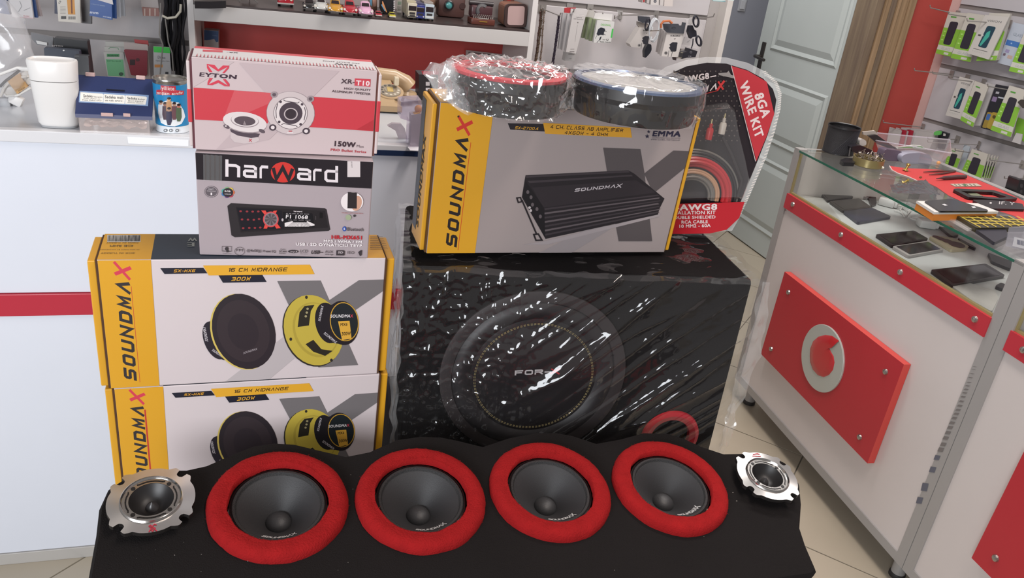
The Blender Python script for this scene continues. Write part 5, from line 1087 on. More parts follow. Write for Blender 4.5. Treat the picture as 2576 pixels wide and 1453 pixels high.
# ------------------------------------------------------------------ rotary telephone, boxes and blisters right of the tweeter box
TP = mat('a98f6e', .28); TPD = mat('7d6f5c', .4)
pz_ = CT.P(*zT(400, 800)); yb = pz_.y; ph = thing('rotary_phone', 'beige rotary dial telephone on the counter behind the tweeter box', 'telephone', V((pz_.x, yb+.09, 1.0205)))
def T(y, x, yy): return zat(y, *zT(x, yy))
xr = T(yb, 540, 780).x; xl = xr-.19
zf = T(yb, 400, 690).z; zt2 = T(yb+.11, 430, 350).z
mb = MB(); prof = [(yb, 1.024), (yb-.002, zf-.004), (yb+.006, zf+.004), (yb+.085, zt2-.012), (yb+.11, zt2-.004), (yb+.15, zt2-.01), (yb+.17, 1.03), (yb+.165, 1.024)]
L1 = [V((xl+(.0 if i in (0, 1, 7) else .012), y, z)) for i, (y, z) in enumerate(prof)]; L2 = [V((xr-(.0 if i in (0, 1, 7) else .018), y, z)) for i, (y, z) in enumerate(prof)]
n = len(prof); mb.add(L1+L2, [tuple(range(n)), tuple(n+i for i in range(n))[::-1]]+[(i, n+i, n+(i+1) % n, (i+1) % n) for i in range(n)], TP); mb.build('phone_body', ph)
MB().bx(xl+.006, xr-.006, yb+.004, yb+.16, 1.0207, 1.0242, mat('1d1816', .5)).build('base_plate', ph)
s0 = V((0, yb+.006, zf+.004)); sn = (V((0, 0, 1))*(.079)+V((0, -1, 0))*(zt2-.012-zf-.004)).normalized(); DP = Plane(s0, sn, V((1, 0, 0))); dc = DP.P(*zT(392, 535)); dr = (DP.P(*zT(560, 560))-dc).length
MB().lathe([(dr, 0), (dr*.99, .002), (dr*.8, .002)], dc, TP, sn, 40).build('dial_rim', ph, True); di = MB().lathe([(dr*.8, .002), (dr*.78, .0045), (dr*.42, .0045), (dr*.4, .006), (0, .006)], dc, mat('8d8170', .35), sn, 40).build('dial_disc', ph, True); di['label'] = 'greyish rotary dial'
for k in range(10):
    an = rad(-60-k*30+60); MB().cyl(dc+(DP.ux*math.cos(an)+DP.uy*math.sin(an))*dr*.61+sn*.0046, dr*.1, .0006, mat('4f4a44' if k > 4 else 'b9b0a0', .4), sn, 12).build('finger_hole', di)
MB().box(dc+sn*.0064, (dr*.42, .02, .0012), mat('b39a5c', .4), Matrix.Rotation(math.atan2(-sn.y, sn.z)*1.0, 3, 'X')).build('dial_label', di)
# handset
hy = yb+.115; e0 = T(hy, 615, 430); hz = T(hy, 480, 345).z
path = [V((xl-.02, hy, hz-.03)), V((xl+.01, hy, hz-.004)), V(((xl+xr)/2, hy, hz+.006)), V((e0.x-.035, hy, hz-.001)), V((e0.x-.012, hy, hz-.016)), V((e0.x-.002, hy, e0.z-.012))]
MB().tube(path, [.024, .018, .015, .017, .024, .026], TP, 16).build('handset', ph, True); MB().lathe([(0, -.004), (.027, -.004), (.029, .004), (.024, .012), (0, .014)], e0+V((-.004, 0, -.03)), TP, V((.2, 0, 1)), 24).build('earpiece', ph, True)
MB().box(T(yb+.06, 470, 405), (.011, .02, .02), mat('cdbfa4', .35), None, .002).build('cradle_prong', ph)
MB().tube([V((e0.x-.01, hy+.02, e0.z-.05)), V((e0.x+.004, hy+.03, 1.06)), V((e0.x-.02, hy+.04, 1.03))], .004, mat('6a4b3c', .4)).build('cord', ph, True)
card('grey_carton', 'grey carton between the telephone and the red black box', 'box', PY(2.08), zT, ((625, 535), (760, 540), (760, 640), (600, 640)), .04, '8d8587')
card('red_black_box', 'black box with a red top beside the bunched film', 'box', PY(2.02), zT, ((745, 325), (980, 330), (980, 640), (745, 640)), .06, '1f1a1c', art=lambda a: (a.poly('9a2f3a', (775, 282), (985, 288), (985, 328), (790, 326)), a.rect('c4bdbd', 828, 488, 876, 520), a.rect('b4aeae', 828, 415, 876, 462)))
# clear blister packs
bl = film('cdbfd6', gloss=.05, rough=.10, haze=.22, tint=.3)
b1 = thing('clear_box', 'clear plastic box holding an orange figure next to the amplifier box', 'clear box', CT.P(*zT(640, 1215)))
yb1 = wloc(b1).y
q = [zat(yb1, *zT(*k)) for k in ((525, 660), (775, 640), (790, 830), (760, 1225), (625, 1225), (640, 900), (520, 860))]
MB().prism(q, V((0, .05, 0)), bl).build('clear_shell', b1); MB().prism([zat(yb1+.01, *zT(*k)) for k in ((655, 820), (780, 800), (760, 1220), (640, 1220))], V((0, .03, 0)), mat('a7a4a6', .5)).build('grey_insert', b1)
MB().ball(zat(yb1+.025, *zT(738, 745)), .008, mat('c98a3e', .6)).build('toy_head', b1, True); MB().prism([zat(yb1+.012, *zT(*k)) for k in ((660, 822), (760, 785), (780, 830))], V((0, .02, 0)), mat('c99a3e', .5)).build('orange_base', b1)
b2 = thing('blister_tray', 'empty clear blister tray leaning at the counter edge', 'blister', CT.P(*zT(560, 1230)))
bt_ = PY(1.66)
MB().prism([bt_.P(*zT(*k)) for k in ((365, 955), (420, 925), (530, 930), (575, 985), (620, 1160), (600, 1200), (560, 1225), (520, 1170), (460, 1010))], V((0, .012, 0)), film('b9aab4', gloss=.06, rough=.12, haze=.35, tint=.3)).build('tray_shell', b2); MB().prism([zat(1.605, *zT(*k)) for k in ((530, 1235), (700, 1290), (660, 1310), (590, 1300), (525, 1255))], V((0, .003, 0)), film('cfc4d2', gloss=.06, rough=.12, haze=.4)).build('tray_lip', b2)
for k in range(2): card('paper_sheet', ('white paper sheet under the clear box', 'second white paper sheet under the clear box')[k], 'paper', PZ(1.0212+.001*k), zT, ((600+8*k, 1190+20*k), (740, 1195+15*k), (760, 1255), (640, 1245+5*k)), .0006, 'cfccd0')
# ------------------------------------------------------------------ shelf ornaments
ST = 1.1421; SP = PZ(ST)
def onshelf(px, py): p = SP.P(px, py); return V((p.x, max(2.775, min(3.0, p.y)), ST))
def blob(mb, c, rows, m, n=14):
    """loft of rounded rectangles: rows (y, z0, z1, halfwidth) front to back"""
    vs = []
    for (y, z0_, z1_, hw) in rows:
        zc, hz_ = (z0_+z1_)/2, (z1_-z0_)/2
        for i in range(n):
            an = 2*PI*i/n; ca, sa = math.cos(an), math.sin(an); ex = .6
            vs.append(c+V((hw*abs(ca)**ex*(1 if ca > 0 else -1), y, zc+hz_*abs(sa)**ex*(1 if sa > 0 else -1))))
    k = len(rows); mb.add(vs, [(j*n+i, j*n+(i+1) % n, (j+1)*n+(i+1) % n, (j+1)*n+i) for j in range(k-1) for i in range(n)]+[tuple(range(n))[::-1], tuple((k-1)*n+i for i in range(n))], m)
CHR = mat('a9a4a2', .2, .9); TYRE = mat('161416', .7); GLS = mat('2a2224', .1)
def beetle(px, py, col, label, s=1.0, low=None):
    c = onshelf(px, py); t = thing('toy_car', label, 'toy car', c, 'rounded toy cars on the shelf'); s *= .023; k = lambda v: v*s
    m = mat(col, .18, coat=.5)
    mb = MB(); blob(mb, c, [(k(-2.05), k(.42), k(.62), k(.35)), (k(-1.95), k(.36), k(.8), k(.62)), (k(-1.3), k(.34), k(1.12), k(.68)), (k(-.7), k(.34), k(1.2), k(.8)), (k(.9), k(.34), k(1.2), k(.8)), (k(1.9), k(.4), k(.9), k(.6)), (k(2.05), k(.45), k(.7), k(.4))], m); mb.build('car_body', t, True)
    mb = MB(); blob(mb, c, [(k(-.85), k(1.05), k(1.25), k(.62)), (k(-.5), k(1.05), k(1.68), k(.6)), (k(0), k(1.05), k(1.86), k(.6)), (k(.7), k(1.05), k(1.72), k(.58)), (k(1.4), k(1.0), k(1.15), k(.5))], m); mb.build('cabin', t, True)
    a_ = [c+V((k(x), k(y), k(z))) for x, y, z in ((-.5, -.86, 1.24), (.5, -.86, 1.24), (.44, -.52, 1.62), (-.44, -.52, 1.62))]; MB().prism(a_, V((0, -.0006, .0003)), GLS).build('windscreen', t)
    for sx in (-1, 1):
        mb = MB(); blob(mb, c+V((k(.78*sx), 0, 0)), [(k(-2.0), k(.4), k(.7), k(.1)), (k(-1.7), k(.32), k(.95), k(.2)), (k(-1.2), k(.3), k(1.0), k(.22)), (k(-.7), k(.3), k(.5), k(.14)), (k(.7), k(.3), k(.5), k(.14)), (k(1.2), k(.3), k(.98), k(.2)), (k(1.8), k(.4), k(.7), k(.12))], m, 10); mb.build('fender', t, True)
        MB().cyl(c+V((k(.72*sx), k(-1.93), k(.78))), k(.15), k(.1), mat('c9c2b8', .15), V((0, -1, .25)), 12).build('headlight', t)
        for yy in (-1.25, 1.25): MB().cyl(c+V((k(.72*sx)-k(.1), k(yy), k(.33))), k(.33), k(.22), TYRE, V((1, 0, 0)), 14).build('wheel', t)
    MB().tube([c+V((k(-.85), k(-2.0), k(.4))), c+V((k(-.6), k(-2.14), k(.4))), c+V((k(.6), k(-2.14), k(.4))), c+V((k(.85), k(-2.0), k(.4)))], k(.07), CHR, 6).build('bumper', t, True)
    return t
beetle(*zB(1585, 130), '1c1a1c', 'black rounded toy car on the shelf', .93); beetle(*zB(1735, 142), 'b9b9b6', 'white rounded toy car on the shelf', 1.05); beetle(*zB(1917, 172), 'b8862a', 'yellow rounded toy car on the shelf', 1.1); beetle(*zB(2105, 190), 'a01f2c', 'red rounded toy car between the yellow and pink ones', 1.1); beetle(*zB(2305, 205), 'c99bb5', 'pink rounded toy car on the shelf', 1.1)
def vehicle(label, px, py, w, h, d, col, low=None, roof=None, name='toy_truck', cat='toy truck', group=None):
    c = onshelf(px, py); t = thing(name, label, cat, c, group); m = mat(col, .25)
    r_ = w*.12; MB().bx(c.x-w/2, c.x+w/2, c.y, c.y+w*.9, c.z+h*.12, c.z+h, m, r_*.4).build('cab', t, True)
    MB().bx(c.x-w*.42, c.x+w*.42, c.y-.0008, c.y+.002, c.z+h*.55, c.z+h*.86, GLS, .0005).build('windscreen', t)
    MB().bx(c.x-w*.46, c.x+w*.46, c.y-.0012, c.y+.002, c.z+h*.16, c.z+h*.30, mat(low or 'b9b4ae', .4), .0008).build('bumper', t); MB().bx(c.x-w*.3, c.x+w*.3, c.y-.0009, c.y+.001, c.z+h*.33, c.z+h*.46, mat('2a2626', .4)).build('grille', t)
    for sx in (-1, 1):
        MB().cyl(c+V((sx*w*.36, -.0008, h*.26)), w*.07, .001, mat('d2ccbf', .2), V((0, -1, 0)), 10).build('headlight', t)
        for yy in (w*.3, d*.8): MB().cyl(c+V((sx*w*.4-w*.08, yy, h*.12)), h*.12, w*.16, TYRE, V((1, 0, 0)), 12).build('wheel', t)
    if d > w: MB().bx(c.x-w*.52, c.x+w*.52, c.y+w*.95, c.y+d, c.z+h*.2, c.z+h*1.1, mat(roof or col, .4), .001).build('cargo_box', t)
    return t
TG = 'toy trucks on the shelf'
vehicle('cream toy truck with a long body on the shelf', *zC(710, 262), .031, .052, .15, 'b8b09c', '3a3634', 'a79e86', group=TG); vehicle('dark blue toy truck between two pale ones', *zC(832, 285), .030, .048, .12, '2a3270', '2a3270', '3c3a58', group=TG); vehicle('white and blue toy truck right of the dark blue one', *zC(942, 288), .031, .053, .12, 'a9b4bb', 'c0c4c4', '8a8078', group=TG)
def tiny(label, px, py, col):
    c = onshelf(px, py); t = thing('tiny_car', label, 'toy car', c); mb = MB(); w = .021
    mb.bx(c.x-w/2, c.x+w/2, c.y, c.y+.045, c.z+.003, c.z+.010, mat(col, .25), .002); mb.build('car_body', t, True); MB().bx(c.x-w*.4, c.x+w*.4, c.y+.012, c.y+.035, c.z+.010, c.z+.016, mat(col, .25), .002).build('cabin', t); MB().bx(c.x-w*.36, c.x+w*.36, c.y+.0112, c.y+.013, c.z+.011, c.z+.015, GLS).build('windscreen', t); MB().bx(c.x-w*.52, c.x+w*.52, c.y-.002, c.y+.001, c.z+.002, c.z+.006, mat('c4bdb6', .2, .4), .0006).build('bumper', t)
    for sx in (-1, 1):
        for yy in (.009, .036): MB().cyl(c+V((sx*w*.4-.002, yy, .0035)), .0035, .004, TYRE, V((1, 0, 0)), 10).build('wheel', t)
tiny('tiny red car on the shelf right of the pink one', *zC(275, 222), 'a01f2c'); tiny('tiny yellow car on the shelf left of the trucks', *zC(475, 258), 'b0a52e')
# red camper van
c = onshelf(*zB(1280, 88)); t = thing('toy_van', 'red and white toy camper van on the shelf', 'toy van', c)
MB().bx(c.x-.026, c.x+.026, c.y, c.y+.11, c.z+.008, c.z+.034, mat('a8202e', .2, coat=.5), .006).build('van_body', t, True); MB().bx(c.x-.0255, c.x+.0255, c.y+.002, c.y+.108, c.z+.034, c.z+.056, mat('c4bcb8', .3), .006).build('roof', t, True)
MB().bx(c.x-.021, c.x+.021, c.y+.001, c.y+.003, c.z+.036, c.z+.049, GLS, .001).build('windscreen', t); MB().prism([c+V(q) for q in ((-.008, -.0006, .034), (.008, -.0006, .034), (0, -.0006, .018))], V((0, .002, 0)), mat('cfc6c4', .3)).build('white_chevron', t)
for sx in (-1, 1):
    MB().cyl(c+V((sx*.018, .0, .023)), .004, .0015, mat('c9c2b0', .2), V((0, -1, 0)), 12).build('headlight', t)
    for yy in (.02, .09): MB().cyl(c+V((sx*.02-.004, yy, .008)), .008, .008, TYRE, V((1, 0, 0)), 12).build('wheel', t)
MB().bx(c.x-.027, c.x+.027, c.y-.003, c.y+.002, c.z+.007, c.z+.012, mat('b9b4b0', .25, .5), .001).build('bumper', t)
# brown camera, typewriter, little television
c = onshelf(*zC(1215, 232)); t = thing('toy_camera', 'brown leather toy camera with a teal lens on the shelf', 'camera', c); LB = mat('4a302c', .5, bump=.2)
MB().bx(c.x-.052, c.x+.048, c.y, c.y+.05, c.z, c.z+.075, LB, .012).build('camera_body', t, True); lc = zat(c.y-.008, *zC(1185, 68)); MB().lathe([(.017, .012), (.017, 0), (.013, -.002), (.012, .002)], lc+V((0, .012, 0))-V((0, .012, 0)), mat('2a2224', .3), V((0, 1, 0)), 28).build('lens_ring', t, True); MB().lathe([(0, -.001), (.007, 0), (.0122, .003)], lc, mat('4f8f8f', .2), V((0, 1, 0)), 24).build('lens', t, True)
MB().cyl(zat(c.y-.002, *zC(1360, 80)), .011, .008, mat('3a2624', .4), V((0, 1, 0)), 20).build('side_knob', t, True); MB().bx(c.x-.03, c.x+.02, c.y+.01, c.y+.04, c.z+.075, c.z+.086, mat('3a2624', .4), .003).build('view_finder', t, True)
c = onshelf(*zC(1665, 352)); c.y = 2.79; t = thing('toy_typewriter', 'miniature brown typewriter with silver keys on the shelf', 'typewriter', c); TB = mat('5a2f26', .3)
MB().bx(c.x-.042, c.x+.042, c.y, c.y+.07, c.z, c.z+.02, TB, .003).build('drawer_base', t, True); MB().bx(c.x-.014, c.x+.014, c.y-.0015, c.y+.001, c.z+.010, c.z+.0135, mat('c9a04a', .25, .8)).build('brass_pull', t); MB().bx(c.x-.038, c.x+.038, c.y+.03, c.y+.08, c.z+.02, c.z+.06, mat('43262a', .35), .006).build('housing', t, True)
MB().lathe([(.024, 0), (.021, .002), (.012, .003)], c+V((0, .0285, .046)), mat('2b2a2e', .4), V((0, -1, .3)), 24, a0=PI, a1=2*PI).build('type_basket', t)
for r_ in range(3):
    for k in range(10): MB().cyl(c+V((-.034+.0075*k+.002*(r_ % 2), .006+.007*r_, .0215+.004*r_)), .0026, .0022, mat('a9a29e', .25, .7), V((0, -.3, 1)), 8).build('key', t)
MB().bx(c.x-.018, c.x+.018, c.y+.0005, c.y+.004, c.z+.0205, c.z+.0225, mat('c0b8b2', .3, .5)).build('space_bar', t); MB().cyl(c+V((-.043, .055, .066)), .008, .086, mat('2b2426', .4), V((1, 0, 0)), 16).build('roller', t, True)
c = onshelf(*zC(2085, 380)); c.y = SP.P(*zC(2085, 366)).y; w = .056; t = thing('toy_television', 'brown retro toy television with a rounded pale screen', 'toy television', c); FP = PY(c.y)
o1 = flat(FP, zC, ((1950, 70), (2235, 70), (2215, 375), (1930, 370)), .016); up_ = V((-.010, 0, max(0, ST+.0006-min(p.z for p in o1)))); o1 = [p+up_ for p in o1]; MB().prism(o1, V((0, .012, 0)), mat('3b2a28', .3)).build('bezel', t); o2 = [p_+up_ for p_ in flat(FP, zC, ((1985, 95), (2200, 98), (2182, 345), (1970, 340)), .010)]; MB().prism([p+V((0, -.0008, 0)) for p in o2], V((0, .002, 0)), mat('a98f8c', .25)).build('screen', t)
o3 = [p+V((0, .012, 0)) for p in o1]; MB().prism([p*.97+(sum(o3, V((0, 0, 0)))/len(o3))*.03 for p in o3], V((0, .09, 0)), mat('8a5a44', .45)).build('wooden_case', t)
# other ornaments cut by the top edge
c = onshelf(*zC(380, 185)); t = thing('black_ornament', 'black rounded ornament with a painted boat and white dots', 'ornament', c); mb = MB(); blob(mb, c, [(0, .0, .075, .022), (.006, 0, .085, .025), (.04, 0, .085, .025), (.05, .004, .075, .02)], mat('17161b', .25)); mb.build('ornament_body', t, True)
a = Art(PY(c.y-.0002), zC); a.poly('4a90b8', (300, 60), (318, 55), (372, 150), (345, 140)); a.poly('c98a5a', (315, 15), (328, 20), (382, 160), (368, 158), (318, 70)); [a.ell('c9c4c4', 472, 15+i*24, 11, 9, seg=8) for i in range(6)]; a.build('painted_face', t)
card('wooden_figure_block', 'small wooden picture block behind the tiny red car', 'ornament', PY(2.95), zC, ((140, -40), (250, -40), (250, 140), (150, 130)), .02, mat('7a5a48', .6), art=lambda a: (a.poly('5f93b0', (150, -20), (185, -20), (185, 85), (160, 60)), a.poly('b98a78', (190, -20), (240, -20), (240, 80), (205, 90))))
card('postcard', 'pale printed postcard standing behind the black ornament', 'card', PY(2.97), zC, ((510, -40), (575, -40), (565, 165), (505, 160)), .003, 'a8a39c', art=lambda a: (a.poly('7a8a7a', (520, 20), (565, 20), (562, 60), (520, 60)), [a.line('5a5856', [(515, 90+i*16), (560, 92+i*16)], 4) for i in range(4)]))
card('seashell_ornament', 'tan crumpled ornament behind the white toy truck', 'ornament', PY(2.98), zC, ((820, -60), (1010, -60), (1025, 60), (985, 130), (930, 110), (860, 60)), .03, mat('8a6a58', .7, bump=.4, bscale=40))
card('red_ornament', 'red and brown ornament behind the toy television', 'ornament', PY(2.99), zC, ((1900, -60), (2110, -60), (2200, 30), (2190, 80), (1960, 70), (1900, 60)), .02, mat('7a4a40', .5), art=lambda a: a.poly('a83a34', (1940, -40), (1990, -40), (1975, 40), (1935, 30)))
card('dark_ornament', 'dark flat ornament at the left end of the shelf', 'ornament', SP.off(.02), zB, ((95, -60), (505, -60), (505, 12), (300, 20), (100, 16)), .02, mat('1b1a1e', .3))
c = onshelf(*zB(800, 25)); t = thing('tripod_ornament', 'black bowl shaped ornament on splayed wire legs', 'ornament', c); MB().lathe([(0, .012), (.018, .014), (.026, .024), (.028, .04)], c, mat('17161b', .35), seg=28).build('bowl', t, True)
for an in (-2.6, -.5, 1.5): MB().tube([c+V((0, 0, .02)), c+V((.034*math.cos(an), .034*math.sin(an), .0018))], .0015, mat('8d8a88', .3, .6), 6).build('leg', t)
# carton and certificate below the shelf
card('blue_white_carton', 'blue and white carton under the left end of the shelf', 'box', PY(2.96), zB, ((225, 386), (410, 400), (410, 900), (225, 900)), .05, 'a9a4a4', art=lambda a: (a.poly('31507e', (226, 389), (410, 403), (408, 540), (380, 545), (355, 505), (300, 515), (250, 520), (226, 518)), a.text('6f88ac', 'Tazino', (398, 460), (330, 455), (398, 470), .02)))
t = card('framed_certificate', 'pale framed certificate on the red back panel', 'picture', PY(3.07), zC, ((1405, 648), (1960, 712), (1940, 1000), (1385, 930)), .006, mat('a59492', .5), art=lambda a: (a.poly('5a4a48', (1435, 670), (1935, 722), (1918, 975), (1412, 905)), a.poly('a09896', (1455, 690), (1920, 738), (1902, 955), (1432, 885))))
# ------------------------------------------------------------------ hooks and goods on the middle slatted panel
HK = mat('8a8683', .4, .2)
def hook(label, base, tip, bend=.012, pl=None, group='wire hooks'):
    t = thing('display_hook', label, 'hook', base, group); d = (tip-base).normalized(); up = V((0, 0, 1))
    MB().tube([base, tip, tip+d*.006+up*bend], .0022, HK, 6).build('prong', t, True)
    n = (V((d.x, d.y, 0))).normalized(); sd = V((-n.y, n.x, 0)); c = base+n*.002
    MB().prism([c+sd*.012+up*.016, c-sd*.012+up*.016, c-sd*.012-up*.016, c+sd*.012-up*.016], n*-.0015, HK).build('bracket', t); return t
def mhook(label, b, tp, yt=2.86): return hook(label, PY(YS-.001).P(*zD(*b)), PY(yt).P(*zD(*tp)))
mhook('short wire hook holding the bead necklaces', (108, 118), (128, 140), 2.935); mhook('wire hook holding the dark prayer beads', (135, 120), (350, 205), 2.92); mhook('wire hook holding the narrow white boxes', (480, 100), (530, 155), 2.85); mhook('wire hook holding the travel charger packs', (745, 110), (900, 205), 2.82)
mhook('empty wire hook between the charger packs', (1125, 190), (1060, 240), 2.85); mhook('wire hook over the left black charger boxes', (1600, 190), (1150, 195), 2.90); mhook('curled wire hook beside the white end board', (2060, 250), (2340, 215), 2.88)
M1 = PY(2.86)
def mh(name, label, pts, th, m, art=None, y=2.86, group=None, cat='box', z=zD, r=0): return card(name, label, cat, PY(y), z, pts, th, m, group, r, art)
# bead strings
def beads(label, pts, r, m, y, group, n=34):
    P_ = [PY(y).P(*zD(*q)) for q in pts]; t = thing('bead_string', label, 'bead string', P_[-1], group); segs = len(P_)-1
    mb = MB()
    for k in range(n):
        f = k/(n-1)*segs; i = min(int(f), segs-1); p = P_[i]*(1-f+i)+P_[i+1]*(f-i); mb.ball(p, r*(1 if k % 5 else 1.3), m, seg=8)
    mb.build('beads', t, True)['kind'] = 'stuff'; MB().tube(P_, .0006, mat('3a3230', .6), 5).build('string', t)
BG = 'bead strings beside the shelf unit'
beads('dark purple prayer bead string on the second hook', ((335, 215), (320, 350), (300, 500), (275, 690), (245, 850)), .0032, mat('2a2030', .3), 2.93, BG, 60); beads('second dark purple strand beside the prayer beads', ((345, 215), (335, 360), (312, 520), (285, 700), (265, 845)), .0032, mat('2a2030', .3), 2.925, BG, 60)
beads('brown and gold bead necklace against the shelf upright', ((120, 130), (110, 300), (95, 420), (80, 560), (60, 700), (40, 800)), .0040, mat('5a4a3c', .3, .2), 2.95, BG, 34); beads('silver and red bead necklace beside the brown one', ((150, 150), (135, 330), (125, 430), (120, 600), (105, 720), (95, 810)), .0036, mat('7a6a60', .25, .5), 2.94, BG, 36); beads('amber bead necklace beneath the other necklaces', ((100, 160), (90, 330), (70, 450), (55, 620), (30, 780)), .0034, mat('5a3a32', .3), 2.965, BG, 34)
# narrow white boxes
for k in range(3):
    mh('cable_box', ('front narrow white cable box on the second hook', 'second narrow white cable box behind the front one', 'rearmost narrow white cable box')[k], ((515-62*k, 190-12*k), (688-60*k, 205-12*k), (560-70*k, 695-20*k), (432-50*k, 672-20*k)), .012, ('b5b1b0', 'a9a6a7', '9f9c9d')[k], (lambda a: (a.text('55504f', 'Lightning', (565, 228), (638, 232), (566, 216), .01), a.text('55504f', 'USB Transmission', (530, 248), (655, 258), (531, 236), .01), a.rect('6a6564', 577, 285, 592, 298), a.line('8f8b8a', [(580, 320), (548, 540)], 4), a.rect('777271', 478, 662, 540, 675), a.rect('8a8584', 488, 632, 540, 638))) if k == 0 else None, 2.85+.03*k, 'narrow white cable boxes')
for k in range(2): mh('red_header_card', ('red header card above the narrow white boxes', 'second red header card behind the first')[k], ((415+70*k, 100), (490+70*k, 98), (470+70*k, 175), (408+70*k, 165)), .004, 'a33438', None, 2.93, 'red header cards', 'card')
mh('header_card', 'white header card above the narrow boxes', ((495, 112), (720, 130), (690, 215), (490, 180)), .003, 'b9b5b4', None, 2.875, None, 'card')
mh('white_box', 'small white box hanging below the narrow boxes', ((430, 680), (568, 690), (545, 790), (410, 785)), .03, 'b0aeae', lambda a: (a.line('7a7675', [(465, 685), (540, 692), (535, 708), (462, 702)], 8), a.text('6a6665', 'e box', (475, 762), (505, 763), (475, 752), .01)), 2.90)
# travel charger packs
def ca(a):
    a.text('6fae5c', 'ORIGINAL', (880, 332), (1012, 340), (884, 306), .02); a.poly('20242e', (850, 375), (885, 355), (935, 370), (940, 400), (925, 415), (920, 455), (880, 450), (850, 462), (828, 440)); a.line('20242e', [(930, 400), (958, 408)], 5); a.line('20242e', [(922, 440), (945, 452)], 5)
    a.line('20242e', [(835, 455), (812, 500)], 4); a.poly('20242e', (868, 490), (885, 470), (892, 478), (875, 520), (862, 518)); a.line('20242e', [(865, 515), (830, 552)], 5); a.poly('3fae4c', (1028, 370), (1048, 372), (1028, 490), (1010, 486)); a.text('3a3a3a', 'TRAVEL CHARGER', (866, 548), (1010, 556), (868, 532), .02); a.ell('3a3a3a', 968, 512, 14, 14); a.ell('c6c4c2', 968, 508, 8, 10); a.text('6a6a6a', 'SMART', (905, 520), (945, 521), (906, 506), .01)
for k in range(4):
    d = 50*k
    mh('travel_charger_pack', ('front white travel charger pack with green lettering', 'second travel charger pack with a green edge', 'third travel charger pack with a green edge', 'rearmost travel charger pack with a green edge')[k], ((838-d, 262-14*k), (1062-d, 285-14*k), (1012-d, 560-22*k), (788-d, 552-20*k)), .014, 'c0c0be' if k == 0 else '7f8a6c', ca if k == 0 else None, 2.80+.04*k, 'travel charger packs')
mh('charger_header_card', 'white header card on the travel charger packs', ((815, 165), (1035, 185), (1025, 270), (790, 240)), .003, 'c4c2c0', None, 2.815, None, 'card'); mh('charger_header_card', 'shorter white header card behind the first', ((705, 125), (800, 135), (800, 240), (690, 205)), .003, 'aeaaa6', None, 2.90, None, 'card')
# black and white charger boxes
def sub(a, ox=0, oy=0, s=1.0):
    f = lambda x, y: (1170+ox+(x-1170)*s, 740+oy+(y-740)*s)
    a.text('2c2a2c', 'SUBZERO', f(1080, 778), f(1290, 784), f(1083, 752), .05); a.poly('2c2a2c', f(1150, 822), f(1168, 832), f(1178, 824), f(1196, 822), f(1175, 850)); a.poly('2c2c33', f(1128, 905), f(1215, 908), f(1235, 918), f(1205, 1095), f(1180, 1108), f(1085, 1105), f(1085, 1080), f(1048, 1018), f(1072, 1005), f(1075, 985), f(1058, 955), f(1085, 935))
    a.ell('4a484a', *f(985, 1138), 36*s, 34*s); a.ell('a8a4a4', *f(985, 1138), 30*s, 28*s); a.ell('4a484a', *f(985, 1138), 24*s, 22*s); a.line('2c2c33', [f(1050, 1085), f(1040, 1140), f(1028, 1215)], 9*s); a.line('2c2c33', [f(1125, 1110), f(1110, 1160), f(1095, 1218)], 10*s)
for k in range(3):
    mh('charger_box', ('front white charger box with a black plug picture', 'second white charger box behind the front one', 'rearmost white charger box of the right stack')[k], ((1008-55*k, 700-40*k), (1380-55*k, 722-40*k), (1238-30*k, 1228-10*k), (888-40*k, 1208-40*k)), .02, ('c4bfbc', 'aaa4a2', '9c9694')[k], (lambda a: sub(a)) if k == 0 else None, 2.82+.03*k, 'white charger boxes', 'box', zU)
mh('charger_box', 'left white charger box half hidden by the white cable', ((420, 600), (720, 640), (560, 1030), (240, 1012), (205, 945)), .04, 'b3aeab', lambda a: sub(a, -600, -110, .86), 2.84, None, 'box', zU)
mh('plastic_hanger', 'dark grey plastic hanger on top of the front charger box', ((925, 510), (1255, 515), (1275, 548), (1330, 550), (1345, 480), (1415, 490), (1370, 722), (1010, 698), (950, 640)), .006, mat('42444b', .4), lambda a: (a.line('2c2e34', [(1110, 600), (1190, 590)], 8), a.ell('2c2e34', 1150, 600, 45, 26, rin=.8)), 2.815, None, 'hanger', zU)
mh('plastic_hanger', 'dark grey plastic hanger on the left charger box', ((390, 345), (640, 365), (640, 490), (480, 490), (395, 450)), .006, mat('3a3c43', .4), None, 2.86, None, 'hanger', zU); mh('carton_top', 'open carton top under the left hanger', ((372, 460), (480, 490), (600, 510), (590, 630), (410, 585), (372, 540)), .01, '8a837e', None, 2.87, None, 'box', zU)
P_ = [PY(2.80).P(*zU(*q)) for q in ((880, 600), (880, 520), (930, 460), (1060, 450), (1115, 500))]; o = MB().tube(P_, .0045, mat('b0643c', .5), 8).build('orange_strap', None, True, loc=P_[0]); setp(o, 'orange strap loop above the charger boxes', 'strap')
# white and black cables
def coil(name, label, c, rx, ry, rot, n, r, m, y, extra=()):
    t = thing(name, label, 'cable', PY(y).P(*zU(*c)))
    for k in range(n):
        a0 = k*.5; pts = []
        for i in range(36):
            an = 2*PI*i/36; x = rx*(1-.1*k)*math.cos(an); yy = ry*(1-.06*k)*math.sin(an); cr, sr = math.cos(rad(rot+5*k)), math.sin(rad(rot+5*k)); pts.append(PY(y-.003*k).P(*zU(c[0]+x*cr-yy*sr, c[1]+x*sr+yy*cr)))
        MB().tube(pts, r, m, 6, True).build('loop', t, True)
    for (q, s) in extra: MB().box(PY(y-.012).P(*zU(*q)), s, m, None, .0008).build('connector', t)
    return t
coil('charging_cable', 'white charging cable coiled over the left charger box', (730, 645), 105, 258, 6, 3, .0020, mat('b9bcc0', .35), 2.76, (((660, 830), (.006, .004, .014)), ((688, 610), (.005, .004, .012))))
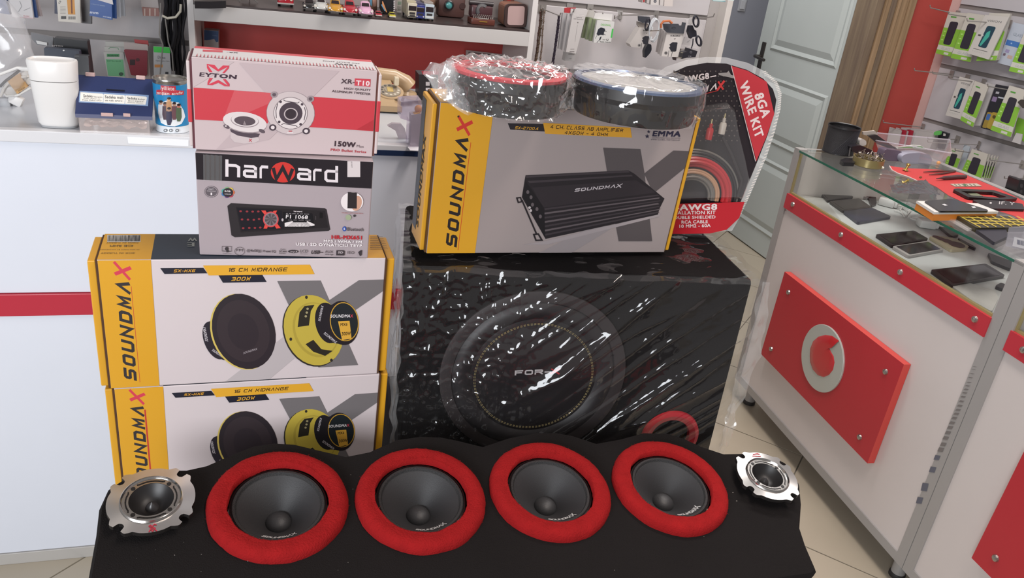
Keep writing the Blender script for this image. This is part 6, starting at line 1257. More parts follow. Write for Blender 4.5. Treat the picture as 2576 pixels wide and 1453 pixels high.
mh('cable_tie', 'dark band around the white charging cable', ((638, 658), (840, 648), (842, 662), (640, 675)), .002, '5a5048', None, 2.742, None, 'cable tie', zU)
coil('adapter_cable', 'black cable coil hanging nearest the white end board', (1630, 460), 62, 120, -8, 3, .0028, mat('20202a', .4), 2.78); coil('adapter_cable', 'lower black cable coil beside the white end board', (1690, 880), 55, 110, -18, 3, .0028, mat('20202a', .4), 2.78); coil('adapter_cable', 'black cable bundle hanging behind the white cable', (590, 520), 48, 130, 10, 3, .0026, mat('20202a', .4), 2.83)
mh('cable_tangle', 'black bunched middle of the adapter cable', ((1500, 560), (1560, 545), (1600, 640), (1640, 660), (1650, 780), (1560, 800), (1520, 830), (1470, 690)), .02, mat('20202a', .45), None, 2.79, None, 'cable', zU)
t = mh('power_adapter', 'black square power adapter beneath the cables', ((1480, 1040), (1665, 1100), (1620, 1230), (1440, 1240), (1330, 1265), (1350, 1150), (1370, 1125), (1455, 1110)), .03, mat('23222b', .4), lambda a: (a.ell('7a7880', 1522, 1120, 24, 24, rin=.7), a.text('8a8890', 'CE', (1460, 1215), (1530, 1220), (1462, 1195), .02)), 2.76, None, 'adapter', zU)
for k, q in enumerate(((1335, 1130), (1300, 1235))): MB().box(PY(2.765).P(*zU(*q)), (.012, .003, .003), mat('b9b0a0', .3, .8)).build('plug_pin', t)
MB().tube([PY(2.775).P(*zU(1570, 830)), PY(2.775).P(*zU(1560, 950)), PY(2.775).P(*zU(1530, 1045))], .0022, mat('20202a', .4), 6).build('lead', t, True)
mh('car_charger', 'black car charger plug hanging below the white cable', ((600, 945), (672, 950), (680, 1080), (640, 1150), (560, 1235), (530, 1245), (522, 1100), (560, 1010)), .02, mat('1e2129', .35), None, 2.80, None, 'charger', zU, .006)
mh('poly_bag', 'crumpled clear bag with adapters beside the cables', ((1420, 420), (1560, 380), (1800, 540), (1690, 1060), (1480, 1010), (1330, 960), (1420, 800)), .012, film('d8d4d4', gloss=.08, rough=.15, haze=.25), None, 2.86, None, 'bag', zU); mh('lamp_socket_pack', 'pale adapter pack inside the clear bag', ((1400, 800), (1560, 790), (1500, 980), (1350, 960)), .01, 'aca7a8', lambda a: a.poly('2a2a2e', (1425, 915), (1440, 890), (1495, 855), (1508, 868), (1460, 915)), 2.885, None, 'pack', zU)
mh('dark_plug', 'small dark plug hanging under the front charger box', ((1140, 1232), (1215, 1230), (1205, 1300), (1150, 1290)), .01, '4a3e40', None, 2.87, None, 'plug', zU); mh('white_plug_pack', 'white plug pack behind the power adapter', ((1290, 1040), (1440, 1060), (1400, 1290), (1240, 1260)), .01, 'b0aaa8', lambda a: a.text('3a3636', '3', (1285, 1085), (1312, 1088), (1285, 1045), .04), 2.885, None, 'pack', zU)
# boxes on the slat above
for k, (x0_, x1_, xb0, xb1, yb_, c_) in enumerate(((660, 835, 655, 832, 110, 'bdb8b6'), (862, 945, 855, 930, 122, 'b9b4b2'), (955, 1140, 945, 1130, 138, 'c0b8b4'), (580, 640, 570, 625, 80, 'a9a5a4'), (480, 545, 475, 530, 65, 'a8a09e'))):
    mh('small_carton', ('white small carton with a round grey mark hanging at the top', 'narrow white small carton between two wider ones at the top', 'widest plain white small carton at the top', 'thin grey small carton at the top left of the row', 'pale small carton with a red mark at the top')[k], ((x0_, -60), (x1_, -60), (xb1, yb_), (xb0, yb_-8)), .04, c_, (lambda a: (a.ell('4a4c56', 752, 25, 32, 32), a.text('b9b4b4', '25', (738, 35), (768, 36), (738, 14), .02))) if k == 0 else ((lambda a: a.poly('9a3a3c', (492, -20), (535, -20), (525, 48), (490, 45))) if k == 4 else None), 2.88, 'small cartons on the top slat', 'box', zU)
mh('teal_pack', 'pale teal edged pack at the top beside the door jamb', ((1995, -40), (2270, -40), (2265, 45), (1995, 20)), .01, 'b9c8c8', lambda a: a.poly('7fa8ac', (1995, 8), (2266, 28), (2265, 45), (1995, 22)), 2.80, None, 'pack', zU); mh('teal_pack', 'second teal edged pack right of the first', ((2280, -40), (2450, -40), (2448, 18), (2280, 0)), .01, 'b9c8c8', None, 2.78, None, 'pack', zU)

# ------------------------------------------------------------------ right wall goods
def rw(d): return RW.off(.022+d)
RG = {}
def glass_pack(a, o=(0, 0), s=1, green='7fae3a', dark='2e2a34'): pass
def gp(label, z, TL, TR, BR_, BL_, d, kind, group='screen glass packs on the right wall', name='screen_glass_pack', th=.006):
    def L(u, v):   # bilinear on the face
        x = (TL[0]*(1-u)+TR[0]*u)*(1-v)+(BL_[0]*(1-u)+BR_[0]*u)*v; y = (TL[1]*(1-u)+TR[1]*u)*(1-v)+(BL_[1]*(1-u)+BR_[1]*u)*v; return (x, y)
    def art(a):
        P4 = lambda h, u0, v0, u1, v1: a.poly(h, L(u0, v0), L(u1, v0), L(u1, v1), L(u0, v1))
        def rr(h, u0, v0, u1, v1):
            k = .2*(u1-u0); kv = k*.45; c_ = .3; a.poly(h, L(u0+k, v0), L(u1-k, v0), L(u1-c_*k, v0+c_*kv), L(u1, v0+kv), L(u1, v1-kv), L(u1-c_*k, v1-c_*kv), L(u1-k, v1), L(u0+k, v1), L(u0+c_*k, v1-c_*kv), L(u0, v1-kv), L(u0, v0+kv), L(u0+c_*k, v0+c_*kv))
        T_ = lambda h, s, u0, v0, u1, hv, b=.02: a.text(h, s, L(u0, v0), L(u1, v0), L(u0, v0-hv), b)
        if kind == 'green':
            P4('79a93a', 0, .38, 1, .80); P4('79a93a', 0, .89, 1, 1); P4('b9b9b0', 0, .79, 1, .90); rr('2c2833', .25, .22, .72, .76); T_('8d939a', 'GLASS', .25, .88, .8, .055, .005); P4('b9b9b0', .5, .93, .8, .98)
            for q in (.45, .55, .65): a.poly('a9cf7a', L(.12, q), L(.2, q+.015), L(.12, q+.03), L(.06, q+.015))
            P4('4a8a38', .2, .10, .5, .13)
        elif kind == 'vision':
            T_('5a5a5c', 'VISION', .2, .16, .8, .05, .005); rr('1d3a4a', .3, .26, .68, .78); a.poly('3f9a8c', L(.4, .42), L(.52, .36), L(.58, .5), L(.42, .75), L(.34, .74)); P4('4a4a4c', .15, .84, .8, .85); [P4('a9a9a6', .15+.1*i, .89, .2+.1*i, .91) for i in range(6)]; a.ell('b9b5b2', *L(.28, .5), 14, 14, seg=10); P4('4a4444', .1, .49, .22, .53)
        elif kind == 'blue':
            T_('7a8490', 'GLASS', .3, .30, .95, .07, .005); P4('3f6aa8', .05, .42, 1, .55); a.ell('8fa9cc', *L(.4, .485), 10, 10, seg=8); P4('8f86a8', .2, .64, .45, .72); P4('b09a90', .45, .76, .75, .84); P4('6a5a68', .15, .74, .3, .8)
        elif kind == 'dark':
            P4('9a9aa0', .2, .15, .45, .2); P4('7a6a8a', .1, .27, .45, .38); P4('b0b4bc', .5, .25, .95, .28); rr('8a7434', .1, .62, .5, .98); rr('3a5f9a', .15, .66, .45, .8); rr('9a8436', .45, .60, .98, .97); a.ell('4a3f20', *L(.75, .7), 26, 26, seg=12)
        elif kind == 'white': P4('9d9a98', .1, .05, .9, .06)
    return card(name, label, 'pack', rw(d), z, (TL, TR, BR_, BL_), th, {'green': 'b4b0a8', 'vision': 'b6b2ae', 'blue': 'a9b0bc', 'dark': '23232a', 'white': 'aeabab', 'edge': '6f9f36'}[kind], group, 0, art)
gp('leftmost green screen glass pack in the top row', zF, (905, 140), (1135, 165), (925, 690), (745, 648), .05, 'green'); gp('second green screen glass pack in the top row', zF, (1135, 155), (1340, 185), (1165, 755), (925, 705), .08, 'green'); gp('white screen glass pack with a teal phone in the top row', zF, (1345, 180), (1640, 205), (1390, 725), (1130, 650), .11, 'vision')
for k in range(3): gp(('green edged pack just behind the teal phone pack', 'second green edged pack behind the teal phone pack', 'third green edged pack behind the teal phone pack')[k], zF, (1400+20*k, 160), (1655+5*k, 165), (1480+15*k, 735-k), (1240+25*k, 740), .095-.012*k, 'green')
gp('blue banded screen glass pack at the right of the top row', zF, (1690, 270), (1860, 310), (1690, 815), (1495, 765), .05, 'blue'); gp('green screen glass pack cut by the right picture edge', zF, (1850, 330), (2050, 380), (1840, 910), (1635, 865), .09, 'green')
gp('white screen glass pack with a teal phone in the second row', zW, (190, 70), (400, 125), (212, 672), (-10, 612), .07, 'vision'); gp('green screen glass pack beside the teal one in the second row', zW, (405, 130), (600, 200), (375, 778), (198, 680), .08, 'green'); gp('plain white pack behind the green one in the second row', zW, (560, 150), (690, 190), (480, 760), (380, 760), .04, 'white'); gp('dark pack with yellow shapes in the second row', zW, (700, 178), (890, 215), (645, 832), (485, 790), .06, 'dark'); gp('large green screen glass pack at the right of the second row', zW, (890, 195), (1120, 260), (905, 920), (622, 818), .10, 'green')
gp('bright green pack edge at the right of the second row', zW, (1000, 640), (1160, 700), (1120, 1010), (960, 880), .05, 'edge'); gp('pale green tag below the second row', zW, (985, 860), (1070, 880), (1040, 1022), (925, 985), .08, 'white')
gp('dark phone fronted green pack in the third row', zG, (1560, 600), (1750, 640), (1640, 940), (1480, 900), .09, 'green'); gp('white and green pack with a dark phone in the third row', zG, (1870, 620), (2085, 690), (1960, 1110), (1690, 1000), .09, 'green')
for k in range(4): gp(('first thin pack of the stack at the right of the third row', 'second thin pack of that stack in the third row', 'third thin pack of that stack in the third row', 'last thin pack of that stack in the third row')[k], zG, (2090+40*k, 700+8*k), (2110+40*k, 690+8*k), (2010+25*k, 1100), (1975+25*k, 1080), .08-.015*k, 'green')
gp('white box stack behind the pens tray on the right wall', zG, (905, 325), (1390, 385), (1280, 640), (900, 560), .05, 'white', None, 'white_box_stack', .05)
for k in range(3): gp(('front red and white card with a green mark left of the white box stack', 'second red and white card left of the white box stack', 'third red and white card left of the white box stack')[k], zG, (745+90*k, 320+8*k), (905+90*k, 370+10*k), (850+90*k, 600), (700+90*k, 560), .12-.03*k, 'white', 'red and white cards')
for k, nm in enumerate(('red_stripe_card',)*2): card(nm, ('red striped card between the white cards', 'second red striped card between the white cards')[k], 'card', rw(.105-.03*k), zG, ((905+85*k, 355), (975+95*k, 370), (925+90*k, 590), (860+90*k, 590)), .004, '9a2436')
card('green_clip', 'small green clip on the white box stack', 'clip', rw(.061), zG, ((1345, 395), (1400, 368), (1445, 380), (1430, 430), (1350, 435)), .01, mat('5fae5a', .4), None, .006); card('black_carton', 'small black carton behind the white box stack', 'box', rw(.03), zG, ((1410, 368), (1535, 410), (1500, 480), (1460, 620), (1400, 610)), .02, '1f1f26', art=lambda a: a.poly('b9b6b4', (1480, 405), (1512, 415), (1508, 445), (1475, 440)))
card('pale_bag', 'pale translucent bag between green packs in the third row', 'bag', rw(.05), zG, ((1760, 560), (1840, 590), (1740, 950), (1660, 930)), .006, 'a4acb4')
RHL = ['wire hook left of the top row of packs', 'second wire hook over the top row', 'third wire hook over the top row', 'wire hook left of the second row reaching over the red wall', 'second wire hook of the second row', 'third wire hook of the second row', 'fourth wire hook of the second row', 'wire hook over the white box stack', 'upper wire hook right of the white box stack', 'lower wire hook right of the white box stack', 'wire hook over the third row green pack', 'long wire hook at the right of the third row', 'lowest wire hook at the right of the third row']
for k, (z, b_, tp, d) in enumerate(((zF, (1010, 175), (680, 95), .16), (zF, (1235, 225), (900, 170), .17), (zF, (1640, 290), (1130, 255), .2), (zF, (940, 905), (490, 860), .2), (zF, (1130, 955), (710, 895), .2), (zF, (1330, 1010), (920, 960), .2), (zF, (1780, 1120), (1380, 1050), .2), (zG, (1200, 325), (665, 260), .2), (zG, (1670, 490), (1270, 485), .17), (zG, (1960, 565), (1270, 530), .2), (zG, (1950, 685), (1640, 640), .15), (zG, (2560, 830), (2115, 770), .2), (zG, (2600, 1020), (2310, 1020), .15))):
    hook(RHL[k], rw(.002).P(*z(*b_)), rw(d).P(*z(*tp)), .010, group='wire hooks on the right wall')

# ------------------------------------------------------------------ right display counter
CN = V((-.99875, .0499, 0)); CRr = V((.0499, .99875, 0)); FC = Plane(CN*-1.4534, CN, -CRr)
def fb(u0, u1, v0, v1, w0, w1, m, mb=None): mb = mb or MB(); return mb.prism([FC.W(u0, v0, w1), FC.W(u1, v0, w1), FC.W(u1, v1, w1), FC.W(u0, v1, w1)], CN*(w0-w1), m)
GLASS = film('dfe8e4', gloss=.035, rough=.02, haze=.0, tint=.12); CPW = mat('c6bebb', .35, coat=.1); CD = .46
SEAL = mat('8f8256', .5)
def counter(name, label, ua, ub, base):
    t = thing(name, label, 'display counter', base)
    for u in (ua, ub-.03):
        for w in (0, -CD): fb(u, u+.03, .078, .927 if w == 0 else .918, w-.03, w, ALU).build('post', t)
    fb(ua+.03, ub-.03, .078, .104, -.03, 0, ALU).build('bottom_rail', t); fb(ua+.03, ub-.03, .104, .736, -.02, -.004, CPW).build('front_panel', t)
    rs = fb(ua+.028, ub-.028, .736, .784, -.02, .004, mat('b22c38', .35)).build('red_strip', t); rs['label'] = 'red strip with dome screws'
    nb = 4
    for k in range(nb):
        p = FC.W(ua+.075+(ub-ua-.14)*k/(nb-1), .762, .004); MB().lathe([(.0085, 0), (.007, .004), (.003, .006), (0, .006)], p, mat('b9b4ae', .2, .9), CN, 16).build('dome_screw', rs, True)
    fb(ua+.03, ub-.03, .784, .790, -.012, -.004, SEAL).build('glass_seal', t); fb(ua+.03, ua+.034, .79, .92, -.012, -.004, SEAL).build('glass_seal', t)
    fb(ua+.03, ub-.03, .790, .9175, -.010, -.005, GLASS).build('front_glass', t); fb(ua+.004, ub-.004, .9185, .9245, -CD-.005, .0, GLASS).build('top_glass', t); fb(ua+.03, ub-.03, .9185, .9245, .0, .0012, mat('1f5a48', .1)).build('glass_edge', t)['label'] = 'green glass edge'
    fb(ua+.03, ub-.03, .755, .772, -CD, -.02, mat('b7bab8', .4)).build('case_floor', t); fb(ua+.004, ua+.016, .105, .918, -CD, -.03, mat('bdb8b2', .4)).build('end_panel', t); fb(ua+.03, ub-.03, .10, .755, -CD-.012, -CD, CPW).build('back_panel', t); fb(ua+.016, ub-.016, .1, .112, -CD, -.03, CPW).build('case_bottom', t)
    fb(ua, ub, .905, .9245, -CD-.03, -CD-.006, ALU).build('rear_rail', t); fb(ua, ua+.012, .9245, .9252, -CD, 0, ALU).build('end_trim', t)
    for u in (ua+.05, ub-.05):
        for w in (-.05, -CD+.04):
            f = MB().lathe([(.018, .014), (.018, .078)], FC.W(u, 0, w), ALU, seg=20).build('foot', t, True); MB().lathe([(0, .001), (.021, .001), (.021, .010), (.016, .016)], FC.W(u, 0, w), mat('2a2726', .6), seg=20).build('foot_pad', f, True)
    return t
UA, UB = -2.205, -1.270
dc1 = counter('display_counter', 'white display counter with red strip, glass case and red emblem board', UA, UB, FC.W(-1.74, 0, -.2)); dc2 = counter('display_counter', 'second white display counter cut by the right picture edge', UB+.002, UB+.9, FC.W(-.9, 0, -.2))
# adhesive marks down the joint of the posts
a = Art(FC.off(.0004), zY)
for i, (x, y, w_, h_) in enumerate(((193, 1120, 24, 30), (215, 1063, 26, 36), (249, 988, 24, 26), (268, 937, 22, 22), (284, 903, 22, 20), (295, 880, 21, 17), (305, 853, 21, 16), (315, 830, 20, 15), (324, 808, 20, 14), (333, 788, 20, 13), (342, 768, 19, 12), (351, 750, 19, 11), (358, 733, 18, 10), (366, 715, 18, 10), (373, 696, 17, 9), (380, 677, 17, 8), (387, 660, 17, 7), (393, 645, 16, 7), (399, 630, 16, 6), (405, 615, 16, 5), (412, 595, 15, 5), (418, 578, 15, 4), (425, 560, 14, 3), (430, 548, 14, 3))):
    a.poly('5a5c68' if i < 4 else '6f6a68', (x-w_/2+4, y-h_/2), (x+w_/2+4, y-h_/2+3), (x+w_/2-4, y+h_/2), (x-w_/2-4, y+h_/2-3))
o = a.build('adhesive_marks', dc1); o['kind'] = 'stuff'; o['label'] = 'row of grey adhesive marks'
a = Art(FC.off(-.0038), zH); a.text('8a4a48', 'METAL', (205, 565), (250, 582), (207, 553), .03); a.text('8a4a48', 'CAM', (215, 590), (246, 602), (216, 580), .03); a.build('maker_sticker', dc1)
# red emblem board
def board(parent_label, quadpts, z, screws, emblem):
    f = FC.off(.018); q = [f.P(*z(*p)) for p in quadpts]
    if not emblem: q[1] = q[0]+f.ux*.42; q[2] = q[3]+f.ux*.42
    c = sum(q, V((0, 0, 0)))/len(q); t = thing('sign_board', parent_label, 'sign', V((c.x, c.y, min(p.z for p in q))))
    MB().prism(q, CN*-.021, mat('ad2630', .4), mat('c9463f', .4)).build('board', t)
    for s in screws: MB().lathe([(.0085, 0), (.007, .004), (.003, .006), (0, .006)], f.P(*z(*s)), mat('a9a49e', .2, .9), CN, 16).build('dome_screw', t, True)
    if emblem:
        c = f.P(*z(348, 441)); R_ = (f.P(*z(348, 598))-c).length*1.0
        MB().lathe([(R_, 0), (R_, .004), (R_-.001, .005), (0, .005)], c, mat('b4b8b2', .3, .25), CN, 64).build('emblem_disc', t, True)['label'] = 'silver disc'
        pts = [(288, 430), (290, 395), (303, 362), (328, 341), (360, 333), (392, 338), (424, 361), (400, 366), (382, 378), (377, 392), (386, 412), (398, 432), (402, 460), (395, 494), (376, 518), (352, 528), (325, 519), (302, 494), (290, 460)]
        g = f.off(.005); cen = g.P(*z(345, 440)); b0_ = [g.P(*z(*p)) for p in pts]; b1_ = [p*.95+cen*.05+CN*.0022 for p in b0_]; b2_ = [p*.6+cen*.4+CN*.0034 for p in b0_]; n = len(pts)
        mb = MB(); mb.add(b0_+b1_+b2_, [(i, (i+1) % n, n+(i+1) % n, n+i) for i in range(n)]+[(n+i, n+(i+1) % n, 2*n+(i+1) % n, 2*n+i) for i in range(n)]+[tuple(range(2*n, 3*n))], mat('b5262c', .25, coat=.5)); mb.build('emblem_drop', t, True)['label'] = 'raised red comma shape'
    return t
board('red board with a silver disc and red comma emblem on the display counter', ((172, 42), (722, 470), (553, 925), (62, 420)), zS, ((190, 137), (110, 398), (637, 503), (518, 804)), True)
board('plain red board on the counter at the right picture edge', ((640, 910), (900, 1100), (700, 1600), (415, 1366)), zY, ((519, 1367),), False)
# ------------------------------------------------------------------ goods inside the case
IT = PZ(.7725)
def phone(label, pts, m, scr=None, name='mobile_phone', cat='phone', pl=IT, th=.008, z=zH, border=.0, group=None):
    o = card(name, label, cat, pl.off(th), z, pts, th, m, group, .008)
    if scr:
        c = (sum(p[0] for p in pts)/len(pts), sum(p[1] for p in pts)/len(pts)); q = [(c[0]+(p[0]-c[0])*.86, c[1]+(p[1]-c[1])*.84) for p in pts]
        mb = MB(); pp = flat(pl.off(th), z, q, .004); mb.prism([p+V((0, 0, .0004)) for p in pp], V((0, 0, -.0003)), mat(scr, .08)); mb.build('screen', o)
    return o
PG = 'phones inside the glass case'
phone('black phone farthest left inside the glass case', ((525, 466), (710, 440), (782, 490), (575, 518)), mat('201f22', .25), '0f0f12', group=PG); phone('dark phone in front of the farthest left one', ((588, 522), (825, 500), (928, 572), (700, 600)), mat('2a2624', .25), '1b1716', group=PG); phone('navy phone nearest the front glass', ((700, 602), (930, 575), (1083, 645), (818, 692)), mat('20253a', .25), None, group=PG)
phone('silver edged phone behind the white charger', ((765, 440), (840, 415), (1000, 440), (1065, 470), (890, 498)), mat('8d8a88', .3, .5), '1b1b1f', group=PG); phone('black phone beside the silver framed one', ((955, 787), (1262, 755), (1378, 822), (1088, 876)), mat('1d1c20', .25), '141317', group=PG); phone('silver framed phone with a white border', ((1088, 880), (1385, 836), (1502, 906), (1218, 957)), mat('a5a29f', .3), '1e1d20', group=PG); phone('large dark phone nearest the right post', ((1392, 1068), (1832, 1018), (1988, 1112), (1560, 1190)), mat('221d20', .25), '191518', group=PG)
phone('pale shoe shaped case with three dark windows', ((1380, 805), (1440, 795), (1580, 815), (1700, 880), (1680, 900), (1560, 910)), mat('a59c84', .4), None, 'phone_case', 'phone case')
pc_ = bpy.data.objects[[o.name for o in bpy.data.objects if o.name.startswith('phone_case')][-1]]; a = Art(IT.off(.0085), zH)
for q in ((1440, 808, 35, 9), (1475, 822, 38, 11), (1525, 840, 45, 14), (1600, 868, 70, 20)): a.ell('4a3036', q[0], q[1], q[2], q[3], 14)
a.build('case_windows', pc_)
def charger(label, c, ang, pins, cable):
    p = IT.P(*zH(*c)); t = thing('wall_charger', label, 'charger', p, 'white wall chargers in the case'); R = Matrix.Rotation(rad(ang), 3, 'Z'); m = mat('c9c8c4', .35)
    MB().box(p+V((0, 0, .013)), (.05, .038, .025), m, R, .005).build('charger_body', t, True); MB().box(p+R @ V((.028, 0, .013)), (.012, .03, .02), m, R, .004).build('plug_face', t, True)
    for sy in (-.009, .009): MB().cyl(p+R @ V((.033, sy, .013)), .0022, .018, mat('a9a69f' if pins else 'd0cec8', .3, .6 if pins else 0), R @ V((1, 0, 0)), 10).build('pin', t, True)
    if cable:
        mb = MB(); pts = [IT.P(*zH(*q))+V((0, 0, .004)) for q in cable]; mb.tube(pts, .0022, m, 8); mb.build('cable', t, True)
charger('white wall charger with a coiled cable inside the case', (1040, 560), -50, 1, ((1100, 605), (1150, 620), (1195, 650), (1230, 610), (1225, 560), (1180, 555), (1175, 590), (1210, 620), (1235, 585), (1200, 550), (1150, 600), (1180, 655))); charger('white wall charger lying in front of the orange box', (1350, 730), -20, 0, ((1290, 690), (1230, 670), (1225, 645), (1290, 640), (1340, 650)))
phone('black clip beside the first white charger', ((895, 480), (955, 465), (965, 540), (925, 560)), mat('1c1b1f', .4), None, 'black_clip', 'clip'); phone('dark cylinder object under the orange box', ((1440, 700), (1560, 720), (1620, 790), (1560, 800)), mat('3a3233', .35), None, 'dark_case', 'case'); phone('dark flat object under the barcode tag', ((1610, 810), (1740, 880), (1760, 900), (1640, 850)), mat('2a292c', .4), None, 'dark_case', 'case'); phone('black pouch beside the right post inside the case', ((1850, 930), (2040, 1000), (2030, 1060), (1880, 1000)), mat('1d1c20', .4), None, 'black_pouch', 'pouch')
card('bubble_wrap', 'crumpled white cloth at the right end of the case', 'cloth', IT.off(.004), zH, ((1560, 1195), (1700, 1170), (1900, 1230), (1935, 1290), (1880, 1400), (1720, 1310)), .004, mat('b4b3ae', .7, bump=.6, bscale=60), None, .01); phone('small black plug at the right end of the case', ((1905, 1195), (1950, 1170), (1985, 1180), (1970, 1220)), mat('1d1c20', .4), None, 'small_plug', 'plug')
card('clear_sleeve', 'clear plastic sleeve lying along the front glass', 'sleeve', IT.off(.003), zH, ((330, 470), (540, 500), (600, 570), (680, 670), (560, 640), (430, 560)), .001, film('d2d0c8', gloss=.05, rough=.1, haze=.2))
# ------------------------------------------------------------------ goods on top of the glass
GT = PZ(.9252)
p = GT.P(*zE(1170, 1345)); t = thing('pen_cup', 'black wire mesh pen cup on the display counter', 'pen cup', p)
pr = GT.P(*zE(1290, 1350)); rcup = (pr-p).length*.92; p = p+V((0, rcup*.5, 0)); hcup = zat(p.y, *zE(1240, 1100)).z-.9252
MESH = mat('2b2a2d', .45, .3, bump=.9, bscale=900)
MB().lathe([(rcup*.98, .002), (rcup, hcup)], p, MESH, seg=40).build('mesh_wall', t, True); MB().lathe([(rcup*1.0, hcup), (rcup*1.04, hcup+.002), (rcup*1.04, hcup-.004), (rcup*.97, hcup-.004), (rcup*.96, hcup)], p, mat('1f1e20', .4), seg=40).build('rim', t, True); MB().cyl(p+V((0, 0, .0003)), rcup*1.0, .003, mat('1f1e20', .4), seg=40).build('base', t)
mb = MB()
for k in range(9):
    a0 = -2.6+k*.1; mb.tube([p+V((rcup*1.005*math.cos(a0+k*0+.13*i), rcup*1.005*math.sin(a0+.13*i), .004+(hcup-.008)*i/9)) for i in range(10)], .0005, mat('45444a', .4), 4)
mb.build('weave', t)['kind'] = 'stuff'
# stapler-like black tool
p0, p1 = GT.P(*zH(690, 210)), GT.P(*zH(900, 215)); t = thing('black_stapler', 'black stapler in front of the pen cup', 'stapler', (p0+p1)/2)
MB().prism(flat(GT.off(.012), zH, ((675, 195), (720, 178), (800, 186), (790, 218), (700, 215)), .003), V((0, 0, -.0115)), mat('1a191c', .35)).build('stapler_base', t)
ya = p0.y+.035; q = [zat(ya, *zH(*k)) for k in ((765, 90), (840, 80), (940, 125), (955, 165), (930, 175), (860, 165), (770, 130))]; MB().prism(rpoly(PY(ya), q, .006), V((0, .02, 0)), mat('1f1d22', .3)).build('stapler_arm', t); MB().tube([zat(ya-.002, *zH(755, 100)), zat(ya-.002, *zH(745, 165))], .002, mat('9a969a', .3, .8), 6).build('spring_pin', t)
# brass tip cleaner
p = GT.P(*zH(882, 255)); rr_ = (GT.P(*zH(962, 250))-p).length*.95; p = p+V((.012, rr_*.3, 0)); t = thing('brass_bowl', 'brass tip cleaning bowl with wire wool', 'bowl', p); hb_ = .026
MB().lathe([(0, .001), (rr_*.85, .001), (rr_, .004), (rr_, hb_), (rr_*.94, hb_), (rr_*.94, hb_-.006)], p, mat('8f8258', .35, .55), seg=36).build('bowl_wall', t, True); mb = MB()
for k in range(46):
    an = random.uniform(0, 6.28); r_ = rr_*.8*random.random()**.5; c = p+V((r_*math.cos(an), r_*math.sin(an), hb_-.004)); pts = [c]
    for j in range(5): c = c+V((random.uniform(-.007, .007), random.uniform(-.007, .007), random.uniform(-.002, .008))); pts.append(c)
    mb.tube(pts, .0008, mat('9a8f86', .3, .8), 4)
mb.build('wire_wool', t)['kind'] = 'stuff'; MB().lathe([(0, 0), (.005, .001), (.003, .006), (0, .007)], p+V((rr_*.5, -rr_*.85, .008)), mat('c2b8a8', .2, .8), V((.5, -.85, 0)), 12).build('side_knob', t, True)
# clear tray with contents
ty = GT.P(*zG(1000, 830)).y
tr = thing('clear_tray', 'shallow clear plastic tray of odds and ends behind the brass bowl', 'tray', GT.P(*zG(1000, 820))); TF = film('cfc8cc', gloss=.06, rough=.08, haze=.13, tint=.15)
fr = [GT.P(*zG(*k)) for k in ((620, 728), (1420, 850), (1500, 700), (690, 650))]; rim = [zat(fr[i].y, *zG(*k)) for i, k in enumerate(((350, 470), (1500, 665), (1290, 570), (700, 470)))]
rim[0] = fr[0]+V((-.03, .01, .05)); rim[1] = fr[1]+V((.02, -.01, .045)); rim[2] = fr[2]+V((.03, .03, .045)); rim[3] = fr[3]+V((-.02, .04, .05))
MB().add([q+V((0, 0, .001)) for q in fr]+rim, [(0, 1, 2, 3)]+[(i, (i+1) % 4, 4+(i+1) % 4, 4+i) for i in range(4)], TF).build('tray_shell', tr); MB().tube(rim, .0022, film('d8d0dc', gloss=.1, rough=.1, haze=.3), 6, True).build('tray_rim', tr, True)
yt_ = GT.P(*zG(1000, 800)).y
tl = lambda dy: PY(yt_+dy)
card('dark_tablet', 'dark tablet leaning in the clear tray', 'tablet', tl(.06), zG, ((455, 440), (570, 425), (835, 612), (820, 640), (600, 560)), .008, mat('2a2829', .3), None, .004); card('pale_booklet', 'pale booklet behind the dark tablet', 'booklet', tl(.075), zG, ((385, 390), (545, 370), (585, 425), (450, 440), (390, 425)), .006, 'aaa199'); card('green_sachet', 'green and white sachet on the clear tray', 'sachet', tl(.03), zG, ((835, 598), (1070, 570), (1180, 575), (1250, 615), (1235, 632), (1060, 612), (850, 622)), .006, mat('b9bab4', .4), None, 0, lambda a: (a.poly('4f9a3e', (850, 605), (1060, 580), (1180, 588), (1230, 618), (1060, 604)), a.rect('c4c6c0', 1060, 582, 1120, 600)))
card('lilac_pouch', 'lilac translucent pouch in the clear tray', 'pouch', tl(.0), zG, ((905, 770), (920, 710), (1000, 680), (1150, 672), (1290, 695), (1330, 770), (1300, 835), (1100, 825), (930, 815)), .03, mat('8e8c9a', .35), None, .008); card('purple_case', 'dark purple case in the clear tray', 'case', tl(.02), zG, ((690, 620), (900, 650), (960, 700), (900, 790), (700, 780), (650, 720)), .03, mat('5c4f5e', .4), None, .008); card('white_roll', 'white round roll behind the pen cup', 'roll', tl(.05), zG, ((340, 500), (380, 480), (430, 510), (430, 570), (370, 580), (335, 560)), .02, 'b9b3ae', None, .006)
p = zat(yt_-.01, *zG(1412, 808)); o = MB().ball(p, .006, mat('d08a30', .3)).build('amber_bead', None, True, loc=p); setp(o, 'small glowing amber bead at the right end of the tray', 'bead')
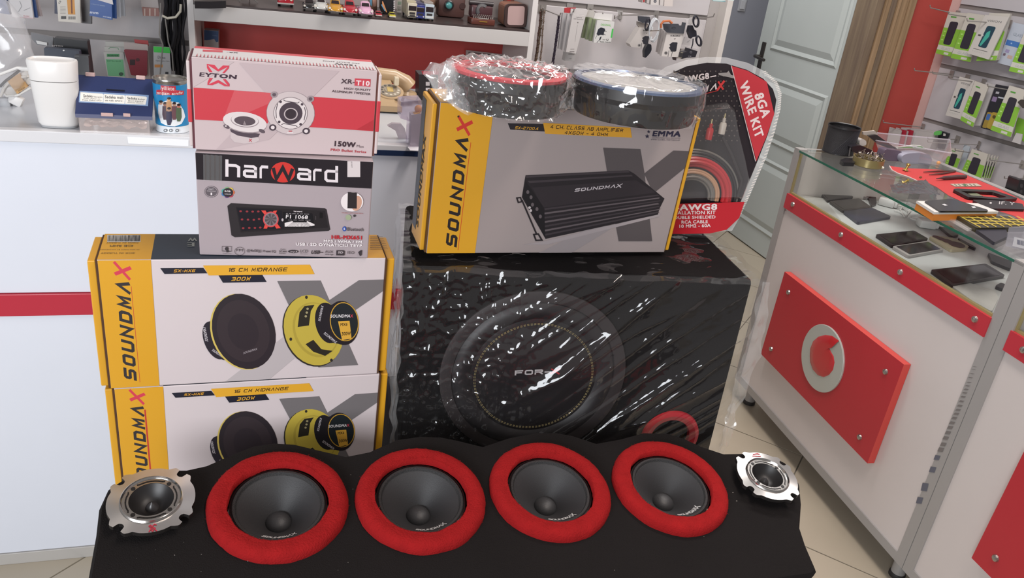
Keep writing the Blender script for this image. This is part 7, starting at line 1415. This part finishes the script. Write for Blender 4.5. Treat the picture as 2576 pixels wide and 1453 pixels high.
# torn red sheet and small tools
RSH = [(1065, 243), (1130, 252), (1200, 262), (1350, 266), (1560, 282), (1640, 300), (1950, 430), (2180, 545), (2180, 730), (2060, 640), (1900, 590), (1640, 525), (1540, 480), (1440, 410), (1355, 370), (1290, 362), (1215, 328), (1130, 300), (1085, 275)]
o = card('red_sheet', 'torn red paper sheet lying on the glass counter top', 'paper', GT.off(.0006), zH, RSH, .0005, mat('b03434', .6))
w_ = [(1065, 243), (1085, 275), (1130, 300), (1215, 328), (1290, 362)]; mb = MB(); q = [GT.off(.0009).P(*zH(*k)) for k in w_]; mb.tube(q, .0015, mat('c9b4b0', .8), 4); mb.build('torn_edge', o)
ZT = GT.off(.0012)
def lay(name, label, cat, pts, h, m, r=0, art=None, z=zH, base=None): return card(name, label, cat, (base or ZT).off(h), z, pts, h, m, None, r, art)
t = thing('brass_push_pin', 'brass push pin standing on the red sheet', 'pin', GT.P(*zH(1190, 285))+V((0, 0, .001))); p = wloc(t); MB().lathe([(0, 0), (.009, .001), (.008, .004), (.004, .006), (.0035, .016), (.006, .018), (.006, .022), (0, .024)], p, mat('a8904e', .25, .6), V((.25, 0, 1)), 16).build('pin_head', t, True); MB().cyl(p+V((-.004, -.006, 0)), .0008, .02, mat('c9c0b0', .2, .9), V((-.5, -.5, .3)), 6).build('pin_point', t)
t = thing('brass_push_pin', 'brass push pin lying on the bare glass', 'pin', GT.P(*zH(1170, 385))+V((0, 0, .001))); p = wloc(t); MB().lathe([(0, 0), (.008, .001), (.007, .004), (.003, .006), (.003, .014), (.005, .016), (0, .02)], p, mat('a8904e', .25, .6), V((.6, -.3, .7)), 16).build('pin_head', t, True); MB().cyl(p, .0007, .018, mat('c9c0b0', .2, .9), V((-.8, .2, .25)), 6).build('pin_point', t)
t = thing('tweezers', 'dark metal tweezers on the red sheet', 'tweezers', ZT.P(*zH(1470, 300)))
for q in (((1335, 300), (1450, 292), (1590, 290)), ((1380, 320), (1480, 312), (1590, 292))): MB().tube([ZT.P(*zH(*k))+V((0, 0, .003)) for k in q], [.0012, .0028, .002], mat('5a4a44', .35, .6), 6).build('tweezer_arm', t, True)
pts = [ZT.P(*zH(*k))+V((0, 0, .006)) for k in ((1435, 360), (1480, 355), (1495, 353), (1540, 350), (1600, 345), (1665, 345))]; o = MB().tube(pts, [.0015, .003, .0055, .0055, .006, .006], mat('4a3233', .4), 10).build('screwdriver', None, True, loc=pts[0]); setp(o, 'brown handled precision screwdriver on the red sheet', 'screwdriver')
lay('metal_strip', 'narrow printed metal strip on the red sheet', 'strip', ((1550, 385), (1760, 382), (1800, 402), (1590, 405)), .002, mat('a9a494', .4), 0, lambda a: (a.poly('3f6a48', (1650, 385), (1665, 385), (1680, 404), (1662, 404)), [a.line('5a5648', [(1580+i*30, 388), (1600+i*30, 400)], 4) for i in range(6)]))
o = lay('washer', 'tiny brass washer on the red sheet', 'washer', ((1302, 330), (1315, 324), (1328, 330), (1315, 337)), .002, mat('8a6a3a', .3, .8), .003)
# phone frame (open ring), back cover, bag, boxes
fo = flat(ZT.off(.008), zH, ((1570, 428), (1600, 422), (1900, 436), (2090, 500), (1960, 512), (1690, 490)), .008); fi = flat(ZT.off(.008), zH, ((1630, 440), (1890, 452), (2000, 490), (1950, 496), (1720, 478)), .005)
loc = sum(fo, V((0, 0, 0)))/len(fo)-V((0, 0, .008)); mb = MB(); al = fo+fi; tri = tessellate_polygon([fo, fi[::-1]]); al = fo+fi[::-1]
for dz in (0, -.007): mb.add([p+V((0, 0, dz)) for p in al], [tuple(t_) for t_ in tri], mat('1d181b', .3))
for lp_ in (fo, fi): n = len(lp_); mb.add(lp_+[p+V((0, 0, -.007)) for p in lp_], [(i, (i+1) % n, n+(i+1) % n, n+i) for i in range(n)], mat('1d181b', .3))
o = mb.build('phone_housing', None, False, loc); setp(o, 'empty black phone frame on the red sheet', 'phone frame')
lay('phone_board', 'small green grey board inside the phone frame', 'circuit board', ((1690, 462), (1760, 460), (1810, 482), (1730, 484)), .003, mat('6a6f5a', .5)); lay('phone_cover', 'black phone back with white marks beside the red sheet edge', 'phone part', ((1725, 512), (1960, 512), (2125, 545), (2140, 588), (1850, 580)), .006, mat('1f1b1f', .35), .006, lambda a: (a.rect('b4b0b0', 1862, 532, 1878, 545), a.text('a9a5a5', 'IF. Y', (1935, 548), (2060, 556), (1938, 525), .02)))
mb = MB(); bq = [GT.off(.003).P(*zH(*k)) for k in ((1065, 405), (1350, 362), (1570, 460), (1300, 520), (1090, 470))]; c = sum(bq, V((0, 0, 0)))/5
def bgf(i, j):
    A = bq[0]*(1-i)+bq[1]*i; B = bq[4]*(1-i)+(bq[3]*.4+bq[2]*.6)*i; p = A*(1-j)+B*j; return p+V((0, 0, .004+.010*ridge(p.x*22, p.y*26, 3)**2*math.sin(PI*i)*math.sin(PI*j)+.003*nz(p.x*70, p.y*70)))
film_sheet(36, 26, bgf, mat('5a5a5e', .22, .4), mb); o = mb.build('antistatic_bag', None, 'all', loc=c); setp(o, 'crumpled grey antistatic bag on the glass top', 'bag')
t = thing('orange_phone_box', 'orange and white phone box lying at the front glass edge', 'box', GT.P(*zH(1560, 620)))
OT = GT.off(.024); oq = [OT.P(*zH(*k)) for k in ((1280, 520), (1345, 522), (1560, 500), (1770, 540), (1930, 600), (1925, 640), (1420, 612))]
oq = [OT.P(*zH(*k)) for k in ((1282, 520), (1768, 540), (1932, 605), (1425, 610))]; MB().prism(oq, V((0, 0, -.006)), mat('c9c6c2', .4)).build('white_lid', t); MB().prism([p*.985+sum(oq, V((0, 0, 0)))/4*.015+V((0, 0, -.006)) for p in oq], V((0, 0, -.0165)), mat('c4762a', .45)).build('orange_body', t)
sd_ = Plane(oq[0], (oq[3]-oq[0]).cross(V((0, 0, 1))), oq[3]-oq[0]); a = Art(sd_, zH); 
lay('display_screen', 'dark phone display lying on the orange box', 'display', ((1345, 522), (1560, 502), (1845, 590), (1850, 602), (1470, 602)), .004, mat('201f24', .15), .004, lambda a: (a.poly('b9b9bb', (1482, 548), (1505, 546), (1530, 558), (1505, 561)), a.poly('b9b9bb', (1715, 566), (1742, 565), (1755, 576), (1728, 579))), base=OT)
o = lay('plaid_phone', 'phone in a yellow and black plaid case at the glass edge', 'phone', ((1600, 640), (1660, 632), (2000, 640), (2160, 690), (2150, 730), (1760, 735)), .012, mat('2e2a1a', .3), .006); a = Art(ZT.off(.0122), zH); ye = 'a8943a'
for k in range(8): a.line(ye, [(1615+k*66, 637+k*1), (1790+k*62, 732-k*2)], 7)
for k in range(3): a.line(ye, [(1640+k*45, 650+k*25), (2150, 675+k*18)], 7)
a.build('plaid_lines', o)
lay('clear_phone_case', 'clear phone case under the plaid phone', 'phone case', ((1520, 650), (1600, 645), (1770, 735), (1690, 750)), .004, film('d8d4d0', gloss=.1, rough=.1, haze=.3), .004); lay('navy_pouch', 'dark navy pouch in front of the plaid phone', 'pouch', ((1750, 745), (1990, 735), (2010, 800), (1900, 850), (1830, 800)), .008, mat('23242e', .35), .006)
yt2 = GT.P(*zH(2080, 900)).y; card('barcode_tag', 'clear standing tag with a white barcode label at the right edge', 'price tag', PY(yt2), zH, ((2020, 735), (2200, 720), (2200, 930), (1990, 880)), .002, film('b9b8c4', gloss=.06, rough=.08, haze=.25), None, 0, None); card('barcode_label', 'white barcode label on the clear tag', 'label', PY(yt2-.002), zH, ((2060, 808), (2200, 838), (2200, 915), (2045, 880)), .001, 'c9c8cc', None, 0, lambda a: [a.rect('3a3a5a', 2080+i*9, 828+i*2, 2084+i*9, 866+i*2) for i in range(12)])
card('black_speaker_unit', 'black object at the right picture edge behind the glass top', 'speaker', PY(GT.P(*zG(2500, 1200)).y), zG, ((2520, 1030), (2640, 1060), (2640, 1290), (2450, 1260)), .04, mat('1a191c', .4), None, .006, lambda a: (a.ell('3a383c', 2540, 1120, 22, 30), a.ell('3a383c', 2535, 1200, 20, 26))); card('black_cable_clip', 'dark clip on the large green pack', 'clip', rw(.12), zW, ((1000, 430), (1050, 390), (1100, 400), (1130, 480), (1080, 520)), .01, mat('3a3532', .4), None, .005)
